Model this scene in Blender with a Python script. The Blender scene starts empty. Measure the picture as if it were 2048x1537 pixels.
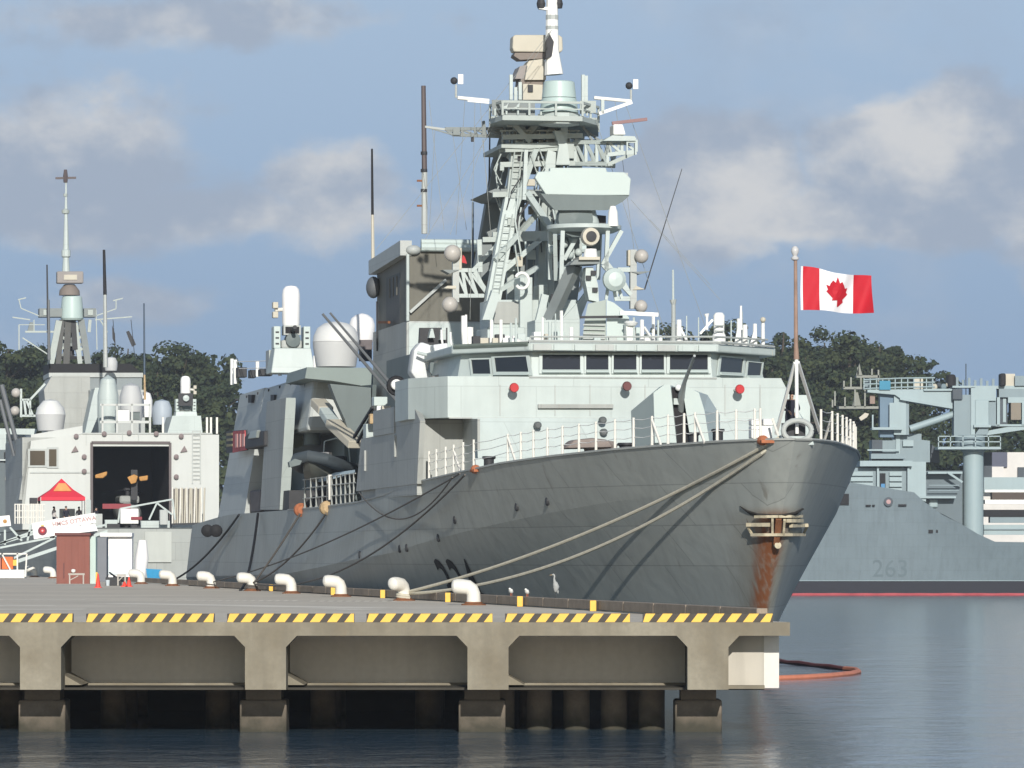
import bpy, bmesh, math, random
from mathutils import Vector, Matrix, noise
R = random.Random(7)
scene = bpy.context.scene
COL = scene.collection
# ------------------------------------------------------------ camera, light, sky
CAMH, F, HX, HY = 4.71, 9700.0, 1024.0, 1112.0      # eye height, focal length and horizon of the photograph
cd = bpy.data.cameras.new("camera"); cam = bpy.data.objects.new("camera", cd); COL.objects.link(cam)
cam.location = (0, 0, CAMH); cam.rotation_euler = (math.radians(90), 0, 0)
cd.sensor_width = 36; cd.lens = F/2048*36; cd.shift_y = (HY-768.5)/2048
cd.clip_start = 1; cd.clip_end = 60000
scene.camera = cam
SUN = Vector((0.10, -1.0, 0.37)).normalized()
EL = math.asin(SUN.z); AZ = math.atan2(SUN.x, SUN.y)
sd = bpy.data.lights.new("sun", 'SUN'); sd.energy = 4.9; sd.angle = math.radians(0.5); sd.color = (1, .955, .88)
so = bpy.data.objects.new("sun", sd); COL.objects.link(so)
so.rotation_euler = SUN.to_track_quat('Z', 'Y').to_euler(); so.location = (40, -60, 80)
w = bpy.data.worlds.new("World"); scene.world = w; w.use_nodes = True
nt = w.node_tree; nt.nodes.clear(); N = nt.nodes; L = nt.links
def nd(t, **k):
    n = N.new(t)
    for a, b in k.items(): setattr(n, a, b)
    return n
def mth(op, a, b=None, c=None, clamp=False):
    n = nd('ShaderNodeMath', operation=op); n.use_clamp = clamp
    for i, s in enumerate((a, b, c)):
        if s is None: continue
        if isinstance(s, (int, float)): n.inputs[i].default_value = s
        else: L.new(s, n.inputs[i])
    return n.outputs[0]
def smooth(x, lo, hi):
    n = nd('ShaderNodeMapRange', interpolation_type='SMOOTHSTEP')
    L.new(x, n.inputs[0])
    if lo > hi: n.inputs[1].default_value = hi; n.inputs[2].default_value = lo; n.inputs[3].default_value = 1; n.inputs[4].default_value = 0
    else: n.inputs[1].default_value = lo; n.inputs[2].default_value = hi
    return n.outputs[0]
sky = nd('ShaderNodeTexSky', sky_type='NISHITA'); sky.sun_disc = False
sky.sun_elevation = EL; sky.sun_rotation = AZ; sky.air_density = 1.0; sky.dust_density = 0.3; sky.ozone_density = 1.5
tc = nd('ShaderNodeTexCoord'); sep = nd('ShaderNodeSeparateXYZ'); L.new(tc.outputs['Generated'], sep.inputs[0])
ay = mth('MAXIMUM', mth('ABSOLUTE', sep.outputs[1]), .15)
cx = mth('DIVIDE', sep.outputs[0], ay); cz = mth('DIVIDE', sep.outputs[2], ay)   # azimuth and height slopes
cmb = nd('ShaderNodeCombineXYZ'); L.new(cx, cmb.inputs[0]); L.new(mth('MULTIPLY', cz, 1.5), cmb.inputs[2]); L.new(sep.outputs[1], cmb.inputs[1])
def nz(scale, det, rough=.55, off=0):
    m = nd('ShaderNodeMapping'); m.inputs['Location'].default_value = (off, off*.7, off*1.3); L.new(cmb.outputs[0], m.inputs[0])
    n = nd('ShaderNodeTexNoise'); n.inputs['Scale'].default_value = scale; n.inputs['Detail'].default_value = det; n.inputs['Roughness'].default_value = rough
    L.new(m.outputs[0], n.inputs['Vector']); return n.outputs['Fac']
n1 = nz(26, 8, .58, 3.1); n1b = nz(26, 8, .58, 3.1+.012); n4 = nz(15, 6, .55, 5.5); n2 = nz(9, 5, .5, 9.3); n3 = nz(70, 5, .6, 1.3)
det = mth('ADD', mth('MULTIPLY', n1, .7), mth('MULTIPLY', n3, .3))
def blob(px, py, rx, ry, k=1.0):                      # one cumulus heap at a compass bearing and height
    X = (px-HX)/F; Z = (HY-py)/F
    dx = mth('DIVIDE', mth('SUBTRACT', cx, X), rx/F); dz = mth('DIVIDE', mth('SUBTRACT', cz, Z), ry/F)
    r = mth('SQRT', mth('ADD', mth('MULTIPLY', dx, dx), mth('MULTIPLY', dz, dz)))
    v = mth('SUBTRACT', 1.0, r)
    return mth('MULTIPLY', mth('MAXIMUM', v, -1.0), k)
bl = None
for b in ((1880, 330, 330, 190, 1.0), (1450, 380, 210, 190, .8), (1700, 430, 400, 90, .7), (150, 300, 380, 170, .55), (650, 360, 170, 120, .6), (430, 440, 600, 90, .5), (330, 40, 520, 60, .35), (2300, 380, 400, 240, 1.0), (-420, 330, 350, 230, .8), (300, 600, 200, 50, .35)):
    s = blob(*b); bl = s if bl is None else mth('MAXIMUM', bl, s)
inv = mth('ADD', mth('MULTIPLY', mth('SUBTRACT', det, .5), 1.5), bl)
wide = mth('ADD', mth('SUBTRACT', n2, .52), mth('MULTIPLY', mth('SUBTRACT', det, .5), .8))
front = smooth(sep.outputs[1], .85, .97)
cov0 = smooth(mth('ADD', inv, mth('MULTIPLY', mth('SUBTRACT', 1.0, front), -3)), -.02, .26)
cov1 = mth('MULTIPLY', smooth(wide, -.05, .3), .75)
cov = mth('MULTIPLY', mth('MAXIMUM', cov0, cov1), .88)
lit = smooth(mth('ADD', mth('MULTIPLY', mth('SUBTRACT', n1b, n1), 1.6), mth('ADD', mth('MULTIPLY', n2, .3), mth('MULTIPLY', n4, .5))), .18, .72)
rmp = nd('ShaderNodeMixRGB'); L.new(lit, rmp.inputs[0])
rmp.inputs[1].default_value = (3.7, 4.35, 5.4, 1); rmp.inputs[2].default_value = (6.9, 6.9, 6.9, 1)
skm = nd('ShaderNodeMixRGB', blend_type='MULTIPLY'); skm.inputs[0].default_value = 1; L.new(sky.outputs[0], skm.inputs[1])
SKYT = (1.15, 1.12, 1.10)
skm.inputs[2].default_value = (*SKYT, 1)
hz = nd('ShaderNodeMixRGB'); L.new(smooth(cz, .0, .13), hz.inputs[0])            # blue distance haze low in the sky, left off sunward so bright sky fills shaded walls
hz.inputs[1].default_value = (2.65, 3.9, 5.75, 1); hz.inputs[2].default_value = (3.9, 5.2, 6.9, 1)
hm = nd('ShaderNodeMixRGB'); L.new(mth('MULTIPLY', smooth(cz, .55, .10), smooth(sep.outputs[1], -.75, -.1)), hm.inputs[0]); L.new(skm.outputs[0], hm.inputs[1]); L.new(hz.outputs[0], hm.inputs[2])
mix = nd('ShaderNodeMixRGB'); L.new(cov, mix.inputs[0]); L.new(hm.outputs[0], mix.inputs[1]); L.new(rmp.outputs[0], mix.inputs[2])
bg = nd('ShaderNodeBackground'); bg.inputs[1].default_value = 0.1; L.new(mix.outputs[0], bg.inputs[0])
wo = nd('ShaderNodeOutputWorld'); L.new(bg.outputs[0], wo.inputs[0])
vs = scene.view_settings; vs.view_transform = 'Standard'; vs.look = 'None'; vs.exposure = 0.0; vs.gamma = 1; vs.use_curve_mapping = False

# ------------------------------------------------------------ materials
MATS = {}
def mat(name, col, rough=.6, metal=0.0, var=.12, scale=.6, streak=0.0, rust=0.0, bump=0.0, spec=.3, dark=None, fine=0.0, emit=None, seam=0.0):
    if name in MATS: return MATS[name]
    m = bpy.data.materials.new(name); m.use_nodes = True; t = m.node_tree; b = t.nodes['Principled BSDF']
    b.inputs['Roughness'].default_value = rough; b.inputs['Metallic'].default_value = metal; b.inputs['Specular IOR Level'].default_value = spec
    def n(ty, **k):
        x = t.nodes.new(ty)
        for a, c in k.items(): setattr(x, a, c)
        return x
    co = n('ShaderNodeTexCoord').outputs['Object']
    def noi(sc, d=4, vec=(1, 1, 1), ro=.55):
        mp = n('ShaderNodeMapping'); mp.inputs['Scale'].default_value = vec; t.links.new(co, mp.inputs[0])
        x = n('ShaderNodeTexNoise'); x.inputs['Scale'].default_value = sc; x.inputs['Detail'].default_value = d; x.inputs['Roughness'].default_value = ro
        t.links.new(mp.outputs[0], x.inputs['Vector']); return x.outputs['Fac']
    def rng(x, a, c, lo, hi):
        r = n('ShaderNodeMapRange'); t.links.new(x, r.inputs[0])
        for i, v in enumerate((a, c, lo, hi)): r.inputs[i+1].default_value = v
        return r.outputs[0]
    def mx(f, a, c, mode='MIX'):
        r = n('ShaderNodeMixRGB', blend_type=mode)
        for i, s in enumerate((f, a, c)):
            if isinstance(s, (int, float)): r.inputs[i].default_value = s
            elif isinstance(s, tuple): r.inputs[i].default_value = (*s, 1)
            else: t.links.new(s, r.inputs[i])
        return r.outputs[0]
    d2 = dark or tuple(c*.6 for c in col)
    cur = mx(rng(noi(scale), .35, .7, 0, var*2), col, d2)
    if fine: cur = mx(rng(noi(scale*14, 3), .35, .75, 0, fine), cur, tuple(c*.5 for c in col))
    if streak: cur = mx(rng(noi(1.0, 3, (2.2, 2.2, .16)), .45, .75, 0, streak), cur, tuple(c*.55 for c in col))
    if rust: cur = mx(rng(noi(1.0, 5, (1.6, 1.6, .22), .7), .66, .78, 0, rust), cur, (.17, .07, .028))
    t.links.new(cur, b.inputs['Base Color'])
    hgt = None
    if seam:                                     # welded plate edges and slight dishing of the sheets between the frames
        sp = n('ShaderNodeSeparateXYZ'); t.links.new(co, sp.inputs[0]); ad = n('ShaderNodeMath', operation='ADD'); t.links.new(sp.outputs[0], ad.inputs[0]); t.links.new(sp.outputs[1], ad.inputs[1])
        cb = n('ShaderNodeCombineXYZ'); t.links.new(ad.outputs[0], cb.inputs[0]); t.links.new(sp.outputs[2], cb.inputs[1])
        br = n('ShaderNodeTexBrick'); br.inputs['Scale'].default_value = 1; br.inputs['Brick Width'].default_value = 3.1; br.inputs['Row Height'].default_value = 1.45; br.inputs['Mortar Size'].default_value = .022; br.inputs['Mortar Smooth'].default_value = .6
        br.inputs['Color1'].default_value = (1, 1, 1, 1); br.inputs['Color2'].default_value = (.90, .90, .90, 1); br.inputs['Mortar'].default_value = (.6, .6, .6, 1)
        t.links.new(cb.outputs[0], br.inputs['Vector']); cur = mx(seam, cur, mx(1.0, cur, br.outputs['Color'], 'MULTIPLY'))
        hgt = br.outputs['Fac']
        wv = n('ShaderNodeTexNoise'); wv.inputs['Scale'].default_value = 1.1; wv.inputs['Detail'].default_value = 2; t.links.new(cb.outputs[0], wv.inputs['Vector'])
        b2 = n('ShaderNodeBump'); b2.inputs['Strength'].default_value = .22; b2.inputs['Distance'].default_value = .10; t.links.new(wv.outputs['Fac'], b2.inputs['Height']); t.links.new(b2.outputs[0], b.inputs['Normal'])
        t.links.new(cur, b.inputs['Base Color'])
    elif bump:
        bp = n('ShaderNodeBump'); bp.inputs['Strength'].default_value = bump; bp.inputs['Distance'].default_value = .03
        t.links.new(noi(scale*6, 5), bp.inputs['Height']); t.links.new(bp.outputs[0], b.inputs['Normal'])
    if emit: b.inputs['Emission Color'].default_value = (*emit[0], 1); b.inputs['Emission Strength'].default_value = emit[1]
    MATS[name] = m; m['n'] = name
    return m
PAINT = mat('naval_grey_paint', (.41, .435, .42), .45, var=.12, scale=.35, streak=.2, rust=.4, seam=.5)
HULLP = mat('hull_grey_paint', (.36, .38, .36), .55, var=.18, scale=.13, streak=.35, rust=.12, seam=.8)
WALLP = mat('weathered_grey_paint', (.36, .375, .355), .5, var=.16, scale=.3, streak=.35, rust=.25, seam=.7)
LIGHTP = mat('pale_green_grey_paint', (.46, .52, .505), .45, var=.09, scale=.5, streak=.18, rust=.22, seam=.5)
MASTP = mat('mast_green_grey_paint', (.37, .415, .395), .5, var=.15, scale=1.2, streak=.15)
BUFF = mat('buff_paint', (.48, .45, .37), .5, var=.1, scale=1.5)
WHITE = mat('white_paint', (.78, .78, .75), .4, var=.05, scale=1, streak=.05)
WHITEW = mat('worn_white_paint', (.70, .68, .62), .5, var=.12, scale=3, rust=.35)
RADAR = mat('radar_white_green', (.45, .52, .50), .4, var=.04, scale=1)
DOME = mat('dome_grey', (.47, .48, .48), .55, var=.05, scale=1)
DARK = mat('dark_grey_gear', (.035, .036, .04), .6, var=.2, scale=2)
BLACK = mat('soot_black', (.012, .012, .014), .7, var=.2, scale=2)
SOOT = mat('funnel_black_paint', (.09, .092, .088), .6, var=.25, scale=.6, streak=.4)
FUNF = mat('funnel_sooty_grey', (.145, .14, .115), .6, var=.2, scale=.4, streak=.4)
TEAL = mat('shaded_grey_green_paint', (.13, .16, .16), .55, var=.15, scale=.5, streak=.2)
DECKP = mat('deck_dark_paint', (.09, .10, .10), .8, var=.2, scale=.8)
GLASS = mat('dark_glass', (.018, .02, .024), .08, var=.2, scale=.8, spec=.8)
RUST = mat('rusty_steel', (.22, .09, .04), .8, var=.4, scale=4)
RUSTY = mat('rusty_yellow_steel', (.50, .36, .20), .7, var=.4, scale=5, rust=.5)
RED = mat('red_paint', (.45, .02, .025), .5, var=.1, scale=3)
ORANGE = mat('orange_paint', (.70, .16, .04), .6, var=.2, scale=3)
ROPE = mat('pale_rope', (.50, .47, .38), .85, var=.2, scale=6)
ROPED = mat('dark_rope', (.12, .11, .10), .85, var=.2, scale=6)
CANVAS = mat('beige_canvas', (.42, .39, .35), .9, var=.15, scale=2, bump=.3)
GCANVAS = mat('green_canvas', (.14, .17, .15), .9, var=.2, scale=2, bump=.3)
RUBBER = mat('dark_rubber', (.065, .08, .09), .6, var=.15, scale=2)
CONC = mat('pier_concrete', (.27, .245, .19), .9, var=.42, scale=.6, streak=.65, rust=.35, bump=.3, fine=.3, dark=(.15, .125, .085))
CONCW = mat('pale_concrete', (.68, .66, .61), .9, var=.12, scale=.4, streak=.18, bump=.2, fine=.15)
PILEM = mat('pile_concrete', (.20, .165, .13), .9, var=.3, scale=1, bump=.3, fine=.3)
DECKC = mat('deck_concrete', (.62, .56, .465), .92, var=.25, scale=.12, bump=.2, fine=.35)
YEL = mat('yellow_paint', (.82, .50, .09), .6, var=.12, scale=3, fine=.15)
BLK = mat('black_stripe_paint', (.07, .06, .05), .7, var=.2, scale=3)
LINEM = mat('worn_line_paint', (.85, .82, .75), .8, var=.35, scale=1.2, fine=.5, dark=(.28, .26, .23))
TIMBER = mat('weathered_timber', (.32, .26, .20), .85, var=.3, scale=2, fine=.4)
SKIN = mat('skin', (.45, .28, .2), .6, var=.05, scale=8)
CLOTH = mat('dark_uniform', (.022, .022, .035), .85, var=.15, scale=6)

def tide(m, z0=.12, z1=.75, col=(.035, .035, .025)):    # dark wet and weedy band above the water
    t = m.node_tree; b = t.nodes['Principled BSDF']; base = b.inputs['Base Color'].links[0].from_socket
    g = t.nodes.new('ShaderNodeNewGeometry'); sp = t.nodes.new('ShaderNodeSeparateXYZ'); t.links.new(g.outputs['Position'], sp.inputs[0])
    n = t.nodes.new('ShaderNodeTexNoise'); n.inputs['Scale'].default_value = 2.5; n.inputs['Detail'].default_value = 5; t.links.new(g.outputs['Position'], n.inputs['Vector'])
    a = t.nodes.new('ShaderNodeMath'); a.operation = 'MULTIPLY_ADD'; t.links.new(n.outputs['Fac'], a.inputs[0]); a.inputs[1].default_value = -.8; t.links.new(sp.outputs[2], a.inputs[2])
    r = t.nodes.new('ShaderNodeMapRange'); t.links.new(a.outputs[0], r.inputs[0])
    for i, v in enumerate((z0-.45, z1-.45, .9, 0)): r.inputs[i+1].default_value = v
    x = t.nodes.new('ShaderNodeMixRGB'); t.links.new(r.outputs[0], x.inputs[0]); t.links.new(base, x.inputs[1]); x.inputs[2].default_value = (*col, 1); t.links.new(x.outputs[0], b.inputs['Base Color'])
tide(PILEM)
SHELF = mat('sun_block_shelf', (.055, .05, .04), .9, var=.3, scale=2)  # dark so the top of the added sun-blocking shelf stays dim
WORN = mat('worn_pale_band', (.80, .74, .63), .9, var=.3, scale=.3, fine=.3)
# ------------------------------------------------------------ mesh builder
class MB:
    def __init__(s): s.v = []; s.f = []; s.m = []; s.cur = 0
    def add(s, vs_, fs):
        o = len(s.v); s.v += [tuple(p) for p in vs_]
        for f in fs: s.f.append(tuple(o+i for i in f)); s.m.append(s.cur)
        return s
    def box(s, x0, x1, y0, y1, z0, z1):
        return s.add([(x0,y0,z0),(x1,y0,z0),(x1,y1,z0),(x0,y1,z0),(x0,y0,z1),(x1,y0,z1),(x1,y1,z1),(x0,y1,z1)],
                     [(0,3,2,1),(4,5,6,7),(0,1,5,4),(1,2,6,5),(2,3,7,6),(3,0,4,7)])
    def cbox(s, c, sx, sy, sz): return s.box(c[0]-sx/2, c[0]+sx/2, c[1]-sy/2, c[1]+sy/2, c[2]-sz/2, c[2]+sz/2)
    def prism(s, a, b):
        n = len(a); s.add(list(a)+list(b), [tuple(range(n))[::-1], tuple(range(n, 2*n))]+[(i, (i+1) % n, n+(i+1) % n, n+i) for i in range(n)])
        return s
    def ext(s, pts, d):
        d = Vector(d); return s.prism([Vector(p) for p in pts], [Vector(p)+d for p in pts])
    def frustum(s, plan0, z0, plan1, z1): return s.prism([(x, y, z0) for x, y in plan0], [(x, y, z1) for x, y in plan1])
    def tube(s, pts, r, n=8, cap=True):
        pts = [Vector(p) for p in pts]; k = len(pts)
        rs = r if isinstance(r, (list, tuple)) else [r]*k
        rings = []; up = None
        for i, p in enumerate(pts):
            t = (pts[min(i+1, k-1)]-pts[max(i-1, 0)]).normalized()
            if up is None:
                up = Vector((0, 0, 1)) if abs(t.z) < .9 else Vector((0, 1, 0))
            a = t.cross(up).normalized(); bq = a.cross(t).normalized(); up = bq
            rings.append([p+a*math.cos(2*math.pi*j/n)*rs[i]+bq*math.sin(2*math.pi*j/n)*rs[i] for j in range(n)])
        vv = [q for rr in rings for q in rr]; ff = []
        for i in range(k-1):
            for j in range(n): ff.append((i*n+j, i*n+(j+1) % n, (i+1)*n+(j+1) % n, (i+1)*n+j))
        if cap: ff.append(tuple(range(n))[::-1]); ff.append(tuple((k-1)*n+j for j in range(n)))
        return s.add(vv, ff)
    def bar(s, a, b, w, h=None): 
        h = h or w; a = Vector(a); b = Vector(b); t = (b-a).normalized()
        up = Vector((0, 0, 1)) if abs(t.z) < .95 else Vector((0, 1, 0))
        x = t.cross(up).normalized()*w/2; y = t.cross(x).normalized()*h/2
        return s.prism([a-x-y, a+x-y, a+x+y, a-x+y], [b-x-y, b+x-y, b+x+y, b-x+y])
    def lathe(s, prof, c=(0, 0, 0), n=20, axis='z', ang=0):
        c = Vector(c); vv = []; ff = []; k = len(prof)
        for r, z in prof:
            for j in range(n):
                a = 2*math.pi*j/n+ang; x, y = r*math.cos(a), r*math.sin(a)
                p = Vector((x, y, z)) if axis == 'z' else (Vector((x, z, y)) if axis == 'y' else Vector((z, x, y)))
                vv.append(c+p)
        for i in range(k-1):
            for j in range(n): ff.append((i*n+j, i*n+(j+1) % n, (i+1)*n+(j+1) % n, (i+1)*n+j))
        ff.append(tuple(range(n))[::-1]); ff.append(tuple((k-1)*n+j for j in range(n)))
        return s.add(vv, ff)
    def ball(s, c, r, sc=(1, 1, 1), n=16, m=9):
        c = Vector(c); vv = [c+Vector((0, 0, -r*sc[2]))]; ff = []
        for i in range(1, m):
            t = -math.pi/2+math.pi*i/m
            for j in range(n):
                a = 2*math.pi*j/n; vv.append(c+Vector((r*sc[0]*math.cos(t)*math.cos(a), r*sc[1]*math.cos(t)*math.sin(a), r*sc[2]*math.sin(t))))
        vv.append(c+Vector((0, 0, r*sc[2]))); e = len(vv)-1
        for j in range(n): ff.append((0, 1+(j+1) % n, 1+j)); ff.append((e, e-n+j, e-n+(j+1) % n))
        for i in range(m-2):
            for j in range(n): ff.append((1+i*n+j, 1+i*n+(j+1) % n, 1+(i+1)*n+(j+1) % n, 1+(i+1)*n+j))
        return s.add(vv, ff)
    def grid(s, rows, close=False):
        k = len(rows[0]); vv = [p for r in rows for p in r]; ff = []
        for i in range(len(rows)-1):
            for j in range(k-1): ff.append((i*k+j, i*k+j+1, (i+1)*k+j+1, (i+1)*k+j))
        return s.add(vv, ff)
    def mesh(s, name, mats, smooth=None, bevel=0, recalc=True):
        me = bpy.data.meshes.new(name); me.from_pydata(s.v, [], s.f)
        for m_ in (mats if isinstance(mats, (list, tuple)) else [mats]): me.materials.append(m_)
        if any(s.m): me.polygons.foreach_set('material_index', s.m)
        if recalc or bevel or smooth:
            bm = bmesh.new(); bm.from_mesh(me)
            if recalc: bmesh.ops.recalc_face_normals(bm, faces=bm.faces)
            if bevel:
                es = [e for e in bm.edges if len(e.link_faces) == 2 and e.calc_face_angle(0) > .5]
                bmesh.ops.bevel(bm, geom=es, offset=bevel, segments=2, affect='EDGES', profile=.5, clamp_overlap=True)
            if smooth:
                for f in bm.faces: f.smooth = True
                for e in bm.edges: e.smooth = len(e.link_faces) == 2 and e.calc_face_angle(0) < smooth
            bm.to_mesh(me); bm.free()
        return me
    def build(s, name, mats, parent=None, smooth=None, bevel=0, recalc=True, **k):
        o = bpy.data.objects.new(name, s.mesh(name, mats, smooth, bevel, recalc)); COL.objects.link(o)
        if parent is not None: o.parent = parent
        return tag(o, **k)
SM = math.radians(35)
def tag(o, label=None, cat=None, group=None, kind=None):
    if label: o['label'] = label
    if cat: o['category'] = cat
    if group: o['group'] = group
    if kind: o['kind'] = kind
    return o
def empty(name, loc=(0, 0, 0), rz=0, **k):
    o = bpy.data.objects.new(name, None); COL.objects.link(o); o.location = loc; o.rotation_euler = (0, 0, rz); o.empty_display_size = .5
    return tag(o, **k)
def inst(src, loc, parent=None, rz=None, sc=None, **k):
    o = src.copy(); COL.objects.link(o); o.location = loc
    if parent is not None: o.parent = parent
    if rz is not None: o.rotation_euler = (0, 0, rz)
    if sc is not None: o.scale = sc if isinstance(sc, tuple) else (sc,)*3
    return tag(o, **k)
def copy_tree(o, parent=None):
    c = o.copy(); COL.objects.link(c); c.parent = parent
    for ch in list(o.children): copy_tree(ch, c)
    return c
def text_mesh(body, size, depth=.01, bold=0):
    cu = bpy.data.curves.new('lettering', 'FONT'); cu.body = body; cu.size = size; cu.extrude = depth; cu.offset = bold; cu.align_x = 'CENTER'; cu.align_y = 'CENTER'; cu.resolution_u = 3
    o = bpy.data.objects.new('lettering', cu); COL.objects.link(o); dg = bpy.context.evaluated_depsgraph_get()
    me = bpy.data.meshes.new_from_object(o.evaluated_get(dg)); bpy.data.objects.remove(o); return me

# a frame is a place in the world with its own right / away / up directions
class Frame:
    def __init__(s, bx, by, th=0.0):
        s.B = Vector((bx, by, 0)); s.th = th; s.c = math.cos(th); s.s = math.sin(th)
    def toloc(s, P):
        d = P-s.B; return Vector((d.x*s.c+d.y*s.s, -d.x*s.s+d.y*s.c, P.z))
    def world(s, p): return Vector((s.B.x+p[0]*s.c-p[1]*s.s, s.B.y+p[0]*s.s+p[1]*s.c, p[2]))
    def hit(s, x, y, P0, n):
        o = s.toloc(Vector((0, 0, CAMH))); d0 = Vector(((x-HX)/F, 1, -(y-HY)/F))
        d = Vector((d0.x*s.c+d0.y*s.s, -d0.x*s.s+d0.y*s.c, d0.z)); n = Vector(n)
        return o+d*((Vector(P0)-o).dot(n)/d.dot(n))
    def at(s, x, y, u): return s.hit(x, y, (0, u, 0), (0, 1, 0))
    def side(s, x, y, v): return s.hit(x, y, (v, 0, 0), (1, 0, 0))
    def floor(s, x, y, z): return s.hit(x, y, (0, 0, z), (0, 0, 1))
    def root(s, name, **k): return empty(name, s.B, s.th, **k)
TH = math.atan(.1674)
FR = Frame(9.74, 167, TH)       # frigate, origin on the waterline under its stem head
WD = Frame(0, 0, 0)
# ------------------------------------------------------------ water
def water_mat():
    m = bpy.data.materials.new('harbour_water'); m.use_nodes = True; t = m.node_tree; b = t.nodes['Principled BSDF']
    b.inputs['Base Color'].default_value = (.050, .088, .125, 1); b.inputs['Roughness'].default_value = .10; b.inputs['IOR'].default_value = 1.33
    g = t.nodes.new('ShaderNodeNewGeometry')
    def noi(sc, d, vec, ro=.55):
        mp = t.nodes.new('ShaderNodeMapping'); mp.inputs['Scale'].default_value = vec; t.links.new(g.outputs['Position'], mp.inputs[0])
        x = t.nodes.new('ShaderNodeTexNoise'); x.inputs['Scale'].default_value = sc; x.inputs['Detail'].default_value = d; x.inputs['Roughness'].default_value = ro
        t.links.new(mp.outputs[0], x.inputs['Vector']); return x.outputs['Fac']
    def mm(op, a, c):
        x = t.nodes.new('ShaderNodeMath'); x.operation = op
        for i, s_ in enumerate((a, c)):
            if isinstance(s_, (int, float)): x.inputs[i].default_value = s_
            else: t.links.new(s_, x.inputs[i])
        return x.outputs[0]
    h = mm('ADD', mm('MULTIPLY', noi(.55, 5, (1, .7, 1), .6), .55), mm('MULTIPLY', noi(.09, 3, (1, .5, 1)), 1.1))
    h = mm('ADD', h, mm('MULTIPLY', noi(2.6, 3, (1, .8, 1)), .10))
    bp = t.nodes.new('ShaderNodeBump'); bp.inputs['Strength'].default_value = .38; bp.inputs['Distance'].default_value = .50
    t.links.new(h, bp.inputs['Height']); t.links.new(bp.outputs[0], b.inputs['Normal'])
    return m
MB().add([(-9000, -200, 0), (9000, -200, 0), (9000, 16000, 0), (-9000, 16000, 0)], [(0, 1, 2, 3)]).build('water', water_mat(), recalc=False, kind='structure')

# ------------------------------------------------------------ pier
PY = 127.6; DZ = 2.96                                         # front face and deck height
def edge_x(y): return 7.31-.1674*(y-PY)
def fx(px): return (px-HX)*PY/F
def fz(py): return CAMH-(py-HY)*PY/F
pier = MB()
YB = 640
pier.prism([(-70, PY+.35, 2.60), (edge_x(PY+.35), PY+.35, 2.60), (edge_x(YB), YB, 2.60), (-110, YB, 2.60)], [(-70, PY+.35, DZ), (edge_x(PY+.35), PY+.35, DZ), (edge_x(YB), YB, DZ), (-110, YB, DZ)])
pier_o = pier.build('pier', DECKC, kind='structure')
fas = MB()
# fascia beam with haunched openings, one outline extruded
cols = [fx(40)-5.86*k for k in (4, 3, 2, 1)]+[fx(40), fx(490), fx(935), fx(1375)]
cw = fx(122)-fx(40); z0, z1, hz = fz(1380), fz(1272), .30
out = [(-46, z1)]
for c in cols: out += [(c-hz*.95, z1), (c, z1-hz), (c, z0), (c+cw, z0), (c+cw, z1-hz), (c+cw+hz*.95, z1)]
out += [(fx(1580), z1), (fx(1580), DZ), (-46, DZ)]
# build as separate quads so the concave outline stays clean
th = .42
fas.box(-46, fx(1580), PY, PY+th, z1, DZ-.002)
fas.build('edge_beam', CONC, pier_o)
for c in cols:
    b = MB()
    b.ext([(c-hz*.95, PY+.001, z1), (c, PY+.001, z1-hz), (c, PY+.001, z0), (c+cw, PY+.001, z0), (c+cw, PY+.001, z1-hz), (c+cw+hz*.95, PY+.001, z1)], (0, 1.15, 0))
    b.box(c+.08, c+cw-.08, PY+1.15, PY+14, z0+.02, z1)
    b.build('crosshead', CONC, pier_o)
# recessed wall beams between the crossheads, with a ledge and a corner wedge built in place of a triangle of sunlight
WD_ = 3.8
ends = cols+[edge_x(PY+WD_)+.0-cw]
for i, c in enumerate(cols):
    W_ = WD_ if i+1 < len(cols) else 1.25
    x0 = c+cw-.07; x1 = (cols[i+1]+.07) if i+1 < len(cols) else edge_x(PY+1.25)-.41
    b = MB(); b.box(x0, x1, PY+W_, PY+W_+.35, z0+.06, z1+.05); b.build('wall_beam', CONCW if W_ > 2 else mat('end_wall_concrete', (.47, .44, .38), .9, var=.15, scale=.8, streak=.4, rust=.2), pier_o)
    MB().box(x0, x1, PY+.95, PY+WD_-.5, z0-.03, z0+.03).build('shelf', SHELF, pier_o)  # added floor that keeps the sun off the piles behind
    b = MB(); b.box(x0, x1, PY+W_-.45, PY+W_-.002, z0+.0, z0+.09)
    if W_ > 2: b.add([(x0, PY+1.2, z0+.094), (x0+.5, PY+1.2, z0+.094), (x0, PY+1.2, z0+.38), (x0, PY+WD_-.11, z0+.094), (x0+.5, PY+WD_-.11, z0+.094), (x0, PY+WD_-.11, z0+.38)], [(0, 2, 1), (3, 4, 5), (1, 2, 5, 4), (0, 1, 4, 3), (0, 3, 5, 2)])
    b.build('ledge', CONC, pier_o)
# side skirt along the berth side
b = MB(); e0, e1 = PY+1.28, 520
b.prism([(edge_x(e0), e0, z0+.01), (edge_x(e1), e1, z0+.01), (edge_x(e1), e1, 2.598), (edge_x(e0), e0, 2.598)], [(edge_x(e0)-.4, e0, z0+.01), (edge_x(e1)-.4, e1, z0+.01), (edge_x(e1)-.4, e1, 2.598), (edge_x(e0)-.4, e0, 2.598)])
b.build('side_beam', CONCW, pier_o)
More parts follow.
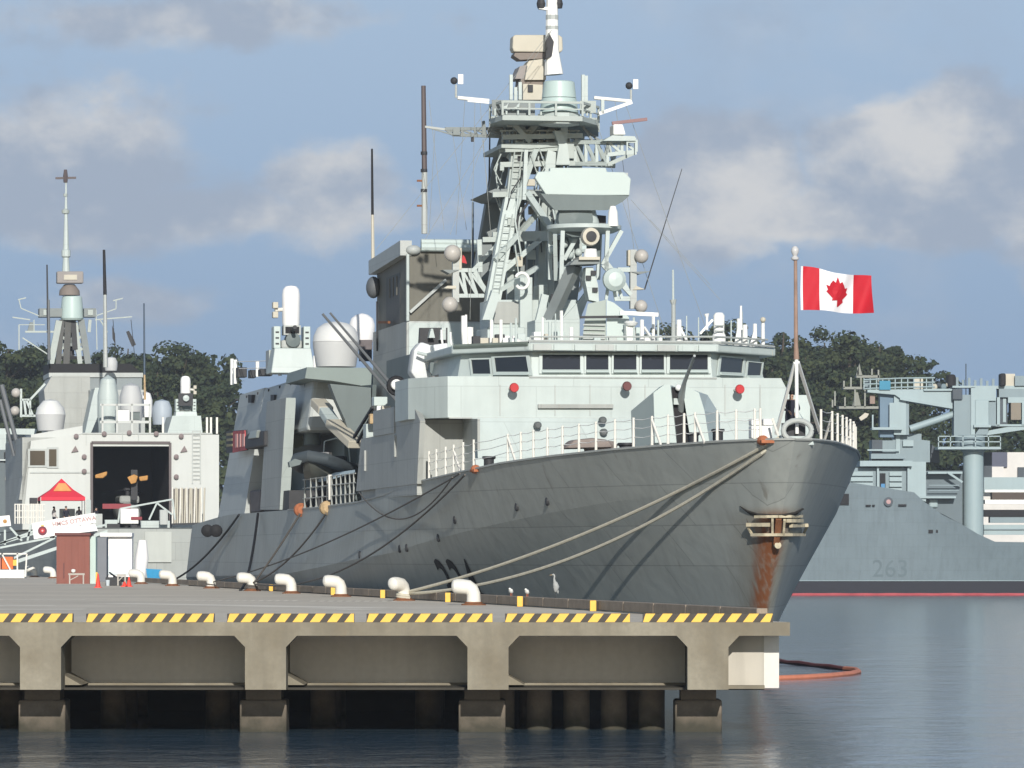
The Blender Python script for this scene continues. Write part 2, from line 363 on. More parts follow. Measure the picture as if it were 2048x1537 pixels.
# front piles: broad square footings, round piles behind them
for c in cols:
    x = c+cw/2-.14
    b = MB(); b.box(x-.66, x+.60, PY+2.1, PY+3.6, -2, fz(1405)); b.build('footing', PILEM, pier_o, bevel=.06)
    b = MB(); b.box(x-.5, x+.45, PY+2.2, PY+3.4, fz(1405)-.01, z0+.02); b.build('footing_neck', PILEM, pier_o)
pile = None
for yy in (PY+4.2, PY+8, PY+12, PY+16):
    for k in range(-6, 8):
        x = fx(1405)-.2-k*1.02*1.0 if yy < PY+5 else fx(1405)-.5-k*5.86/2-1
        if yy < PY+5 and not (0 < k < 6): continue
        if x > edge_x(yy)-.6: continue
        if pile is None:
            pile = MB().lathe([(.36, -2), (.36, 1.5), (.36, z1)], n=14).build('pile', PILEM, pier_o, smooth=SM); pile.location = (x, yy, 0)
        else: inst(pile, (x, yy, 0), pier_o)
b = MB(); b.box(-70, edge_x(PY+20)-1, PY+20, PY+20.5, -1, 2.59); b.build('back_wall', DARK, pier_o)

# striped kerb blocks
def kerb(x0, x1, last=False):
    zt = DZ+.225; y0, y1 = PY+.03, PY+.33
    b = MB(); b.box(x0, x1, y0, y1, DZ, zt); o = b.build('kerb_block', BLK, pier_o)
    me = o.data
    p = .455; wd = .255; lean = .17; x = x0-.10
    while x < x1:
        zz = [(x+0, DZ+.004), (x+wd, DZ+.004), (x+wd+lean, zt-.0), (x+lean, zt-.0)]
        # clip to the block
        cl = [(min(max(a, x0+.003), x1-.003), z) for a, z in zz]
        if cl[1][0]-cl[0][0]+cl[2][0]-cl[3][0] > .05:
            s_ = MB(); f = [(a, y0-.004, z) for a, z in cl]; g = [(a, y0+.02, z) for a, z in cl]
            s_.prism(f, g)
            s_.prism([(cl[3][0], y0-.004, zt-.003), (cl[2][0], y0-.004, zt-.003), (cl[2][0], y1, zt-.003), (cl[3][0], y1, zt-.003)], [(cl[3][0], y0-.004, zt+.004), (cl[2][0], y0-.004, zt+.004), (cl[2][0], y1, zt+.004), (cl[3][0], y1, zt+.004)])
            s_.build('stripe', YEL, o)
        x += p
for a, c in ((-560, -420), (-395, -140), (-110, 145), (172, 428), (454, 708), (733, 985), (1010, 1260), (1286, 1546)): kerb(fx(a), fx(c))
# timber kerb along the berth edge: long baulks on the deck with yellow gaps between
yk = PY+2.5; i = 0
while yk < 330:
    ln = 4.6 if i % 1 == 0 else 4.6
    a = Vector((edge_x(yk)-.18, yk, DZ+.19)); c = Vector((edge_x(yk+ln)-.18, yk+ln, DZ+.19))
    MB().bar(a, c, .30, .30).build('baulk', TIMBER, pier_o, bevel=.02)
    yk += ln+.12; i += 1
for px, hgt in ((1183, .34), (1037, .36), (893, .36), (763, .34), (664, .36), (540, .33)):
    # on the line just inside the baulks
    k = (px-HX)/F; y = (7.31+.1674*PY-.55)/(.1674+k)
    MB().cbox((edge_x(y)-.50, y, DZ+hgt/2), .20, .20, hgt).build('kerb_marker', YEL, pier_o, bevel=.02)
# worn painted lines on the deck
def dline(px0, py0, px1, py1, wid, name='painted_line', seg=0):
    a = WD.floor(px0, py0, DZ); c = WD.floor(px1, py1, DZ); n = 1 if not seg else seg
    b = MB()
    for k in range(n):
        t0 = k/n; t1 = (k+(.62 if seg else 1))/n
        p = a.lerp(c, t0); q = a.lerp(c, t1); d = (q-p).normalized(); s_ = Vector((-d.y, d.x, 0))*wid/2; z = Vector((0, 0, .004))
        b.add([p-s_+z, q-s_+z, q+s_+z, p+s_+z], [(0, 1, 2, 3)])
    b.build(name, WORN if wid > 1 else LINEM, pier_o, recalc=False)
dline(-60, 1200, 175, 1200, 4.5, seg=14); dline(335, 1202, 600, 1202, 4.2, seg=16); dline(620, 1203, 800, 1203, 3.6, seg=10)
dline(-60, 1212, 110, 1212, 3.2); dline(215, 1207, 740, 1216.5, 2.4); dline(-60, 1219, 170, 1219, 2.4); dline(640, 1218, 745, 1220, 1.6)

# ------------------------------------------------------------ bollards
def bollard_mesh():
    b = MB(); b.lathe([(.46, 0), (.46, .05), (.33, .07), (.30, .1)], n=20)
    b.cur = 1
    path = [(.0, 0, .02), (.0, 0, .22), (-.01, 0, .40), (-.08, 0, .56), (-.22, 0, .66), (-.42, 0, .70), (-.60, 0, .70), (-.70, 0, .69), (-.74, 0, .69)]
    b.tube(path, [.235, .225, .225, .225, .225, .225, .21, .15, .06], n=18)
    return b
blabs = ["large white bent bollard nearest the camera, at the right end of the row", "white bollard seen end on with two pale mooring ropes looped round it", "white bent bollard just left of the one holding the pale ropes",
 "white bent bollard below the hull, fourth from the right of the row", "white bent bollard with thin dark ropes running up behind it", "white bent bollard in front of the blue grey waterline of the hull", "white bollard beside the right edge of the blue tarp", "white bent bollard between the red cones and the blue tarp"]
bys = [171.6, 188.6, 207.1, 224.5, 240.4, 259.7, 281, 301]
bol = None; BOLL = []
for i, y in enumerate(bys+[376, 397]):
    x = edge_x(y)-1.3
    lab = blabs[i] if i < 8 else ("white bollard half hidden by the left side of the brown shed", "white bollard farthest left, right of the white trestle")[i-8]
    r_ = empty('bollard', (x, y, DZ), (0, .9, .15, -.1, .2, .05, .15, -.1, 0, -.1)[i], label=lab, cat='bollard', group='white mooring bollards along the pier edge')
    if bol is None:
        m1 = bollard_mesh()
        base = MB().lathe([(.44, 0), (.44, .04), (.32, .07), (.30, .12)], n=20).mesh('base', RUST, SM)
        head = MB().tube([(.0, 0, .02), (.0, 0, .22), (-.01, 0, .40), (-.07, 0, .54), (-.20, 0, .63), (-.40, 0, .66), (-.58, 0, .67), (-.70, 0, .665), (-.76, 0, .66), (-.79, 0, .66)], [.27, .245, .245, .255, .265, .265, .262, .235, .165, .06], n=18).mesh('post', WHITEW, SM)
        bol = (base, head)
    for nme, me in (('base', bol[0]), ('post', bol[1])):
        o = bpy.data.objects.new(nme, me); COL.objects.link(o); o.parent = r_
    BOLL.append(Vector((x, y, DZ)))

# ------------------------------------------------------------ birds on the timber kerb
def heron():
    k = (1109-HX)/F; y = (7.31+.1674*PY-.18)/(.1674+k); x = edge_x(y)-.18; z = DZ+.34
    r_ = empty('heron', (x, y, z), 0, label="tall grey heron standing upright on the timber kerb before the dark hull", cat='heron')
    G = mat('heron_grey', (.36, .37, .36), .8, var=.25, scale=9)
    b = MB(); b.tube([(.03, 0, .20), (.05, 0, .26), (.06, 0, .36), (.03, 0, .48), (0, 0, .56), (-.01, 0, .64), (0, 0, .72), (-.005, 0, .76), (-.035, 0, .785), (-.075, 0, .775)], [.03, .075, .105, .085, .045, .032, .028, .03, .034, .02], n=12)
    b.tube([(.07, 0, .34), (.11, 0, .22), (.12, 0, .15)], [.05, .035, .01], n=8)
    b.build('body', G, r_, smooth=SM)
    MB().tube([(-.07, 0, .775), (-.17, 0, .76)], [.013, .003], n=6).build('beak', RUSTY, r_)
    for s in (-1, 1): MB().tube([(.04, s*.025, .22), (.03, s*.025, .11), (.035, s*.025, .0), (-.02, s*.03, .004)], .008, n=6).build('leg', DARK, r_)
heron()
def egret(px, side, lab, rz):
    k = (px-HX)/F; y = (7.31+.1674*PY-side)/(.1674+k); x = edge_x(y)-side
    r_ = empty('white_gull', (x, y, DZ+(.34 if side < .3 else .0)), rz, label=lab, cat='bird')
    b = MB(); b.tube([(-.13, 0, .20), (-.10, 0, .22), (-.03, 0, .19), (.04, 0, .15), (.11, 0, .12), (.17, 0, .11)], [.01, .045, .075, .07, .04, .008], n=12)
    b.ball((-.12, 0, .245), .042, n=10, m=6); b.build('body', WHITE, r_, smooth=SM)
    MB().tube([(-.155, 0, .243), (-.20, 0, .235)], [.010, .002], n=6).build('beak', YEL, r_)
    for s in (-1, 1): MB().tube([(.02, s*.025, .12), (.02, s*.025, 0)], .006, n=6).build('leg', ORANGE, r_)
egret(1022, .18, "white gull on the timber kerb just left of a yellow marker", 1.2)
egret(1054, .18, "white gull on the timber kerb between the yellow marker and the grey heron", 1.2)

# ------------------------------------------------------------ hills and trees behind the harbour
HG = mat('hill_green', (.035, .05, .028), .95, var=.4, scale=.05)
def hill(name, x0, x1, y0, y1, peak):
    rows = []
    for j in range(13):
        t = j/12; row = []
        for i in range(41):
            s = i/40; x = x0+(x1-x0)*s; y = y0+(y1-y0)*t
            h = peak(s)*min(1, t*2.2)**.7*(1 if t < .7 else 1)+noise.noise(Vector((x*.03, y*.03, 1)))*2*min(1, t*4)
            row.append((x, y, h-1.0))
        rows.append(row)
    MB().grid(rows).build(name, HG, smooth=3, kind='structure')
hill('hill', -10, 130, 690, 800, lambda s: 13+15*(1-max(0, min(1, (s*140-62)/14)))*min(1, s*6))
hill('hill', -130, -20, 690, 800, lambda s: 25*min(1, (1-s)*2.2)**.7)
FOL = [mat('foliage_dark', (.030, .048, .022), .85, var=.5, scale=.9, dark=(.012, .02, .01), fine=.3), mat('foliage_olive', (.055, .070, .026), .85, var=.5, scale=.9, dark=(.02, .03, .012), fine=.3)]
BARK = mat('bark', (.07, .055, .04), .9, var=.3, scale=3)
def crown_mesh(seed, h, rad, flat=.8, clumps=20, leaves=130):
    q = random.Random(seed); b = MB()
    lob = []
    for _ in range(clumps):
        a = q.uniform(0, 6.283); rr = rad*math.sqrt(q.random()); z = h*(.06+.86*q.random()*(1-.3*rr/rad))
        lob.append((Vector((rr*math.cos(a), rr*math.sin(a), z)), q.uniform(.18, .36)*rad+.5))
    for c, r in lob:
        tone = q.uniform(.2, .95)
        for _ in range(leaves):
            d = Vector((q.gauss(0, 1), q.gauss(0, 1), q.gauss(0, 1)*flat)).normalized()
            p = c+d*r*(q.random()**.35); p.z = c.z+(p.z-c.z)*flat
            s = q.uniform(.16, .42)
            n_ = (d+Vector((q.uniform(-1, 1), q.uniform(-1, 1), q.uniform(-.4, 1)))*.7).normalized()
            t = n_.cross(Vector((0, 0, 1))).normalized()*s; u_ = n_.cross(t).normalized()*s*q.uniform(.6, 1.1)
            b.cur = 0 if q.random() < tone else 1; b.add([p-t-u_*.6, p+t*.4-u_, p+t+u_*.5, p-t*.3+u_], [(0, 1, 2, 3)])
    return b, lob
CR = []
for i in range(6):
    h = (13, 15, 11, 16, 12, 14)[i]; rad = (5.2, 4.2, 6.0, 4.6, 5.0, 3.4)[i]
    b, lob = crown_mesh(40+i, h, rad, (.75, .8, .6, .85, .7, .8)[i], (34, 32, 34, 34, 30, 20)[i])
    tr = MB(); tr.tube([(0, 0, -9), (.1, 0, h*.25), (-.1, .1, h*.5), (.15, 0, h*.75)], [.42, .34, .24, .12], n=8)
    for c, r in lob[:9]: tr.tube([(0, 0, h*.32), (c.x*.5, c.y*.5, (c.z+h*.3)/2), tuple(c)], [.17, .11, .05], n=5)
    CR.append((b.mesh('crown', FOL if i % 3 else FOL[::-1], recalc=False), tr.mesh('trunk', BARK, smooth=3)))
def tree(px, pytop, Y, k, sc, lab, grp):
    x = (px-HX)*Y/F; h = (13, 15, 11, 16, 12, 14)[k]*.93*sc; z = CAMH+(HY-pytop)*Y/F-h
    r_ = empty('tree', (x, Y, z), (px*1.7) % 6.28, label=lab, cat='tree', group=grp); r_.scale = (sc, sc, sc)
    for nme, me in (('crown', CR[k][0]), ('trunk', CR[k][1])):
        o = bpy.data.objects.new(nme, me); COL.objects.link(o); o.parent = r_
gr = 'dark trees on the hill behind the frigate'; gl = 'trees on the hill behind the left ships'
for a in ((1300, 662, 760, 2, .8, "low tree crown showing left of the whip antenna over the bridge roof"), (1345, 648, 770, 0, .9, "broad dark tree behind the white posts on the bridge roof"), (1400, 655, 750, 4, .85, "tree behind the navigation radar on the bridge roof"), (1450, 640, 775, 0, .9, "tree behind the white cylinder on the bridge roof"), (1500, 668, 755, 2, .85, "dark tree above the right end of the bridge roof"),
          (1567, 634, 740, 5, .95, "slender tree with a flat dark top just left of the flagstaff"), (1545, 700, 725, 2, .8, "bushy tree low behind the right bridge wing"), (1612, 690, 730, 4, .9, "dark tree directly right of the flagstaff foot"), (1650, 652, 750, 3, .95, "tall dark tree under the middle of the flag"), (1700, 664, 738, 0, 1.0, "broad dark tree right of the flag's lower corner"),
          (1715, 645, 770, 5, 1.0, "tree with the highest spiky top in the clump right of the flag"), (1758, 660, 745, 1, .95, "dark tree at the middle right of the wooded hill"), (1800, 685, 755, 4, .9, "rounded tree on the right shoulder of the wooded hill"), (1835, 712, 750, 2, .85, "last sloping tree crown at the right end of the wooded hill"), (1845, 770, 720, 2, .7, "low tree seen through the gap above the crane arm"), (1660, 740, 715, 0, .9, "dark tree low behind the port bridge wing end"), (1740, 740, 712, 2, .95, "dark tree directly behind the supply ship's lattice platforms"), (1790, 760, 708, 0, .8, "dark tree behind the supply ship's railed top deck"), (1590, 760, 705, 2, .9, "dark shrubby tree behind the person at the bow")):
    tree(*a, gr)
for a in ((1870, 870, 700, 2, .7, "olive tree in the gap between the two king posts"), (2010, 880, 700, 4, .7, "olive tree low at the right edge of the photo")): tree(*a, 'olive trees behind the supply ship')
for a in ((-40, 668, 740, 0, 1.0, "tree cut by the left edge of the photo"), (15, 672, 730, 2, 1.0, "broad tree at the far left behind the second ship's mast"), (60, 668, 750, 1, .9, "olive topped tree left of the second ship's mast"), (105, 690, 735, 4, .9, "dark tree behind the foot of the second ship's mast"), (30, 750, 705, 4, .9, "dark tree low at the left behind the antenna arm"), (90, 780, 705, 2, .8, "dark tree behind the grey dome of the second ship"),
          (190, 700, 745, 2, .8, "olive tree behind the two signal flags"), (255, 672, 760, 1, .75, "pale green tree behind the thin whip aerials"), (355, 684, 735, 0, .95, "domed dark tree behind the second ship's gun mount"), (315, 722, 725, 4, .8, "dark tree left of the white gun dome"), (405, 706, 740, 3, .8, "dark tree right of the white gun dome"), (435, 760, 720, 2, .75, "low dark tree against the hangar corner of the near frigate"), (375, 780, 705, 0, .8, "dark tree filling behind the gun mount base"), (300, 790, 708, 2, .8, "dark tree behind the row of white domes")):
    tree(*a, gl)
# ------------------------------------------------------------ the near frigate
fr = FR.root('frigate', label="light grey frigate lying bow on to the camera with rust below its stem anchor", cat='warship')
def interp(x, tb):
    if x <= tb[0][0]: return tb[0][1]
    for (a, p), (b, q) in zip(tb, tb[1:]):
        if x <= b: t = (x-a)/(b-a); return p+(q-p)*t
    return tb[-1][1]
ZD = [(0, 8.72), (3, 8.70), (10, 8.56), (15, 8.42), (20, 8.27), (25, 8.05), (30, 7.87), (36, 7.7), (44, 7.3), (52, 7.1), (66, 7.0), (105, 7.0), (112, 6.9), (134, 6.6)]
DB = [(0, 0), (.25, .62), (1, 1.15), (3, 2.15), (6, 3.3), (10, 4.65), (15, 6.0), (20, 6.95), (25, 7.6), (30, 7.95), (36, 8.15), (44, 8.2), (110, 8.1), (134, 7.3)]
WB = [(0, 0), (.3, .16), (4, .9), (9, 1.95), (14, 3.0), (24, 5.0), (34, 6.5), (44, 7.3), (54, 7.7), (104, 7.5), (130, 6.9)]
US = [(-2, 6.8), (0, 6.0), (2.7, 4.5), (5.5, 2.5), (8.72, 0)]
ZK = [(0, 7.2), (10, 6.7), (25, 5.7), (40, 4.8), (60, 4.2), (75, 3.8), (134, 3.4)]
AK = [(0, 0), (6, 0), (14, .25), (30, .45), (50, .6), (134, .6)]
def hull_b(u, z):
    us = interp(z, US); d = max(0, u-us); zd = interp(u, ZD); t = min(1, max(0, (zd-z)/zd)); w_ = (1-t)**1.2
    b = interp(d, DB)*w_+interp(d, WB)*(1-w_)
    zk = interp(u, ZK); tri = (1-(z-zk)/(zd-zk)) if z > zk else max(0, (z/zk))**1.2
    return b+interp(u, AK)*max(0, min(1, tri))
def hull():
    b = MB(); ST = [((i/70)**1.7) for i in range(71)]
    def rows(side, fr_):
        out = []
        for f in fr_:
            row = []
            for s_ in ST:
                u0 = 134*s_; zd = interp(u0, ZD); zk = interp(u0, ZK)
                z = zk+(zd-zk)*(f) if f >= 0 else (zk*(1+f) if f > -1 else -1.6)
                us = interp(z, US); u = us+(134-us)*s_
                row.append((side*hull_b(u, z) if s_ > 0 else 0, u, z))
            out.append(row)
        return out
    for sd_ in (-1, 1):
        b.grid(rows(sd_, [1, .8, .6, .4, .2, 0.0001])); b.grid(rows(sd_, [0.0001, -.15, -.3, -.45, -.6, -.8, -.9999, -1.2]))
    o = b.build('hull', HULLM, fr, smooth=math.radians(28))
    # deck plating just inside the sheer
    d = MB(); L_, R_ = [], []
    for s_ in ST:
        u = 134*s_+.02; bb = hull_b(u, interp(u, ZD)-.03)
        L_.append((-bb, u, interp(u, ZD)-.03)); R_.append((bb, u, interp(u, ZD)-.03))
    d.grid([L_, R_]).build('deck', DECKP, fr)
    # stern plate
    q = MB(); q.add([(-7.3, 134, 6.6), (7.3, 134, 6.6), (7.1, 134, -1), (-7.1, 134, -1)], [(0, 1, 2, 3)]).build('transom', HULLP, fr)
    # a dark rubbing edge along the sheer
    for sd_ in (-1, 1):
        MB().tube([(sd_*(hull_b(134*s_, interp(134*s_, ZD))), 134*s_, interp(134*s_, ZD)) for s_ in ST[:52]], .05, n=5).build('gunwale', WALLP, o)
    return o
# hull material: paint with weathering, rust fan below the stem anchor
HULLM = HULLP.copy(); HULLM.name = 'hull_paint_with_anchor_rust'
def hull_rust(m):
    t = m.node_tree; b = t.nodes['Principled BSDF']; base = b.inputs['Base Color'].links[0].from_socket
    co = t.nodes.new('ShaderNodeTexCoord').outputs['Object']; sp = t.nodes.new('ShaderNodeSeparateXYZ'); t.links.new(co, sp.inputs[0])
    def mm(op, *a):
        x = t.nodes.new('ShaderNodeMath'); x.operation = op
        for i, s_ in enumerate(a):
            if isinstance(s_, (int, float)): x.inputs[i].default_value = s_
            else: t.links.new(s_, x.inputs[i])
        return x.outputs[0]
    def sm(x, lo, hi, a=0, c=1):
        r = t.nodes.new('ShaderNodeMapRange'); r.interpolation_type = 'SMOOTHSTEP'; t.links.new(x, r.inputs[0])
        for i, v in enumerate((lo, hi, a, c)): r.inputs[i+1].default_value = v
        return r.outputs[0]
    mp = t.nodes.new('ShaderNodeMapping'); mp.inputs['Scale'].default_value = (3, 3, .4); t.links.new(co, mp.inputs[0])
    n = t.nodes.new('ShaderNodeTexNoise'); n.inputs['Scale'].default_value = 1.6; n.inputs['Detail'].default_value = 5; t.links.new(mp.outputs[0], n.inputs['Vector'])
    v, u, z = sp.outputs
    wd = mm('ADD', mm('MULTIPLY', mm('MAXIMUM', mm('SUBTRACT', z, 1.6), 0.0), .115), mm('MULTIPLY', n.outputs['Fac'], .26))
    a = mm('DIVIDE', mm('ABSOLUTE', mm('ADD', v, .20)), wd)
    k = mm('MULTIPLY', sm(a, .35, 1.1, 1, 0), mm('MULTIPLY', sm(z, 5.9, 6.5, 1, 0), sm(z, .3, 3.2, .15, 1)))
    k = mm('MULTIPLY', k, sm(u, 5.2, 6.4, 1, 0))
    halo = mm('MULTIPLY', sm(a, .6, 2.6, .5, 0), mm('MULTIPLY', sm(z, 5.9, 6.6, 1, 0), sm(u, 5.5, 8, 1, 0)))
    k = mm('MULTIPLY', k, sm(n.outputs['Fac'], .25, .55, .35, 1))
    def mx(f, x, c):
        r = t.nodes.new('ShaderNodeMixRGB'); t.links.new(f, r.inputs[0]); t.links.new(x, r.inputs[1]); r.inputs[2].default_value = (*c, 1); return r.outputs[0]
    cur = mx(halo, base, (.13, .10, .06)); cur = mx(k, cur, (.19, .07, .028))
    # thin rust runs down the shell
    mp2 = t.nodes.new('ShaderNodeMapping'); mp2.inputs['Scale'].default_value = (1.2, 1.2, .05); t.links.new(co, mp2.inputs[0])
    n2 = t.nodes.new('ShaderNodeTexNoise'); n2.inputs['Scale'].default_value = 1.2; n2.inputs['Detail'].default_value = 6; t.links.new(mp2.outputs[0], n2.inputs['Vector'])
    cur = mx(sm(n2.outputs['Fac'], .66, .76, 0, .45), cur, (.10, .075, .05))
    t.links.new(cur, b.inputs['Base Color'])
hull_rust(HULLM)
hu = hull()
def fpx(name, pts, u, th, m=None, parent=None, bevel=0, **k):      # an outline standing athwartships, with thickness aft
    return MB().ext([FR.at(x, y, u) for x, y in pts], (0, th, 0)).build(name, m or PAINT, parent or fr, bevel=bevel, **k)
def spx(name, pts, v, th, m=None, parent=None, bevel=0, **k):      # an outline on the ship's side, with thickness inboard
    return MB().ext([FR.side(x, y, v) for x, y in pts], (th, 0, 0)).build(name, m or WALLP, parent or fr, bevel=bevel, **k)
def edge_at(px, lo=.5, hi=60):      # distance aft where the starboard sheer shows at this bearing
    for _ in range(40):
        m_ = (lo+hi)/2; P = FR.world((-hull_b(m_, interp(m_, ZD)), m_, 0)); x = HX+F*P.x/P.y
        if x > px: lo = m_
        else: hi = m_
    return lo
def hull_hit(px, py, lo=.1, hi=90):
    f = lambda u: (lambda p: abs(p.x)-hull_b(u, p.z))(FR.at(px, py, u))
    u = lo
    while f(u) > 0 and u < hi: u += .04
    return FR.at(px, py, u)
# pennant number on the starboard bow
def hull_text(body, cu, cz, size, side, m, parent, bfun):
    me = text_mesh(body, size, 0, .02)
    bm = bmesh.new(); bm.from_mesh(me); bmesh.ops.subdivide_edges(bm, edges=bm.edges, cuts=1); bm.to_mesh(me); bm.free()
    for v_ in me.vertices:
        a, h = v_.co.x, v_.co.y; u = cu+a*(1 if side > 0 else -1); z = cz+h; b_ = bfun(u, z)+.03
        v_.co = (side*b_, u, z)
    me.materials.clear(); me.materials.append(m)
    o = bpy.data.objects.new('pennant_number', me); COL.objects.link(o); o.parent = parent; return o
hull_text('334', 31.5, 3.15, 3.6, -1, BLACK, hu, hull_b)
# scuttles and small dark openings along the shell
for px, py in ((720, 1110), (800, 1098), (814, 1096), (877, 1076), (910, 1040), (1034, 1014), (1095, 1003)):
    u = max(8, edge_at(px, 6, 75)); 
    pt = hull_hit(px, py); u = pt.y; z = pt.z; b_ = hull_b(u, z)
    MB().lathe([(.14, -.06), (.17, -.03), (.17, .04)], (-b_, u, z), n=12, axis='x').build('scuttle', DARK, hu)

# stem anchor in its pocket
def anchor():
    a = empty('anchor', (0, 0, 0)); a.parent = fr
    H = lambda x, y, o=.0: hull_hit(x, y)+Vector((0, -o, 0))
    lip = [(1478, 1013), (1492, 1021), (1512, 1027), (1540, 1029), (1568, 1028), (1590, 1024), (1604, 1017)]
    low_ = [(1486, 1018), (1500, 1031), (1520, 1038), (1545, 1040), (1570, 1038), (1590, 1032), (1600, 1024)]
    b = MB(); n = len(lip)
    rows = [[H(x, y, .02) for x, y in lip], [H(x, y, .26) for x, y in lip], [H(x, y+3, .30) for x, y in lip], [H(x, y, .04) for x, y in low_]]
    b.grid(rows); b.build('hood', mat('hood_dark', (.05, .045, .04), .8, var=.3, scale=3), a, smooth=SM)
    bk = [(1490, 1030), (1604, 1026), (1612, 1052), (1600, 1068), (1560, 1078), (1510, 1066), (1496, 1050)]
    c = H(1550, 1048, .03); m_ = MB(); pts = [H(x, y, .03) for x, y in bk]
    m_.add(pts+[c], [(i, (i+1) % len(pts), len(pts)) for i in range(len(pts))]); m_.build('pocket', mat('pocket_dark_rust', (.11, .07, .045), .8, var=.5, scale=2), a, recalc=False)
    def P(x, y, o): 
        q = H(min(max(x, 1500), 1604), y, o); return FR.at(x, y, q.y) 
    def bar(p, q, w_, m=RUSTY, nm='fluke', o=.28, h=None):
        pts = [P(p[0]+(q[0]-p[0])*t/4, p[1]+(q[1]-p[1])*t/4, o) for t in range(5)]
        b = MB()
        for s, e in zip(pts, pts[1:]): b.bar(s, e, w_, h or w_)
        b.build(nm, m, a)
    cream = mat('cream_rusted_steel', (.52, .46, .33), .7, var=.4, scale=4, rust=.8)
    bar((1503, 1070), (1609, 1070), .10, cream, 'crossbar', .34); bar((1510, 1034), (1604, 1033), .09, cream, 'crossbar')
    bar((1494, 1050), (1538, 1050), .13, cream); bar((1494, 1051), (1504, 1069), .07, cream)
    bar((1572, 1042), (1604, 1042), .12, cream); bar((1582, 1052), (1616, 1051), .12, cream); bar((1615, 1052), (1607, 1069), .07, cream)
    bar((1545, 1034), (1545, 1070), .08, cream, 'shank'); bar((1569, 1040), (1567, 1069), .08, cream, 'shank')
    bar((1557, 1036), (1552, 1086), .20, RUST, 'crown_block', .2)
    MB().lathe([(.0, -.12), (.12, -.1), (.12, .1), (.0, .12)], H(1551, 1091, .3), n=12, axis='y').build('shackle', cream, a)
anchor()

# bow fittings
def stanch(u, side, h=1.08, parent=None, src=[None], inset=.12, r=.05, z=None, v=None, m=None):
    v = side*(hull_b(u, interp(u, ZD))-inset) if v is None else v; z = interp(u, ZD)-.02 if z is None else z
    if src[0] is None:
        src[0] = MB().tube([(0, 0, 0), (0, 0, .07), (0, 0, .08), (0, 0, 1.08)], [.085, .08, .052, .045], n=8).mesh('stanchion', m or WHITEW, SM)
    o = bpy.data.objects.new('stanchion', src[0]); COL.objects.link(o); o.parent = parent; o.location = (v, u, z); o.scale = (1, 1, h/1.08)
    return Vector((v, u, z))
gr_s = empty('guard_rail'); gr_s.parent = fr; tag(gr_s, label="white guard rail on the starboard side of the forecastle")
pts = []
for px in (851, 865.5, 884, 900, 919, 940, 1008, 1034, 1059, 1087, 1117, 1150, 1184, 1222, 1259, 1296, 1328, 1360, 1382, 1426, 1464, 1501, 1550):
    u = edge_at(px, 1, 40); pts.append(stanch(u, -1, 1.2 if px < 950 else 1.12, gr_s, inset=.15))
wires = MB()
for a, b in zip(pts, pts[1:]):
    if abs((a-b).length) > 5.9: continue
    for h in (.42, .75, 1.06):
        m_ = (a+b)/2+Vector((0, 0, h-.05)); wires.tube([a+Vector((0, 0, h)), m_, b+Vector((0, 0, h))], .013, n=4, cap=False)
wires.build('wire', WHITE, gr_s)
for k in (3, 6, 15, 18):
    a = pts[k]; MB().bar(a+Vector((0, 0, .95)), a+Vector((.15, -.9, .02)), .07).build('stay', WHITEW, gr_s)
gr_p = empty('guard_rail'); gr_p.parent = fr; tag(gr_p, label="white guard rail on the port side of the forecastle")
pts = []
for u in (1.6, 3.2, 4.6, 5.9, 7.4, 8.9, 10.5, 12.2, 14, 16, 18, 20.5, 23): pts.append(stanch(u, 1, 1.12, gr_p, inset=.15))
wires = MB()
for a, b in zip(pts, pts[1:]):
    for h in (.42, .75, 1.06): wires.tube([a+Vector((0, 0, h)), (a+b)/2+Vector((0, 0, h-.04)), b+Vector((0, 0, h))], .013, n=4, cap=False)
wires.build('wire', WHITE, gr_p)
for k in (1, 5, 8): MB().bar(pts[k]+Vector((0, 0, .95)), pts[k]+Vector((-.12, .8, .02)), .07).build('stay', WHITEW, gr_p)
# bull ring: heavy rounded fairlead at the stem head
b = MB(); c = FR.at(1595, 862, .35)
ring = [(c+Vector((math.cos(a)*.50, 0, math.sin(a)*.36))) for a in [k*math.pi/8 for k in range(17)]]
b.tube(ring, .095, n=10, cap=False); b.build('bull_ring', PAINT, fr, smooth=SM)
MB().ext([c+Vector((-.62, .05, -.5)), c+Vector((.62, .05, -.5)), c+Vector((.52, .05, -.18)), c+Vector((-.52, .05, -.18))], (0, .7, 0)).build('bull_ring_seat', LIGHTP, fr, bevel=.04)
MB().ext([c+Vector((-.42, .6, -.3)), c+Vector((.42, .6, -.3)), c+Vector((.42, .6, .28)), c+Vector((-.42, .6, .28))], (0, .06, 0)).build('bull_ring_back', DARK, fr)
# jackstaff with its stays
js = empty('jackstaff'); js.parent = fr; U0 = .75
MB().tube([FR.at(1594, 868, U0), FR.at(1593, 718, U0)], .065, n=10).build('lower_pole', WHITE, js, smooth=SM)
MB().tube([FR.at(1593, 719, U0), FR.at(1592, 690, U0), FR.at(1591, 520, U0)], [.10, .075, .06], n=10).build('upper_pole', mat('rust_brown_pole', (.30, .20, .155), .7, var=.3, scale=2, rust=.8), js, smooth=SM)
MB().lathe([(.06, 0), (.13, .04), (.14, .10), (.07, .17), (.10, .22), (.14, .32), (.13, .42), (.06, .50)], FR.at(1590, 522, U0), n=12).build('truck', mat('pole_cap', (.5, .5, .5), .3, var=.1), js, smooth=SM)
for p, q, nm in (((1596, 725, U0), (1640, 866, 4.2), 'stay'), ((1590, 726, U0), (1552, 868, 3.2), 'stay')):
    MB().bar(FR.at(*p), FR.at(*q), .10).build(nm, WHITE, js)
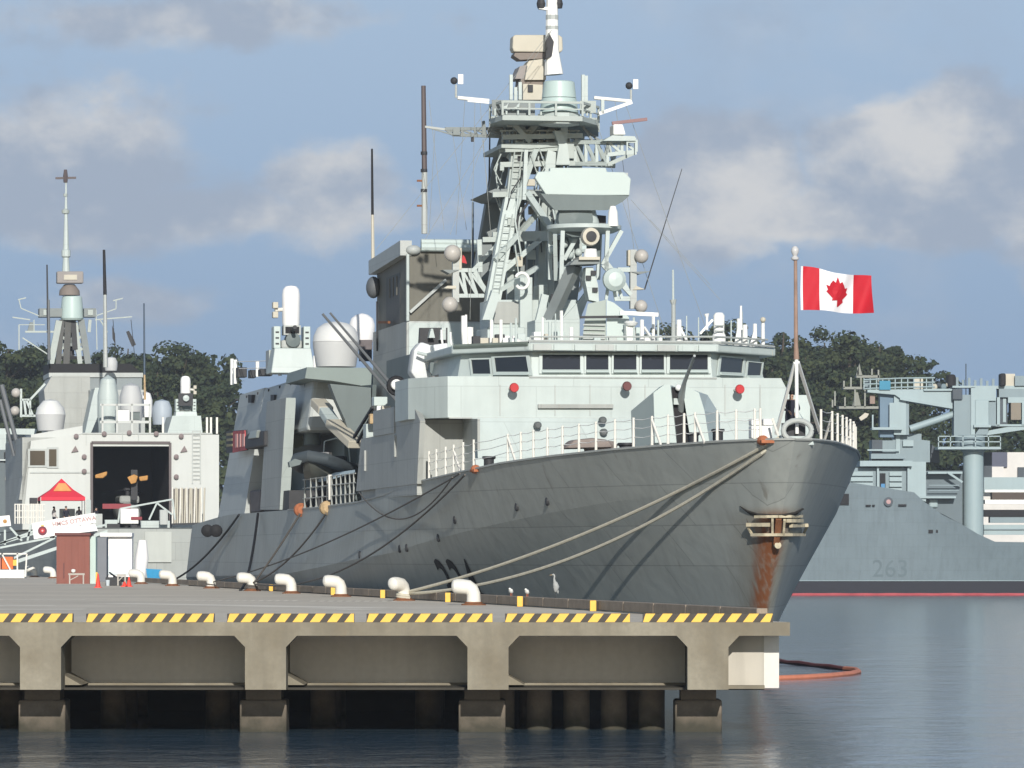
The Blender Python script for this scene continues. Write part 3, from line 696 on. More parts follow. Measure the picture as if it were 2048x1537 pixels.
# mooring bitts, chocks and gear on the forecastle
def bitt(px, py, u, w_=.34, h=.75, m=DARK):
    c = FR.at(px, py, u); z = interp(u, ZD)
    g = empty('mooring_bitt'); g.parent = fr
    for d in (0, .75): MB().lathe([(w_*.62, 0), (w_*.5, .05), (w_*.5, h-.12), (w_*.68, h-.08), (w_*.66, h)], (c.x+d*.15, c.y+d, z), n=14).build('post', m, g, smooth=SM)
    MB().box(c.x-.3, c.x+.5, c.y-.35, c.y+1.1, z-.01, z+.06).build('bed', m, g)
bitt(1388, 880, 12); bitt(1437, 880, 9.5); bitt(1253, 880, 18.5, .5, .7); bitt(978, 905, 25.5, .4, .6)
ca = FR.at(1200, 890, 21)
MB().lathe([(.75, 0), (.8, .15), (.62, .55), (.70, .75), (.55, .9), (.1, .95)], (ca.x, ca.y, interp(21, ZD)), n=16).build('capstan', mat('canvas_cover', (.25, .21, .19), .9, var=.2, scale=2, bump=.5), fr, smooth=SM)
MB().ext([FR.at(1130, 898, 20), FR.at(1148, 880, 20), FR.at(1185, 876, 20), FR.at(1218, 880, 20), FR.at(1228, 896, 20)], (0, 1.4, 0)).build('covered_windlass', MATS['canvas_cover'], fr, bevel=.12, smooth=SM)
fl = FR.at(1575, 872, 1.6)
for px, py, u in ((1555, 878, .8), (930, 950, 23.8)):
    c = FR.at(px, py, u); z = interp(u, ZD); v = -hull_b(u, z)
    b = MB(); b.lathe([(.12, -.2), (.18, -.12), (.15, 0), (.18, .12), (.12, .2)], (v+.05, u, z-.02), n=12, axis='y'); b.box(v-.1, v+.35, u-.5, u+.5, z-.12, z-.02)
    b.build('fairlead', mat('orange_rust', (.42, .15, .07), .8, var=.4, scale=4), fr, smooth=SM)
# stack of white boxes by the port of the person
for x0, x1, y0, y1 in ((1503, 1545, 852, 877), (1503, 1523, 838, 851), (1527, 1548, 838, 851)):
    fpx('deck_locker', [(x0, y1), (x1, y1), (x1, y0), (x0, y0)], 3.4, .5, WHITE, bevel=.03)
b = MB(); b.tube([FR.at(1545, 838, 2.6), FR.at(1558, 876, 2.3), FR.at(1580, 862, 2.2)], .05, n=6); b.build('bow_roller', WHITEW, fr)

# gun turret
g = empty('deck_gun'); g.parent = fr; UG = 19.0
A_ = lambda x, y, u=UG: FR.at(x, y, u)
zb = interp(UG, ZD)
def facet(pts0, back, nm, m=LIGHTP): MB().prism(pts0, back).build(nm, m, g)
lf = [A_(1310, 886), A_(1353, 886), A_(1341, 771), A_(1330, 769), A_(1307, 786)]
lb = [A_(1258, 893, UG+3.6)+Vector((.12, 0, -.2)), A_(1356, 893, UG+3.6), A_(1352, 775, UG+3.6), A_(1318, 775, UG+3.6), A_(1262, 822, UG+3.6)]
facet(lf, lb, 'turret_shell', RADAR)
rf = [A_(1382, 886), A_(1419, 886), A_(1409, 822), A_(1398, 786), A_(1369, 771), A_(1367, 790)]
rb = [A_(1382, 893, UG+3.6), A_(1440, 893, UG+3.6), A_(1440, 830, UG+3.6), A_(1415, 790, UG+3.6), A_(1372, 775, UG+3.6), A_(1370, 795, UG+3.6)]
facet(rf, rb, 'turret_shell', RADAR)
MB().prism([A_(1345, 886, UG+.5), A_(1385, 886, UG+.5), A_(1372, 775, UG+.5), A_(1338, 775, UG+.5)], [A_(1345, 893, UG+3.5), A_(1385, 893, UG+3.5), A_(1375, 780, UG+3.5), A_(1340, 780, UG+3.5)]).build('gun_slot', BLACK, g)
MB().lathe([(1.9, 0), (1.9, .25), (1.75, .3)], (A_(1350, 886, UG+1.8).x, UG+1.8, interp(UG+1.8, ZD)-.03), n=28).build('turret_ring', PAINT, g, smooth=SM)
MB().tube([A_(1362, 830, UG+.8), A_(1363, 790, UG-.1), A_(1369, 765, UG-.9), A_(1389, 712, UG-3.4)], [.14, .13, .08, .05], n=12).build('barrel', mat('gun_metal', (.33, .36, .36), .4, var=.1), g, smooth=SM)
MB().ball(A_(1357, 776, UG+.3), .13).build('sight', WHITE, g, smooth=SM)
MB().box(*(lambda p: (p.x-.2, p.x+.2, UG+.2, UG+.5, p.z-.12, p.z+.12))(A_(1360, 803))).build('mount_plate', LIGHTP, g)

# ------------------------------------------------------------ bridge block
BW = LIGHTP
def plan(nm, p0, z0, p1, z1, m=BW, parent=None, bevel=0, **k): return MB().frustum(p0, z0, p1, z1).build(nm, m, parent or fr, bevel=bevel, **k)
low = [(-6.25, 30.2), (7.5, 30.2), (8.0, 33), (8.0, 46), (-6.25, 46)]; lowt = [(-6.25, 31.4), (7.7, 31.4), (8.1, 33.6), (8.1, 46), (-6.25, 46)]
plan('lower_house', low, 7.6, lowt, 10.32)
up0 = [(-7.25, 31.5), (7.5, 31.5), (8.35, 34.6), (8.35, 46), (-6.3, 46), (-6.3, 39.5), (-8.45, 38.2), (-8.45, 34.4)]
up1 = [(-7.25, 31.5), (6.6, 31.5), (7.2, 34.6), (7.2, 46), (-6.3, 46), (-6.3, 39.5), (-8.45, 38.2), (-8.45, 34.4)]
plan('wing_deck_block', up0, 10.322, up1, 12.0)
MB().box(6.9, 8.4, 34.0, 41, 9.0, 11.4).build('port_wing_bulwark', BW, fr)
# aft of the wing on the starboard side: shaded box
MB().box(-8.3, -6.3, 39.6, 46, 9.9, 11.0).build('gear_platform', WALLP, fr)
# pilothouse
ph = [(-6.25, 35.4), (-3.7, 32.1), (3.85, 32.1), (6.75, 35.4), (6.75, 43), (-6.25, 43)]
ph1 = [(-6.05, 35.5), (-3.65, 32.35), (3.8, 32.35), (6.55, 35.5), (6.55, 43), (-6.05, 43)]
plan('pilothouse', ph, 12.0, ph1, 13.12)
rf_ = [(-6.5, 35.3), (-3.85, 31.7), (4.0, 31.7), (7.2, 35.2), (7.2, 44), (-6.5, 44)]
MB().frustum(rf_, 13.06, rf_, 13.40).build('bridge_roof', BW, fr, bevel=.06)
for k in range(9):
    x0 = -3.75+k*.86; MB().box(x0+.04, x0+.80, 31.60, 31.71, 13.08, 13.34).build('roof_edge_panel', LIGHTP if k % 3 else PAINT, fr, bevel=.02)
MB().tube([(-3.9, 31.62, 13.47), (4.1, 31.62, 13.47), (7.1, 35, 13.44)], .05, n=6).build('roof_pipe', PAINT, fr)
MB().tube([(-3.9, 31.5, 11.98), (3.9, 31.5, 11.98)], .045, n=6).build('sill_pipe', PAINT, fr)
MB().tube([(-6.4, 35.15, 13.36), (-3.9, 31.75, 13.36)], .10, n=6).build('roof_pipe', GCANVAS, fr)
# windows: frame, sloping sill and pane each
def window(P0, n, quad, nm='window'):
    pts = [FR.hit(x, y, P0, n) for x, y in quad]; n = Vector(n).normalized(); c = sum(pts, Vector())/4
    f = MB(); inn = [c+(p-c)*.97 for p in pts]; out = [c+(p-c)*1.13 for p in pts]
    inn = [Vector((i.x, i.y, i.z)) for i in inn]
    for i in range(4):
        j = (i+1) % 4
        f.prism([out[i]+n*.0, out[j]+n*.0, inn[j]+n*.0, inn[i]+n*.0], [out[i]+n*.07, out[j]+n*.07, inn[j]+n*.07, inn[i]+n*.07])
    o = f.build(nm, LIGHTP, fr)
    MB().prism([p+n*.005 for p in inn], [p+n*.03 for p in inn]).build('pane', GLASS, o)
    a, b_ = (pts[0], pts[1]) if pts[0].z < pts[2].z else (pts[3], pts[2])
    MB().prism([a+n*.08, b_+n*.08, b_+n*.08+Vector((0, 0, .11)), a+n*.08+Vector((0, 0, .11))], [a+n*.22-Vector((0, 0, .04)), b_+n*.22-Vector((0, 0, .04)), b_+n*.2, a+n*.2]).build('sill', RADAR, o)
fnn = (0, -1, .22)
for x0, x1 in ((1083, 1161), (1171, 1217), (1226, 1273), (1282, 1328), (1338, 1416)):
    window((0, 32.2, 12.6), fnn, [(x0, 746), (x1, 746), (x1, 710), (x0, 710)])
nl = Vector((-3.3, -2.5, .6)); nr = Vector((3.3, -2.9, .6))
window((-5, 33.85, 12.6), nl, [(947, 754), (984, 754), (981, 719), (943, 720)])
window((-5, 33.85, 12.6), nl, [(993, 750), (1061, 750), (1055, 713), (989, 716)])
window((5.3, 33.85, 12.6), nr, [(1436, 750), (1482, 752), (1486, 718), (1440, 714)])
window((5.3, 33.85, 12.6), nr, [(1491, 757), (1519, 757), (1523, 727), (1494, 724)])
# interior hints: red lamps on brackets, grey stubs standing for small shadows, conduit
for x, y, k in ((1020, 777, 0), (1245, 774, 1), (1470, 780, 0)):
    P = FR.at(x, y, 31.45); o = MB().tube([P+Vector((0, .1, .0)), P+Vector((0, -.55, .02))], .06, n=8).build('floodlight', WHITE, fr)
    MB().lathe([(.17, -.12), (.20, .0), (.16, .1)], P+Vector((.06, -.66, .0)), n=14, axis='y').build('lamp_head', RED if not k else mat('brown_red', (.14, .05, .05), .6), o, smooth=SM)
MB().bar(FR.at(1076, 813, 31.4), FR.at(1226, 813, 31.4), .14, .16).build('conduit', WALLP, fr)
for x, y in ((1205, 841), (1207, 865), (1075, 851)):
    P = FR.at(x, y, 31.0); MB().lathe([(.10, -.2), (.15, -.15), (.15, .1)], P, n=14, axis='y').build('shadow_stub', mat('shadow_stub_grey', (.10, .11, .11), .6), fr)  # grey stubs in place of small shadows on the bridge front
for px in (1000, 1110, 1180, 1290, 1450, 1520):      # weld seams and cable runs on the bridge front
    MB().box(*(lambda p, q: (p.x-.02, p.x+.02, 31.47, 31.5, q.z, p.z))(FR.at(px, 770, 31.5), FR.at(px, 832, 31.5))).build('cable_run', PAINT, fr)
MB().box(-7.2, 7.3, 31.44, 31.5, 10.28, 10.34).build('ledge', PAINT, fr)
# shelter under the starboard wing
spx('wing_bracket', [(955, 838), (955, 900), (905, 870), (880, 838)], -6.3, .1, WALLP)
MB().box(-8.2, -6.26, 33.6, 46, 7.2, 10.3).build('screen_bulkhead', WALLP, fr)

# ------------------------------------------------------------ starboard side plating, boat bay and hangar
for v, s_ in ((-8.24, .22), (8.02, .22)):
    spx('side_plating', [(712, 983), (834, 968), (840, 842), (822, 800), (806, 797), (786, 826), (779, 868), (722, 878)], v, s_)
MB().box(-8.0, 8.0, 38, 52, 7.0, 9.9).build('superstructure_block', WALLP, fr)
for px, py in ((788, 893), (728, 922)):
    P = FR.side(px, py, -8.3); MB().box(-8.32, -8.22, P.y-.25, P.y+.25, P.z-.45, P.z+.45).build('fender_pad', WALLP, fr)
# inner wall of the boat bay and the deckhouse behind
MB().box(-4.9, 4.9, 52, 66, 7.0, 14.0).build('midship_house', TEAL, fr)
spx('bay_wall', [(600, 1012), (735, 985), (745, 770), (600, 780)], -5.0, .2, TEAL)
pl = spx('screen_plate', [(520, 1020), (559, 1020), (572, 796), (534, 804)], -8.15, .12, WALLP)
P0, P1 = FR.side(559, 1020, -8.15), FR.side(572, 796, -8.15)
MB().prism([P0+Vector((0, -.03, 0)), P0+Vector((.5, -.03, 0)), P1+Vector((.5, -.03, 0)), P1+Vector((0, -.03, 0))], [P0+Vector((0, .1, 0)), P0+Vector((.5, .1, 0)), P1+Vector((.5, .1, 0)), P1+Vector((0, .1, 0))]).build('plate_edge', LIGHTP, fr)
# hangar
zr = FR.side(560, 762, -7.4).z
hb = [(-8.1, 98.5), (8.1, 98.5), (8.1, 112), (-8.1, 112)]; ht = [(-7.0, 98.5), (7.0, 98.5), (7.0, 110.5), (-7.0, 110.5)]
MB().frustum(hb, 6.9, ht, zr).build('hangar', PAINT, fr)
MB().frustum([(-7.5, 76), (6.9, 76), (6.9, 98.49), (-7.5, 98.49)], 10.9, [(-7.0, 76.5), (6.7, 76.5), (6.7, 98.49), (-7.0, 98.49)], zr).build('hangar_front', PAINT, fr, bevel=.2)
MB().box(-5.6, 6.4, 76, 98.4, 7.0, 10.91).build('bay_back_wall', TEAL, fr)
for px in (500, 545): spx('vent_plate', [(px-4, 790), (px+3, 790), (px+3, 806), (px-4, 806)], -7.25, .3, DARK)
for k in range(8):
    P = FR.side(470+k*22, 765, -7.1); MB().lathe([(.07, -.1), (.07, .1)], (-7.0, P.y, zr-.22), n=8, axis='x').build('scupper', DARK, fr)
# lockers, liferaft canister and red and black battle board on the hangar side
tag(spx('canister', [(490, 899), (527, 893), (527, 862), (500, 864), (490, 872)], -8.35, .9, DARK, bevel=.08), label="dark liferaft canister")
spx('canister_cap', [(495, 878), (512, 876), (514, 861), (500, 864)], -8.5, .2, LIGHTP, bevel=.03)
o = spx('name_board', [(452, 907), (494, 901), (492, 860), (452, 863)], -8.25, .08, DARK)
spx('red_panel', [(465, 906), (493, 900), (489, 861), (466, 863)], -8.33, .05, mat('banner_red', (.50, .10, .11), .7, var=.35, scale=2), o)
for k, y in enumerate((866, 877, 888)): spx('lettering_bar', [(453, y+6), (464, y+5), (464, y), (453, y+1)], -8.34, .03, mat('ochre_letters', (.30, .27, .16), .7), o)
for k, x in enumerate((470, 477, 484)): spx('lettering_bar', [(x, 896-k), (x+4, 895-k), (x+4, 868), (x, 869)], -8.37, .03, mat('pink_letters', (.62, .36, .34), .7), o)
spx('deck_winch', [(490, 1028), (520, 1026), (520, 980), (497, 982), (490, 992)], -7.8, 1.4, mat('brown_gear', (.15, .13, .13), .7, var=.3, scale=3), bevel=.1)
# rail in the boat bay
SRCG = [None]; rg = empty('guard_rail'); rg.parent = fr; tag(rg, label="grey guard rail of the boat bay")
for px in (610, 622, 633, 645, 655, 664, 673, 682, 691, 700, 708):
    P = FR.side(px, 1012, -8.1); stanch(P.y, -1, 1.45, rg, v=-8.1, z=7.0, src=SRCG, m=WALLP)
Pa, Pb = FR.side(606, 0, -8.1), FR.side(711, 0, -8.1)
for h in (.5, 1.0, 1.42): MB().tube([(-8.1, Pa.y, 7+h), (-8.1, Pb.y, 7+h)], .03, n=5).build('rail', WALLP, rg)
for px, m_ in ((652, RUSTY), (600, MATS['orange_rust'])):
    P = FR.side(px, 1024, -8.25); MB().lathe([(.2, -.4), (.34, -.25), (.28, 0), (.34, .25), (.2, .4)], (-8.2, P.y, 6.95), n=14, axis='y').build('fairlead', m_, fr, smooth=SM)
# funnel of the boat bay: lit cabinet, round post and sloping davit arm
fpx('cabinet', [(576, 900), (607, 893), (607, 812), (603, 806), (582, 806), (578, 812)], 84, 1.2, mat('mint_paint', (.40, .47, .38), .5, var=.1), bevel=.05)
MB().lathe([(.42, 0), (.42, 3.4), (.30, 3.42)], FR.at(625, 890, 80), n=16).build('crane_post', TEAL, fr, smooth=SM)
MB().lathe([(.50, 0), (.50, .32)], FR.at(623, 862, 79), n=16).build('collar', WHITE, fr, smooth=SM)
dv = empty('davit'); dv.parent = fr
for a, b_, w_ in (((636, 805, 74), (652, 822, 72.5), .75), ((650, 822, 72.5), (668, 850, 71), .62), ((666, 846, 71), (712, 890, 68.5), .80)):
    MB().bar(FR.at(*a), FR.at(*b_), w_, .4).build('arm', BUFF if w_ > .7 else LIGHTP, dv, bevel=.05)
for a, b_ in (((708, 875, 66), (745, 815, 62)), ((715, 885, 66), (750, 820, 62))): MB().bar(FR.at(*a), FR.at(*b_), .12).build('brace', DARK, dv)
MB().ext([FR.at(655, 962, 66), FR.at(710, 945, 66), FR.at(710, 940, 66), FR.at(690, 943, 66), FR.at(655, 957, 66)], (0, 4, 0)).build('cradle', mat('blue_grey', (.16, .22, .27), .6), fr)
MB().box(-8.0, -5.2, 79, 90, 7.0, 8.0).build('bay_gear', DARK, fr)
MB().tube([FR.at(661, 1000, 62), FR.at(660, 950, 62)], .10, n=8).build('davit_leg', WHITEW, fr)
# platform under the large dome and the side screens by the funnel
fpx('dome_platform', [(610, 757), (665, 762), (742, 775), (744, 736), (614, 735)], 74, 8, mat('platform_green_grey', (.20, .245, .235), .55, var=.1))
fpx('platform_screen', [(660, 768), (742, 776), (742, 875), (700, 875), (690, 840), (672, 800)], 70, 1, TEAL)  # dark tone puts the shade under the dome platform into the colour
# funnel
Z = lambda y, u: FR.at(0, y, u).z
v0, v1 = -4.45, 2.4; zt, zm, zl = Z(488, 62), Z(636, 62), 12.0
MB().box(v0, v1, 62, 72.5, zm, zt).build('funnel', FUNF, fr)
MB().box(v0-.012, v0-.002, 64.5, 69.2, zm+.02, zt-1.0).build('intake_grille', SOOT, fr)
for k in range(3): MB().box(v0-.05, v0-.013, 65.4+k*1.2, 65.6+k*1.2, zm+1.4, zt-1.1).build('grille_bar', FUNF, fr)
MB().box(v0-.05, v1, 61.9, 73.5, zl-3, zm-.01).build('funnel_base', PAINT, fr)
MB().box(v0+.02, v1, 61.78, 61.88, Z(778, 62), Z(640, 62)).build('white_base_plate', BW, fr)
MB().box(v0-.07, v0-.052, 62.0, 73.4, 9.2, zm-.02).build('base_side', WALLP, fr)
for y, r_ in ((477, .17), (487, .20)): MB().tube([(v0+.6, 61.8, Z(y, 62)), (v1+1.6, 61.8, Z(y, 62))], r_, n=8).build('funnel_rim', RADAR, fr, smooth=SM)
MB().bar((v0-.1, 61.9, zt+.0), (v0-.1, 72.8, zt-.3), .55, .7).build('funnel_cap', PAINT, fr)
MB().ball((v0+.25, 61.9, zt-.1), .30, (1.2, 1, .8)).build('cap_corner', PAINT, fr, smooth=SM)
MB().tube([(v0-.02, 61.85, zt-.3), (v0-.02, 61.85, zm)], .08, n=6).build('corner_post', LIGHTP, fr)
MB().bar(FR.at(820, 625, 61.8), FR.at(892, 560, 61.8), .13).build('brace', PAINT, fr)
MB().ball((v0-.25, 72, zt-1.3), .6, (.6, 1, .9)).build('floodlight_housing', mat('housing_grey', (.12, .13, .14), .6), fr, smooth=SM)
MB().tube([(v0-.1, 71.8, zt-2), (v0-.12, 71.6, zt-4), (v0-.1, 71.7, zm-1)], .05, n=5).build('cable', DARK, fr)
MB().bar(FR.side(758, 645, v0-.3), FR.side(778, 645, v0-.3), .12).build('handle', RUST, fr)
# whip aerials
def whip(x0, y0, x1, y1, u, r0, r1, m, lab=None):
    MB().tube([FR.at(x0, y0, u), FR.at((x0+x1)/2, (y0+y1)/2, u), FR.at(x1, y1, u)], [r0, (r0+r1)/2, r1], n=7).build('whip_aerial', m, fr, smooth=SM)
whip(849, 468, 849, 345, 63, .15, .14, PAINT); whip(849, 345, 847, 172, 63, .13, .11, mat('brown_fibre', (.09, .07, .07), .5))
for y in (310, 345, 385): MB().lathe([(.16, 0), (.16, .15)], FR.at(848, y, 63), n=10).build('clamp', DARK, fr)
for y in (362, 412): MB().bar(FR.at(834, y, 63), FR.at(848, y, 63), .09).build('bracket', RUST, fr)
whip(746, 520, 745, 430, 73, .09, .07, BUFF); whip(745, 430, 744, 298, 73, .07, .05, BLACK)
whip(945, 545, 946, 405, 60, .06, .05, mat('blue_dark', (.05, .08, .12), .5)); whip(1289, 580, 1364, 338, 46, .03, .015, DARK)
whip(978, 400, 980, 238, 50, .045, .03, DARK); whip(1347, 700, 1346, 540, 36, .07, .04, LIGHTP)
whip(645, 628, 792, 800, 60, .06, .09, mat('aerial_grey', (.12, .13, .14), .5)); whip(660, 626, 800, 790, 60, .05, .09, MATS['aerial_grey'])
for x0, y0, x1, y1 in ((858, 200, 888, 460), (905, 265, 933, 460), (965, 280, 985, 465), (1262, 400, 1440, 600), (1300, 440, 1420, 570)):
    MB().tube([FR.at(x0, y0, 58), FR.at(x1, y1, 58)], .011, n=4).build('halyard', WALLP, fr)
# ------------------------------------------------------------ main mast
ms = empty('mast'); ms.parent = fr
A = FR.at
def seg(a, b, w_, m=MASTP, nm='strut', par=None, rd=False):
    p, q = A(*a), A(*b)
    o = MB(); (o.tube([p, q], w_/2, n=8) if rd else o.bar(p, q, w_))
    return o.build(nm, m, par or ms, smooth=SM if rd else None)
def truss(p0, p1, q0, q1, n, w_, m=MASTP, par=None, nm='lattice_arm'):
    b = MB()
    for i in range(n+1):
        a, c = p0.lerp(p1, i/n), q0.lerp(q1, i/n); b.bar(a, c, w_)
        if i < n: b.bar(p0.lerp(p1, i/n) if i % 2 else a, q0.lerp(q1, (i+1)/n), w_*.8)
    b.bar(p0, p1, w_*1.3); b.bar(q0, q1, w_*1.3)
    return b.build(nm, m, par or ms)
# legs
seg((978, 640, 44), (1022, 400, 45), .62, LIGHTP, 'leg'); seg((1022, 405, 45), (1040, 238, 46), .50, MASTP, 'leg')
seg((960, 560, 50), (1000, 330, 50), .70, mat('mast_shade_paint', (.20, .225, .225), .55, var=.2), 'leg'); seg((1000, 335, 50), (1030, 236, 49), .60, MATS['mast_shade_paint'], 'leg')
seg((1088, 600, 46), (1105, 320, 46), .85, MASTP, 'leg'); seg((1105, 325, 46), (1110, 235, 46), .7, MASTP, 'leg')
seg((1150, 560, 50), (1150, 330, 50), .55, MASTP, 'leg'); seg((1148, 335, 50), (1160, 236, 49), .5, LIGHTP, 'leg')
for a, b, w_, m in (((985, 545, 44.5), (1072, 295, 45), .24, LIGHTP), ((1072, 295, 45), (1000, 300, 46), .2, MASTP), ((1052, 385, 44.5), (1110, 470, 45), .26, LIGHTP), ((1030, 240, 45), (1080, 330, 46), .3, MASTP), ((1085, 236, 45), (1020, 320, 46), .3, MASTP),
                    ((1100, 320, 45.5), (1060, 236, 46), .25, MASTP), ((1110, 240, 45.5), (1150, 325, 46), .28, MASTP), ((1012, 395, 46), (1060, 300, 47), .22, MASTP), ((1035, 470, 45), (1100, 400, 46), .2, MASTP), ((975, 470, 47), (1050, 440, 47), .25, MATS['mast_shade_paint']),
                    ((985, 560, 45), (1080, 480, 45), .22, LIGHTP), ((990, 520, 44), (1035, 470, 44.5), .2, LIGHTP), ((1000, 580, 44), (1075, 535, 45), .2, LIGHTP), ((1040, 560, 46), (1040, 330, 47), .35, MATS['mast_shade_paint']), ((1125, 330, 45), (1128, 245, 45), .3, LIGHTP),
                    ((1052, 300, 44.5), (1048, 400, 44.5), .16, LIGHTP), ((1010, 230, 45), (1060, 285, 45), .2, MASTP), ((1064, 560, 48), (1066, 470, 48), .5, MATS['mast_shade_paint']), ((1020, 640, 46), (1020, 540, 46), .3, MASTP)):
    seg(a, b, w_, m)
for y, x0, x1 in ((275, 1005, 1165), (300, 1010, 1150), (390, 985, 1110), (330, 1000, 1150), (480, 965, 1110), (470, 985, 1105)):
    for u in (45, 49.5): seg((x0, y, u), (x1, y-3, u), .22, MASTP, 'cross_member')
b = MB()
for k in range(11): b.bar(A(1004+k*15, 262, 45.2), A(1004+k*15, 285, 45.2), .05)
b.bar(A(1000, 262, 45.2), A(1160, 262, 45.2), .07); b.build('platform_rail', MASTP, ms)
fpx('mast_platform', [(1003, 296), (1060, 298), (1160, 290), (1160, 284), (1003, 288)], 44.8, 5, MASTP, ms)
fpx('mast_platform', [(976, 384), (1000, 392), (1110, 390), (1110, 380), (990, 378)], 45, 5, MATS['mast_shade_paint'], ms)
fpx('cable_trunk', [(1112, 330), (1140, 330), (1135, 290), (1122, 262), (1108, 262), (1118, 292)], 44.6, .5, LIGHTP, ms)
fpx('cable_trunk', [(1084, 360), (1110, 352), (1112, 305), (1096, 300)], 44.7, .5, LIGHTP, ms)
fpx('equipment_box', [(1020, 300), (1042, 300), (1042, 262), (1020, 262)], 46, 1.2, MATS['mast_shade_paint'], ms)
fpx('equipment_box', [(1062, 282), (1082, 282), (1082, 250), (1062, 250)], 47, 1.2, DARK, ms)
# top platform
pb = MB(); za, zb_ = A(0, 236, 45).z, A(0, 226, 45).z
pl_ = [A(980, 230, 44.5), A(1005, 230, 42.5), A(1165, 230, 42.5), A(1197, 230, 44.5), A(1197, 230, 50), A(980, 230, 50)]
b = MB(); b.prism([Vector((p.x, p.y, za)) for p in pl_], [Vector((p.x, p.y, zb_)) for p in pl_]); b.build('top_platform', MASTP, ms)
pr = [(p.x, p.y) for p in pl_]
for k in range(6):
    a, c = pr[k], pr[(k+1) % 6]; z0_ = zb_; z1_ = A(0, 199, 45).z
    d = math.dist(a, c); n = max(1, int(d/1.0))
    o = MB()
    for i in range(n): 
        t = i/n; o.bar((a[0]+(c[0]-a[0])*t, a[1]+(c[1]-a[1])*t, z0_), (a[0]+(c[0]-a[0])*t, a[1]+(c[1]-a[1])*t, z1_), .09)
    o.bar((*a, z1_), (*c, z1_), .10); o.bar((*a, (z0_+z1_)/2), (*c, (z0_+z1_)/2), .06); o.build('platform_rail', MASTP, ms)
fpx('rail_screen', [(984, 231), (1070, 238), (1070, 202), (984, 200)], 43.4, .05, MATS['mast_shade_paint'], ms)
fpx('rail_screen', [(1160, 228), (1192, 226), (1192, 202), (1160, 202)], 43.4, .05, MASTP, ms)
for pp in ([(1005, 214), (1012, 212), (1018, 205), (1012, 222), (1005, 222)], [(1022, 218), (1032, 214), (1040, 204), (1038, 216), (1026, 222)]): fpx('fitting', pp, 43.2, .2, LIGHTP, ms)
for x, y0, y1 in ((1022, 150, 200), (1040, 165, 200), (1166, 150, 205), (1172, 152, 205), (1031, 175, 202), (1205, 200, 228)): seg((x, y1, 44), (x, y0, 44), .14, LIGHTP, 'post')
# bell shaped sensor
C = A(1118, 190, 43.5); s_ = (167+43.5*.986)/F
zz = lambda y: A(0, y, 43.5).z
MB().lathe([(28*s_, zz(145)), (31*s_, zz(147)), (34.5*s_, zz(179))], (C.x, C.y, 0), n=28).build('sensor_drum', mat('mint_dome', (.42, .52, .50), .4, var=.05), ms, smooth=SM)
MB().lathe([(34*s_, zz(180)), (35*s_, zz(181)), (39*s_, zz(209)), (36*s_, zz(210))], (C.x, C.y, 0), n=28).build('sensor_drum', MATS['mint_dome'], ms, smooth=SM)
MB().lathe([(37*s_, zz(211)), (43*s_, zz(212)), (41*s_, zz(234)), (30*s_, zz(236))], (C.x, C.y, 0), n=10).build('drum_base', BW, ms)
# search radar box with its pedestal, pole mast
fpx('radar_box', [(1028, 104), (1025, 96), (1026, 74), (1030, 70), (1118, 70), (1125, 75), (1126, 100), (1122, 105)], 47, .8, BUFF, ms, bevel=.05)
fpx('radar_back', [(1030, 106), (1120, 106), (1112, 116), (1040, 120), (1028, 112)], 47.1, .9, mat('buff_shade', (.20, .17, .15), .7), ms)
fpx('pedestal', [(1052, 132), (1058, 122), (1088, 118), (1092, 132)], 47, 1.2, BUFF, ms)
fpx('pedestal', [(1030, 158), (1040, 133), (1054, 130), (1050, 158)], 47, 1.4, mat('warm_grey', (.27, .25, .24), .6), ms)
fpx('pedestal', [(1050, 160), (1055, 132), (1092, 132), (1092, 160)], 46.6, 1.4, BUFF, ms)
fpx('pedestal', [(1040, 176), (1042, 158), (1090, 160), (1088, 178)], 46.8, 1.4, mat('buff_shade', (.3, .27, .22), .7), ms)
fpx('pedestal_box', [(1046, 200), (1046, 168), (1085, 170), (1085, 200)], 46.6, 1.4, BUFF, ms)
fpx('pedestal_hatch', [(1056, 184), (1066, 184), (1066, 170), (1056, 170)], 46.5, .1, DARK, ms)
MB().tube([A(1108, 150, 46), A(1104, 100, 46), A(1104, -20, 46), A(1104, -150, 46), A(1104, -330, 46)], [.42, .30, .24, .2, .06], n=10).build('pole_mast', WHITE, ms, smooth=SM)
for x in (1082, 1117): MB().lathe([(.16, -.2), (.2, 0), (.14, .22)], A(x, 8, 46), n=10).build('masthead_lamp', DARK, ms)
fpx('lamp_bracket', [(1078, 18), (1104, 22), (1104, 14), (1080, 15)], 45.9, .3, WHITE, ms); fpx('lamp_bracket', [(1104, 14), (1120, 14), (1120, 10), (1104, 10)], 45.9, .3, WHITE, ms)
for y in (62, 40): MB().lathe([(.28, 0), (.28, .2)], A(1104, y, 46), n=10).build('collar', PAINT, ms)
fpx('cable_bundle', [(1092, 118), (1104, 112), (1108, 84), (1098, 66), (1093, 80)], 45.6, .3, DARK, ms)
# yards with anemometers
seg((978, 202, 44), (915, 196, 44), .17, WHITE, 'yard', rd=True); seg((978, 206, 44), (935, 202, 44), .09, WHITE, 'yard_stay')
seg((1188, 196, 44), (1262, 203, 44), .16, WHITE, 'yard', rd=True); seg((1198, 228, 44), (1264, 205, 44), .14, WHITE, 'yard_stay')
for x, y in ((912, 162), (1262, 172)):
    o = MB().tube([A(x, 196 if x < 1000 else 204, 44), A(x, y+8, 44)], .05, n=6).build('anemometer', PAINT, ms)
    MB().ball(A(x-4, y, 44), .16, n=10, m=6).build('cup', DARK, o); MB().cbox(A(x+9, y-3, 44), .22, .1, .42).build('vane', WHITE, o)
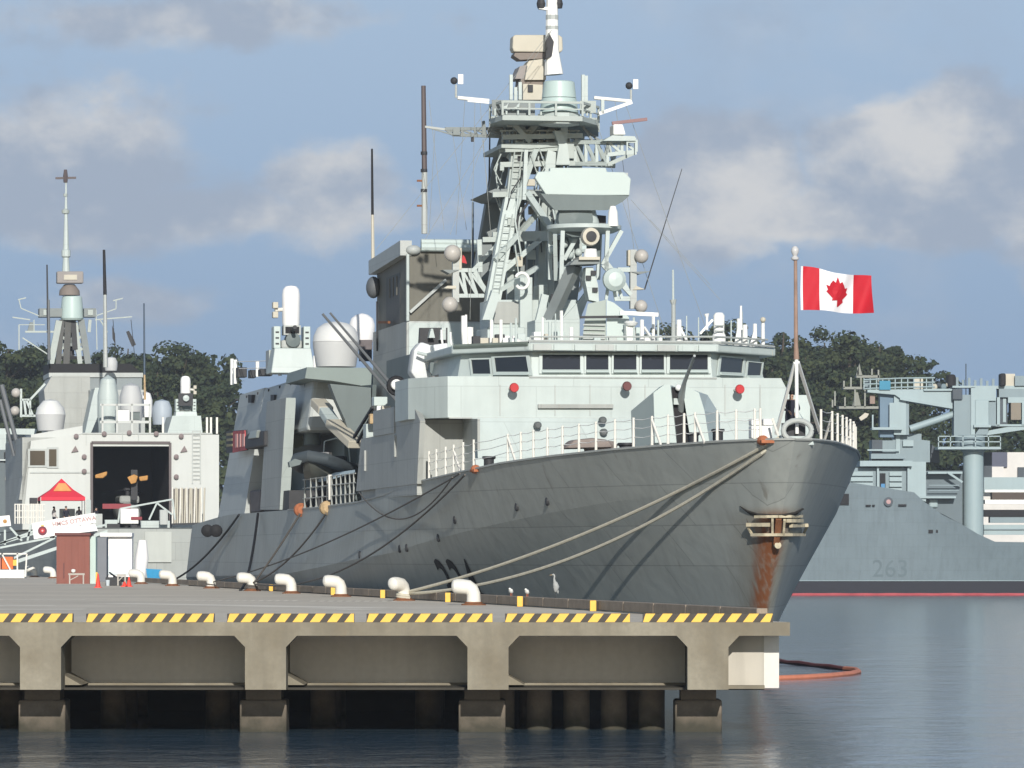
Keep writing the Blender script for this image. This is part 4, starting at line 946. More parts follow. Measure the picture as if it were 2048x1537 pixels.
# port quarter arm with lattice and nav radar
fpx('arm_root', [(1150, 330), (1160, 328), (1160, 280), (1150, 278)], 45, .3, MASTP, ms)
truss(A(1150, 285, 45), A(1215, 285, 43.5), A(1150, 328, 45), A(1215, 328, 43.5), 3, .13, LIGHTP)
truss(A(1150, 283, 48), A(1240, 283, 47), A(1150, 326, 48), A(1225, 326, 47), 4, .12, MASTP)
truss(A(1215, 283, 43.5), A(1272, 280, 43.5), A(1215, 310, 43.5), A(1272, 304, 43.5), 2, .13, LIGHTP)
seg((1215, 330, 43.5), (1272, 305, 43.5), .16, MASTP); seg((1160, 328, 45), (1230, 332, 45), .2, MASTP); seg((1155, 240, 45), (1185, 282, 45), .1, MATS['mast_shade_paint']); seg((1145, 240, 46), (1200, 283, 46), .1, MATS['mast_shade_paint'])
fpx('radar_shelf', [(1206, 282), (1272, 282), (1270, 273), (1225, 271)], 43, 2.2, BW, ms)
fpx('radar_turret', [(1227, 270), (1252, 270), (1246, 249), (1227, 249)], 43.2, .9, WHITE, ms, bevel=.05)
seg((1224, 247, 43.6), (1294, 239, 43.6), .14, mat('maroon_grey', (.25, .15, .15), .6), 'scanner_bar')
fpx('cage_rail', [(1253, 283), (1273, 283), (1273, 310), (1270, 310), (1270, 286), (1256, 286), (1256, 310), (1253, 310)], 43.1, .06, BW, ms)
# starboard dark yard
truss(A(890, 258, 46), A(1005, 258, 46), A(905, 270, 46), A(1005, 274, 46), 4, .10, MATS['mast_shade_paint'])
seg((850, 254, 46), (895, 260, 46), .09, PAINT, 'yard'); seg((858, 256, 46), (905, 270, 46), .06, MATS['mast_shade_paint'])
fpx('yard_sensor', [(964, 272), (974, 272), (970, 242), (966, 242)], 45.9, .3, MATS['mast_shade_paint'], ms)
seg((912, 258, 46), (912, 271, 46), .3, MATS['mast_shade_paint'], 'box'); seg((945, 272, 46), (945, 284, 46), .12, DARK, 'lamp')

# ------------------------------------------------------------ fire control and air search radars
rd = empty('air_search_radar'); rd.parent = fr; UR = 39
face = [(1093, 391), (1070, 356), (1076, 344), (1100, 343), (1100, 336), (1212, 336), (1214, 344), (1249, 345), (1262, 358), (1259, 391)]
fpx('antenna_face', face, UR, .35, RADAR, rd, bevel=.03)
p0 = [A(*q, UR) for q in ((1082, 388), (1259, 392), (1245, 404), (1215, 421), (1110, 421), (1095, 405))]
MB().prism(p0, [p+Vector((0, 1.7, .25)) for p in p0]).build('antenna_back', TEAL, rd)
fpx('antenna_body', [(1096, 392), (1256, 392), (1256, 346), (1096, 346)], UR+.36, 1.3, PAINT, rd)
C = A(1168, 430, UR+1); MB().lathe([(.75, C.z-.75), (.62, C.z-.2), (.45, C.z+.35), (.8, C.z+.5)], (C.x, C.y, 0), n=18).build('turntable', LIGHTP, rd, smooth=SM)
C = A(1150, 440, UR+.5); MB().lathe([(.0, -.3), (.75, -.2), (.8, .2), (0, .3)], C, n=18, axis='y').build('drive_drum', TEAL, rd, smooth=SM)
C = A(1168, 456, UR+1); sp = (167+UR)/F
MB().lathe([(60*sp, C.z-.22), (75*sp, C.z-.08), (75*sp, C.z+.08), (70*sp, C.z+.10)], (C.x, C.y, 0), n=26).build('round_platform', BW, rd, smooth=SM)
MB().lathe([(.24, 0), (.20, .6), (.12, .85)], A(1226, 453, UR-.2), n=12).build('cone', WHITE, rd, smooth=SM)
fpx('motor_box', [(1188, 450), (1212, 450), (1212, 432), (1190, 430)], UR+1.2, .9, DARK, rd); fpx('motor_box', [(1112, 452), (1132, 452), (1130, 430), (1120, 428)], UR+.6, .7, LIGHTP, rd)
for a, b in (((1110, 470, UR), (1112, 560, UR+1)), ((1125, 462, UR), (1122, 560, UR)), ((1215, 462, UR), (1212, 540, UR)), ((1243, 462, UR), (1205, 530, UR)), ((1100, 462, UR+2), (1100, 560, UR+2)), ((1140, 462, UR+1.5), (1150, 560, UR+1.5)), ((1200, 462, UR+2), (1196, 560, UR+2)), ((1205, 530, UR), (1262, 590, UR)), ((1212, 525, UR), (1240, 560, UR)), ((1160, 462, UR+1), (1128, 520, UR+1))):
    seg(a, b, .17, LIGHTP, 'strut', rd)
for px, y0, y1, m in ((1132, 468, 560, TEAL), (1150, 470, 540, MATS['mast_shade_paint']), (1192, 470, 520, TEAL), (1120, 480, 555, DARK)): fpx('equipment_cabinet', [(px-9, y1), (px+9, y1), (px+9, y0), (px-9, y0)], UR+1.8, 1.2, m, rd)
for x, y, r_ in ((1128, 488, .2), (1148, 478, .16), (1140, 510, .18), (1120, 530, .15), (1157, 505, .17), (1105, 500, .2), (1133, 540, .2), (1146, 470, .15)): MB().ball(A(x, y, UR+1.3), r_, n=10, m=6).build('fitting', LIGHTP, rd, smooth=SM)
fpx('support_column', [(1110, 640), (1150, 640), (1160, 560), (1150, 520), (1108, 540)], UR+2, 1.6, MATS['mast_shade_paint'], rd)
# electro optical sight
eo = empty('optical_director'); eo.parent = fr
C = A(1180, 474, 37); MB().lathe([(0, -.3), (.36, -.28), (.40, 0), (.36, .3), (0, .35)], C, n=18, axis='y').build('sensor_head', BUFF, eo, smooth=SM)
MB().lathe([(.0, -.06), (.22, -.05), (.22, .05)], C-Vector((0, .32, 0)), n=16, axis='y').build('lens', DARK, eo)
MB().lathe([(.36, A(0, 514, 37).z), (.30, A(0, 500, 37).z), (.26, A(0, 486, 37).z)], (C.x+.02, C.y, 0), n=14).build('neck', WHITE, eo, smooth=SM)
fpx('director_shelf', [(1158, 520), (1200, 520), (1200, 514), (1158, 514)], 36.4, 1.5, BUFF, eo); fpx('director_shelf', [(1140, 530), (1198, 528), (1200, 520), (1150, 520)], 36.6, 1.5, MATS['mast_shade_paint'], eo)
MB().bar(A(1150, 530, 37.6), A(1100, 640, 38.5), .45).build('strut', MATS['mast_shade_paint'], eo)
# dish director
di = empty('dish_director'); di.parent = fr
C = A(1228, 560, 36.5); MB().lathe([(0, -.42), (.30, -.38), (.48, -.2), (.50, -.02), (.46, .1), (.2, .45), (0, .5)], C, n=24, axis='y').build('dish', RADAR, di, smooth=SM)
for a, b in (((1212, 600, 37), (1216, 575, 37)), ((1232, 602, 37), (1228, 580, 37)), ((1244, 598, 37), (1238, 578, 37))): seg(a, b, .12, LIGHTP, 'strut', di)
fpx('yoke', [(1178, 600), (1198, 605), (1196, 570), (1186, 535), (1172, 535), (1170, 560)], 37, .8, LIGHTP, di)
for x, y in ((1187, 546), (1177, 556), (1190, 580)): MB().cbox(A(x, y, 36.9), .22, .1, .18).build('port', DARK, di)
# big director housing on the bridge roof
hs = empty('fire_director_housing'); hs.parent = fr
q0 = [A(*q, 35) for q in ((1164, 688), (1212, 690), (1212, 600), (1176, 608), (1170, 635))]
MB().prism(q0, [A(*q, 38) for q in ((1166, 680), (1212, 682), (1212, 602), (1180, 610), (1174, 635))]).build('housing_side', mat('light_green_grey', (.33, .38, .35), .5, var=.1), hs)
MB().prism([A(*q, 34.8) for q in ((1213, 690), (1260, 690), (1258, 636), (1248, 622), (1228, 606), (1213, 600))], [A(*q, 38) for q in ((1213, 684), (1256, 684), (1254, 636), (1246, 624), (1228, 608), (1213, 602))]).build('housing_front', RADAR, hs)
seg((1160, 635, 34.5), (1245, 634, 34.5), .1, DARK, 'seam', hs)
for k in range(4): seg((1166, 650+k*9, 34.9), (1210, 651+k*9, 34.9), .05, PAINT, 'louvre', hs)
nv = empty('navigation_radar'); nv.parent = fr
seg((1240, 626, 34), (1316, 630, 34), .16, WHITE, 'scanner_bar', nv)
MB().lathe([(.2, A(0, 642, 34).z), (.30, A(0, 636, 34).z), (.16, A(0, 632, 34).z)], (A(1262, 0, 34).x, 34, 0), n=14).build('turning_unit', WHITE, nv, smooth=SM)
fpx('radar_pedestal', [(1254, 690), (1272, 690), (1270, 642), (1252, 642)], 34, .5, WHITE, nv, bevel=.03); fpx('radar_cabinet', [(1272, 686), (1285, 686), (1285, 655), (1272, 655)], 34, .5, RADAR, nv, bevel=.03)
# white equipment houses behind the bridge roof
def bx(x0, x1, y0, y1, u, th, m=BW, nm='deck_cabinet', par=None, bv=.03): return fpx(nm, [(x0, y1), (x1, y1), (x1, y0), (x0, y0)], u, th, m, par, bevel=bv)
bx(975, 1050, 655, 695, 42, 3, BW, 'deckhouse'); bx(978, 1078, 600, 660, 43, 2.5, BW, 'deckhouse'); bx(988, 1040, 604, 648, 42.9, .08, WALLP, 'door_plate'); bx(1040, 1065, 555, 700, 42.5, 1.5, BW, 'cable_trunk'); bx(1078, 1105, 570, 700, 42.8, 1.4, LIGHTP, 'cable_trunk')
for x, y in ((1044, 562), (1150, 568)):
    C = A(x, y, 41.5); b = MB(); b.tube([C+Vector((math.cos(t)*.30, 0, math.sin(t)*.34)) for t in [math.pi*.1+k*math.pi*1.5/10-math.pi*.9 for k in range(12)]], .07, n=8); b.build('horn_ring', WHITE, fr, smooth=SM)
bx(1112, 1156, 600, 690, 40, 2, BW, 'deckhouse'); fpx('slanted_duct', [(1124, 640), (1160, 600), (1175, 580), (1180, 588), (1168, 620), (1160, 640)], 39.8, .4, BW); fpx('slanted_duct', [(965, 640), (985, 640), (1000, 590), (985, 580)], 41, .5, BW)
bx(1070, 1160, 640, 690, 37.5, 2, BW, 'deck_cabinet'); seg((1090, 690, 39), (1108, 590, 39), .25, DARK, 'cable_run', fr); seg((1066, 690, 39), (1090, 590, 39), .3, BW, 'duct', fr)
for x0, x1, y0, y1, m in ((1068, 1082, 664, 690, WHITE), (1090, 1104, 668, 690, BUFF), (1010, 1030, 672, 690, WHITE), (1035, 1052, 668, 692, LIGHTP), (960, 985, 676, 692, BUFF), (1112, 1130, 662, 690, RADAR), (1296, 1310, 670, 690, WHITE), (1226, 1250, 655, 690, BW)):
    bx(x0, x1, y0, y1, 35.5+R.random(), .6, m)
for x, y in ((1022, 684), (1048, 690), (1100, 688)): MB().ball(A(x, y, 35), .35, (1.3, 1, .5)).build('covered_fitting', WHITE, fr, smooth=SM)
# bridge roof rail and posts
rr = empty('roof_rail'); rr.parent = fr; tag(rr, label="white rail and posts round the bridge roof")
for x, y0, y1, w_, u in ((932, 630, 690, .10, 35), (983, 640, 698, .14, 35.5), (1002, 640, 696, .14, 35), (1143, 655, 686, .16, 33), (1284, 640, 690, .16, 32.6), (1358, 640, 690, .20, 32.5), (1362, 655, 688, .14, 33), (1478, 638, 695, .18, 34), (1510, 648, 696, .16, 35), (1526, 640, 700, .14, 35.4), (1482, 612, 660, .09, 34), (1306, 668, 690, .08, 32.5), (1490, 650, 696, .2, 34.5)):
    MB().tube([A(x, y1, u), A(x, y1-4, u), A(x, y0, u)], [w_*1.1, w_*.6, w_*.5], n=8).build('post', WHITE, rr, smooth=SM)
for yy in (686, 674): MB().tube([A(1060, yy, 32.2), A(1430, yy, 32.2), A(1535, yy+6, 35.4)], .04, n=5).build('rail', PAINT, rr)
for a, b in (((1288, 655, 32.6), (1312, 692, 33)), ((1362, 660, 32.6), (1378, 690, 32.6)), ((1400, 668, 35), (1425, 640, 35)), ((1478, 650, 34), (1470, 694, 34)), ((1510, 660, 35), (1500, 696, 35))): MB().bar(A(*a), A(*b), .09).build('stay', WHITE, rr)
MB().lathe([(.28, A(0, 685, 35).z), (.28, A(0, 660, 35).z), (.22, A(0, 655, 35).z), (.24, A(0, 620, 35).z), (.16, A(0, 614, 35).z)], (A(1438, 0, 35).x, 35, 0), n=16).build('satellite_drum', WHITE, fr, smooth=SM)
for k in range(3): bx(1430, 1448, 650+k*11, 653+k*11, 34.6, .1, PAINT, 'band')
MB().tube([A(1414, 660, 35), A(1414, 636, 35), A(1413, 628, 35)], [.05, .05, .12], n=8).build('lamp_post', WHITE, fr)
MB().tube([A(1347, 690, 35.9), A(1347, 610, 35.9), A(1346, 600, 35.9)], [.1, .09, .15], n=8).build('aerial_base', PAINT, fr)
MB().ball(A(1526, 640, 35.3), .12, n=10, m=6).build('lamp', BUFF, fr)
fpx('wing_camera', [(1528, 712), (1546, 712), (1546, 700), (1524, 700)], 35, .5, BUFF, bevel=.03)
# side arms with ball sensors
def arm(side, u):
    a = empty('sensor_arm'); a.parent = fr
    if side < 0:
        J = ((905, 507, 17), (900, 610, 16)); xm, xi = 911, 985
        seg((xm, 500, u), (xm, 605, u), .28, PAINT, 'upright', a); truss(A(xm, 541, u), A(950, 541, u), A(xm, 592, u), A(976, 592, u), 3, .13, LIGHTP, a)
        seg((946, 541, u), (992, 492, u), .16, LIGHTP, 'strut', a); seg((948, 545, u), (975, 585, u), .14, LIGHTP, 'strut', a); seg((958, 480, u), (960, 545, u), .2, LIGHTP, 'strut', a)
        fpx('shelf', [(885, 540), (918, 540), (900, 548)], u-.2, .8, MATS['mast_shade_paint'], a); fpx('shelf', [(888, 577), (912, 578), (912, 572), (895, 572)], u-.2, .6, BUFF, a)
        bx(914, 924, 496, 540, u-.1, .4, BUFF, 'arm_box', a)
        fpx('red_flag', [(922, 525), (934, 528), (930, 515), (926, 510)], u, .05, RED, a)
    else:
        J = ((1283, 513, 14), (1282, 613, 13)); xm = 1266
        seg((xm, 500, u), (xm, 618, u), .28, PAINT, 'upright', a); truss(A(1235, 540, u), A(xm, 540, u), A(1232, 598, u), A(xm, 598, u), 1, .15, LIGHTP, a)
        fpx('shelf', [(1262, 544), (1302, 543), (1280, 549)], u-.2, .8, MATS['mast_shade_paint'], a); fpx('shelf', [(1266, 580), (1290, 579), (1272, 572)], u-.2, .6, BUFF, a)
        bx(1256, 1266, 500, 532, u-.1, .4, BUFF, 'arm_box', a)
    for x, y, r_ in J: 
        C = A(x, y, u-.3); MB().ball(C, r_*(167+u)/F, n=20, m=12).build('ball_sensor', mat('ball_grey', (.42, .40, .37), .4, var=.05), a, smooth=SM)
arm(-1, 47); arm(1, 45)

# ------------------------------------------------------------ starboard decoy launchers and covered gear on the wing deck
cov = mat('white_cover', (.62, .64, .64), .8, var=.06, scale=2, bump=.5)
fpx('launcher_cover', [(822, 745), (828, 700), (842, 684), (862, 690), (866, 715), (850, 735), (870, 752), (868, 772), (840, 768)], 43, 1.2, cov, bevel=.12, smooth_=None) if False else MB().ext([A(x, y, 43) for x, y in [(822, 745), (828, 700), (842, 684), (862, 690), (866, 715), (855, 740), (872, 755), (868, 772), (836, 765)]], (0, 1.2, 0)).build('launcher_cover', cov, fr, bevel=.1, smooth=SM)
fpx('launcher_screen', [(838, 690), (895, 690), (895, 656), (840, 656)], 46, .3, DARK); fpx('launcher_tube', [(858, 676), (870, 676), (866, 658), (862, 658)], 45.5, .8, LIGHTP); fpx('launcher_tube', [(880, 680), (892, 680), (892, 656), (884, 656)], 45.5, .8, LIGHTP)
MB().ext([A(x, y, 42) for x, y in [(866, 690), (896, 686), (900, 740), (880, 745)]], (0, 1, 0)).build('launcher_cover', cov, fr, bevel=.08)
MB().ext([A(x, y, 41) for x, y in [(858, 766), (868, 752), (900, 742), (922, 752), (930, 764), (925, 770), (862, 771)]], (0, 1.4, 0)).build('boat_cover', CANVAS, fr, bevel=.12, smooth=SM)
MB().ext([A(x, y, 41.5) for x, y in [(878, 745), (890, 722), (915, 706), (930, 720), (934, 752), (905, 742)]], (0, 1.2, 0)).build('dark_cover', mat('dark_cover', (.10, .11, .11), .9, var=.2, bump=.5), fr, bevel=.1, smooth=SM)
seg((835, 706, 42.5), (885, 718, 42), .14, LIGHTP, 'hose', fr, rd=True)
MB().lathe([(.42, -.1), (.46, 0), (.42, .1)], A(793, 772, 52), n=18, axis='y').build('hose_reel', BLACK, fr); MB().lathe([(.16, -.25), (.24, -.2), (.24, .1)], A(792, 770, 51.8), n=14, axis='y').build('reel_hub', WHITE, fr)
bx(795, 815, 765, 790, 52.2, .8, PAINT, 'reel_cabinet'); bx(748, 775, 794, 812, 55, .8, RADAR, 'light_box'); bx(754, 764, 812, 858, 55, .3, WHITE, 'post'); bx(740, 752, 828, 848, 55, .5, RUSTY, 'yellow_box'); bx(764, 782, 812, 826, 54, .5, BUFF, 'box'); bx(732, 776, 848, 880, 56, 1, LIGHTP, 'cabinet'); bx(766, 780, 830, 862, 54, .4, DARK, 'hatch')
fpx('opening', [(815, 828), (840, 832), (836, 790), (820, 780)], 44.9, .2, BLACK)
for x, y0, y1, w_ in ((930, 632, 690, .25), (942, 655, 692, .3), (885, 660, 688, .1), (903, 665, 690, .1)): MB().tube([A(x, y1, 44), A(x-2, (y0+y1)/2, 44), A(x-2, y0, 44)], w_/2, n=8).build('pipe', WHITE, fr, smooth=SM)
# ------------------------------------------------------------ domes, close in gun on the hangar roof
C = A(672, 690, 78); k = (167+78*.986)/F
dg = empty('satellite_dome', (0, 0, 0)); dg.parent = fr
MB().lathe([(40*k, A(0, 730, 78).z), (46*k, A(0, 690, 78).z), (46.5*k, A(0, 680, 78).z)], (C.x, 78, 0), n=32).build('drum', DOME, dg, smooth=SM)
MB().lathe([(46.5*k, A(0, 679.5, 78).z), (45*k, A(0, 668, 78).z), (38*k, A(0, 652, 78).z), (24*k, A(0, 642, 78).z), (8*k, A(0, 638.5, 78).z), (.02, A(0, 638, 78).z)], (C.x, 78, 0), n=32).build('cap', mat('dome_cap', (.60, .61, .60), .5, var=.03), dg, smooth=SM)
C = A(724, 655, 84); k = (167+84)/F
MB().lathe([(20*k, A(0, 684, 84).z), (25*k, A(0, 668, 84).z), (26*k, A(0, 645, 84).z), (22*k, A(0, 632, 84).z), (12*k, A(0, 624, 84).z), (.02, A(0, 621, 84).z)], (C.x, 84, 0), n=28).build('white_dome', mat('bright_white', (.8, .79, .78), .4, var=.02), fr, smooth=SM)
bx(716, 745, 680, 700, 83, 1, mat('brown_gear', (.15, .13, .13), .7), 'dome_support'); bx(722, 744, 700, 722, 82.5, .8, DARK, 'equipment')
def ciws(frame, cx_, ytop, ybase, u, parent, sc, side=-1):
    # close-in gun: dome, gun frame, body and square base, sized in metres
    g = empty('close_in_gun'); g.parent = parent
    c = frame.at(cx_, ybase, u); z = c.z; x, y = c.x, c.y; k = sc
    V = lambda a, b, h: (x+a*k, y+b*k, z+h*k)
    MB().frustum([(x-1.15*k, y-1*k), (x+1.15*k, y-1*k), (x+1.15*k, y+1.3*k), (x-1.15*k, y+1.3*k)], z, [(x-.95*k, y-.8*k), (x+.95*k, y-.8*k), (x+.95*k, y+1.1*k), (x-.95*k, y+1.1*k)], z+1.3*k).build('base', LIGHTP, g, bevel=.04)
    for s in (-1, 1):
        MB().box(x+s*.78*k-.18*k, x+s*.78*k+.18*k, y-.5*k, y+.6*k, z+1.3*k, z+2.45*k).build('cheek', RADAR, g, bevel=.04)
        for j in range(3): MB().box(x+s*.78*k-.09*k, x+s*.78*k+.09*k, y-.53*k, y-.49*k, z+(1.5+j*.3)*k, z+(1.58+j*.3)*k).build('handle', DARK, g)
    MB().box(x-.55*k, x+.55*k, y-.3*k, y+.9*k, z+1.3*k, z+1.75*k).build('ammunition_drum', PAINT, g, bevel=.1)
    MB().lathe([(.0, -.5), (.38, -.45), (.38, .4), (0, .4)], V(.05, -.1, 1.75), n=18, axis='y').build('drum', TEAL, g, smooth=SM)
    MB().box(x-.45*k, x+.45*k, y-.55*k, y+.3*k, z+2.0*k, z+2.5*k).build('gun_cradle', PAINT, g); MB().box(x-.36*k, x+.36*k, y-.58*k, y-.54*k, z+2.08*k, z+2.42*k).build('gun_port', BLACK, g)
    MB().tube([V(0, -.4, 2.2), V(0, -1.7, 2.35)], .11*k, n=10).build('barrels', DARK, g)
    MB().lathe([(.42*k, z+2.5*k), (.46*k, z+2.6*k), (.47*k, z+4.1*k), (.42*k, z+4.4*k), (.28*k, z+4.55*k), (.02, z+4.6*k)], (x, y, 0), n=24).build('radome', MATS['bright_white'], g, smooth=SM)
    MB().tube([V(side*.4, 0, 3.35), V(side*.85, -.1, 3.3)], .1*k, n=8).build('camera_arm', WHITEW, g)
    for h in (3.05, 3.55): MB().box(x+side*.85*k-.14*k, x+side*.85*k+.14*k, y-.4*k, y+.1*k, z+h*k-.16*k, z+h*k+.16*k).build('camera', BUFF, g, bevel=.03)
    return g
ciws(FR, 582, 560, 748, 88, fr, 1.0)
bx(538, 556, 700, 745, 89, 1.5, PAINT, 'roof_cabinet')
for x, y0, y1, u in ((464, 718, 770, 105), (471, 720, 768, 103), (515, 722, 754, 98), (560, 715, 752, 90), (595, 710, 750, 88), (630, 712, 742, 84)):
    MB().tube([A(x, y1, u), A(x, y0, u)], .10, n=8).build('rail_post', WHITE, fr, smooth=SM)
for x0, x1, y0, y1, u in ((475, 494, 735, 755, 102), (520, 545, 738, 752, 96), (500, 512, 740, 756, 99)): bx(x0, x1, y0, y1, u, 1, DARK, 'roof_gear')
for y in (724, 738): MB().tube([A(466, y, 104), A(540, y-2, 92)], .02, n=4).build('wire', WHITE, fr)

# ------------------------------------------------------------ rigid inflatable in its cradle
P = FR.side(637, 962, -7.0); rb = empty('inflatable_boat', FR.world((-7.15, 71.5, 7.75)), TH+math.radians(-20), label="dark grey rigid inflatable boat slung bow forward in the starboard boat bay", cat='boat')
b = MB(); tube = []
for t in range(-10, 11):
    a = t/10; yy = 3.3-abs(a)**0.0*0
pts = [(-1.05, 3.4, 1.25), (-1.1, 1.5, 1.22), (-1.1, -.5, 1.28), (-.98, -2.0, 1.42), (-.65, -3.1, 1.62), (0, -3.6, 1.75), (.65, -3.1, 1.62), (.98, -2.0, 1.42), (1.1, -.5, 1.28), (1.1, 1.5, 1.22), (1.05, 3.4, 1.25)]
b.tube(pts, [.18, .30, .31, .31, .30, .28, .30, .31, .31, .30, .18], n=12); b.build('side_tube', RUBBER, rb, smooth=SM)
rows = []
for yy, w_, zk, zc in ((3.3, .95, .35, .62), (1, .95, .32, .62), (-1, .88, .38, .72), (-2.3, .6, .62, .95), (-3.2, .25, 1.1, 1.3), (-3.5, .05, 1.45, 1.5)):
    rows.append([(-w_, yy, 1.2 if yy > -2 else 1.45), (-w_*.9, yy, zc), (0, yy, zk), (w_*.9, yy, zc), (w_, yy, 1.2 if yy > -2 else 1.45)])
MB().grid(rows).build('hull', mat('boat_hull', (.10, .105, .09), .5, var=.15), rb, smooth=SM)
MB().frustum([(-.35, -.6), (.35, -.6), (.35, .5), (-.35, .5)], 1.2, [(-.28, -.4), (.28, -.4), (.28, .3), (-.28, .3)], 2.0).build('console', mat('console_grey', (.2, .2, .2), .6), rb)
for s in (-1, 1): MB().tube([(s*.7, 2.6, 1.3), (s*.6, 2.6, 2.6), (0, 2.6, 2.75)], .04, n=6).build('roll_bar', LIGHTP, rb)
MB().box(-.3, .3, 3.2, 3.7, .7, 1.9).build('outboard_motor', DARK, rb, bevel=.08)
tag(MB().ext([A(x, y, 66) for x, y in [(578, 925), (590, 918), (604, 922), (600, 930), (580, 935)]], (0, .6, 0)).build('tarp', TEAL, fr))

# ladders, cable runs, brackets and fine rigging on the mast
def clutter():
    q = random.Random(11)
    for a, b_, n_ in (((1024, 398, 44.6), (1042, 240, 45.6), 12), ((1094, 560, 45.4), (1108, 330, 45.4), 16), ((984, 620, 43.6), (1016, 430, 44.6), 14)):
        m_ = MB(); p, e = A(*a), A(*b_)
        for s in (-.16, .16): m_.tube([p+Vector((s, -.25, 0)), e+Vector((s, -.25, 0))], .03, n=5)
        for i in range(n_): c = p.lerp(e, (i+.5)/n_); m_.bar(c+Vector((-.16, -.25, 0)), c+Vector((.16, -.25, 0)), .035)
        m_.build('ladder', MASTP, ms)
    for k in range(26):
        x = q.uniform(985, 1160); y = q.uniform(245, 560); u = q.uniform(44.4, 47)
        if 1070 < x and y > 330 and x < 1262 and y < 425: continue
        s = q.uniform(.18, .5); c = A(x, y, u)
        MB().cbox(c, s, s*.6, s*q.uniform(.6, 1.6)).build('junction_box', q.choice([LIGHTP, MASTP, WALLP, DARK, BUFF]), ms, bevel=.02)
    for k in range(22):
        x0 = q.uniform(1000, 1150); x1 = x0+q.uniform(-35, 20); y0 = q.uniform(240, 420); y1 = y0+q.uniform(60, 200); u = q.uniform(44.3, 46.5)
        p, e = A(x0, y0, u), A(x1, y1, u); m_ = (p+e)/2+Vector((q.uniform(-.4, .4), 0, 0)); MB().tube([p, m_, e], q.choice([.03, .045, .06]), n=5).build('cable', q.choice([DARK, MASTP, LIGHTP]), ms)
    for x0, y0, x1, y1 in ((930, 200, 912, 470), (950, 202, 940, 640), (1230, 204, 1268, 500), (1250, 206, 1420, 680), (985, 235, 900, 470), (1190, 235, 1335, 680), (870, 258, 858, 470), (1104, 60, 850, 480), (1104, 60, 752, 500), (960, 205, 1000, 690)):
        MB().tube([A(x0, y0, 44), A(x1, y1, 46)], .010, n=4, cap=False).build('rigging_wire', WALLP, ms)
    for k in range(9):
        x = 990+k*23; MB().tube([A(x, 232, 43.2), A(x, 222+q.uniform(-14, 4), 43.2)], .05, n=6).build('fitting', LIGHTP, ms)
    for k in range(34):      # small gear along the bridge roof and behind the rail
        x = q.uniform(945, 1525); u = q.uniform(34.6, 38); s = q.uniform(.15, .4); c = A(x, 690-q.uniform(0, 16), u)
        MB().cbox((c.x, u, 13.42+s*.6), s, s, s*1.2).build('roof_fitting', q.choice([WHITE, LIGHTP, BUFF, DARK, PAINT]), fr, bevel=.02)
    for k in range(14):
        x = q.uniform(960, 1500); u = q.uniform(33.5, 36); c = A(x, 690, u); MB().tube([(c.x, u, 13.4), (c.x, u, 13.4+q.uniform(.7, 1.5))], q.choice([.03, .05, .07]), n=6).build('roof_post', q.choice([WHITE, LIGHTP]), fr)
clutter()
# ------------------------------------------------------------ flag on the jackstaff
def flag():
    H0 = FR.world(FR.at(1602, 535, .7)); s = 1/58.1
    fw, fh = 146*s, 86*s
    r_ = empty('flag', H0, math.radians(6), label="red and white flag with a red maple leaf streaming right from the jackstaff", cat='flag')
    def W(a, b):     # a along the fly 0..1, b down the hoist 0..1
        x = a*fw; sag = (.30*a-.02*math.sin(a*9))*(1-b*.62)-.02*b*math.sin(a*7)
        y = .24*math.sin(a*8.5+b*1.6)*(.3+a)+.06*math.sin(a*19+b*4)
        z = -b*fh-sag+ (.05*math.sin(a*6.0+1))*(1-b)
        return Vector((x, y, z))
    cr = mat('flag_red', (.46, .012, .025), .7, var=.08, scale=3); cw = mat('flag_white', (.74, .74, .76), .7, var=.05, scale=3)
    for a0, a1, m in ((0, .03, cw), (.03, .26, cr), (.26, .735, cw), (.735, 1, cr)):
        n = max(2, int((a1-a0)*40)); rows = [[W(a0+(a1-a0)*i/n, j/12) for i in range(n+1)] for j in range(13)]
        o = MB().grid(rows).build('stripe', m, r_, smooth=3, recalc=False)
        sm_ = o.modifiers.new('cloth', 'SOLIDIFY'); sm_.thickness = .008
    half = [(0, -.50), (.09, -.30), (.19, -.36), (.15, -.08), (.30, -.24), (.34, -.16), (.47, -.19), (.41, -.04), (.48, .02), (.24, .21), (.27, .29), (.022, .25), (.022, .46), (0, .46)]
    leaf = half+[(-x, y) for x, y in half[::-1][1:-1]]
    pts = [(.497+x*.34*.92, .50+y*.80) for x, y in leaf]
    for dy in (-.035, .035):
        bm = bmesh.new(); vs_ = [bm.verts.new((a, b, 0)) for a, b in pts]; bm.faces.new(vs_)
        bmesh.ops.triangulate(bm, faces=bm.faces)
        bmesh.ops.subdivide_edges(bm, edges=bm.edges, cuts=3, use_grid_fill=True)
        for v_ in bm.verts:
            q = W(v_.co.x, v_.co.y); v_.co = (q.x, q.y+dy, q.z)
        me = bpy.data.meshes.new('maple_leaf'); bm.to_mesh(me); bm.free(); me.materials.append(cr)
        o = bpy.data.objects.new('maple_leaf', me); COL.objects.link(o); o.parent = r_
flag()

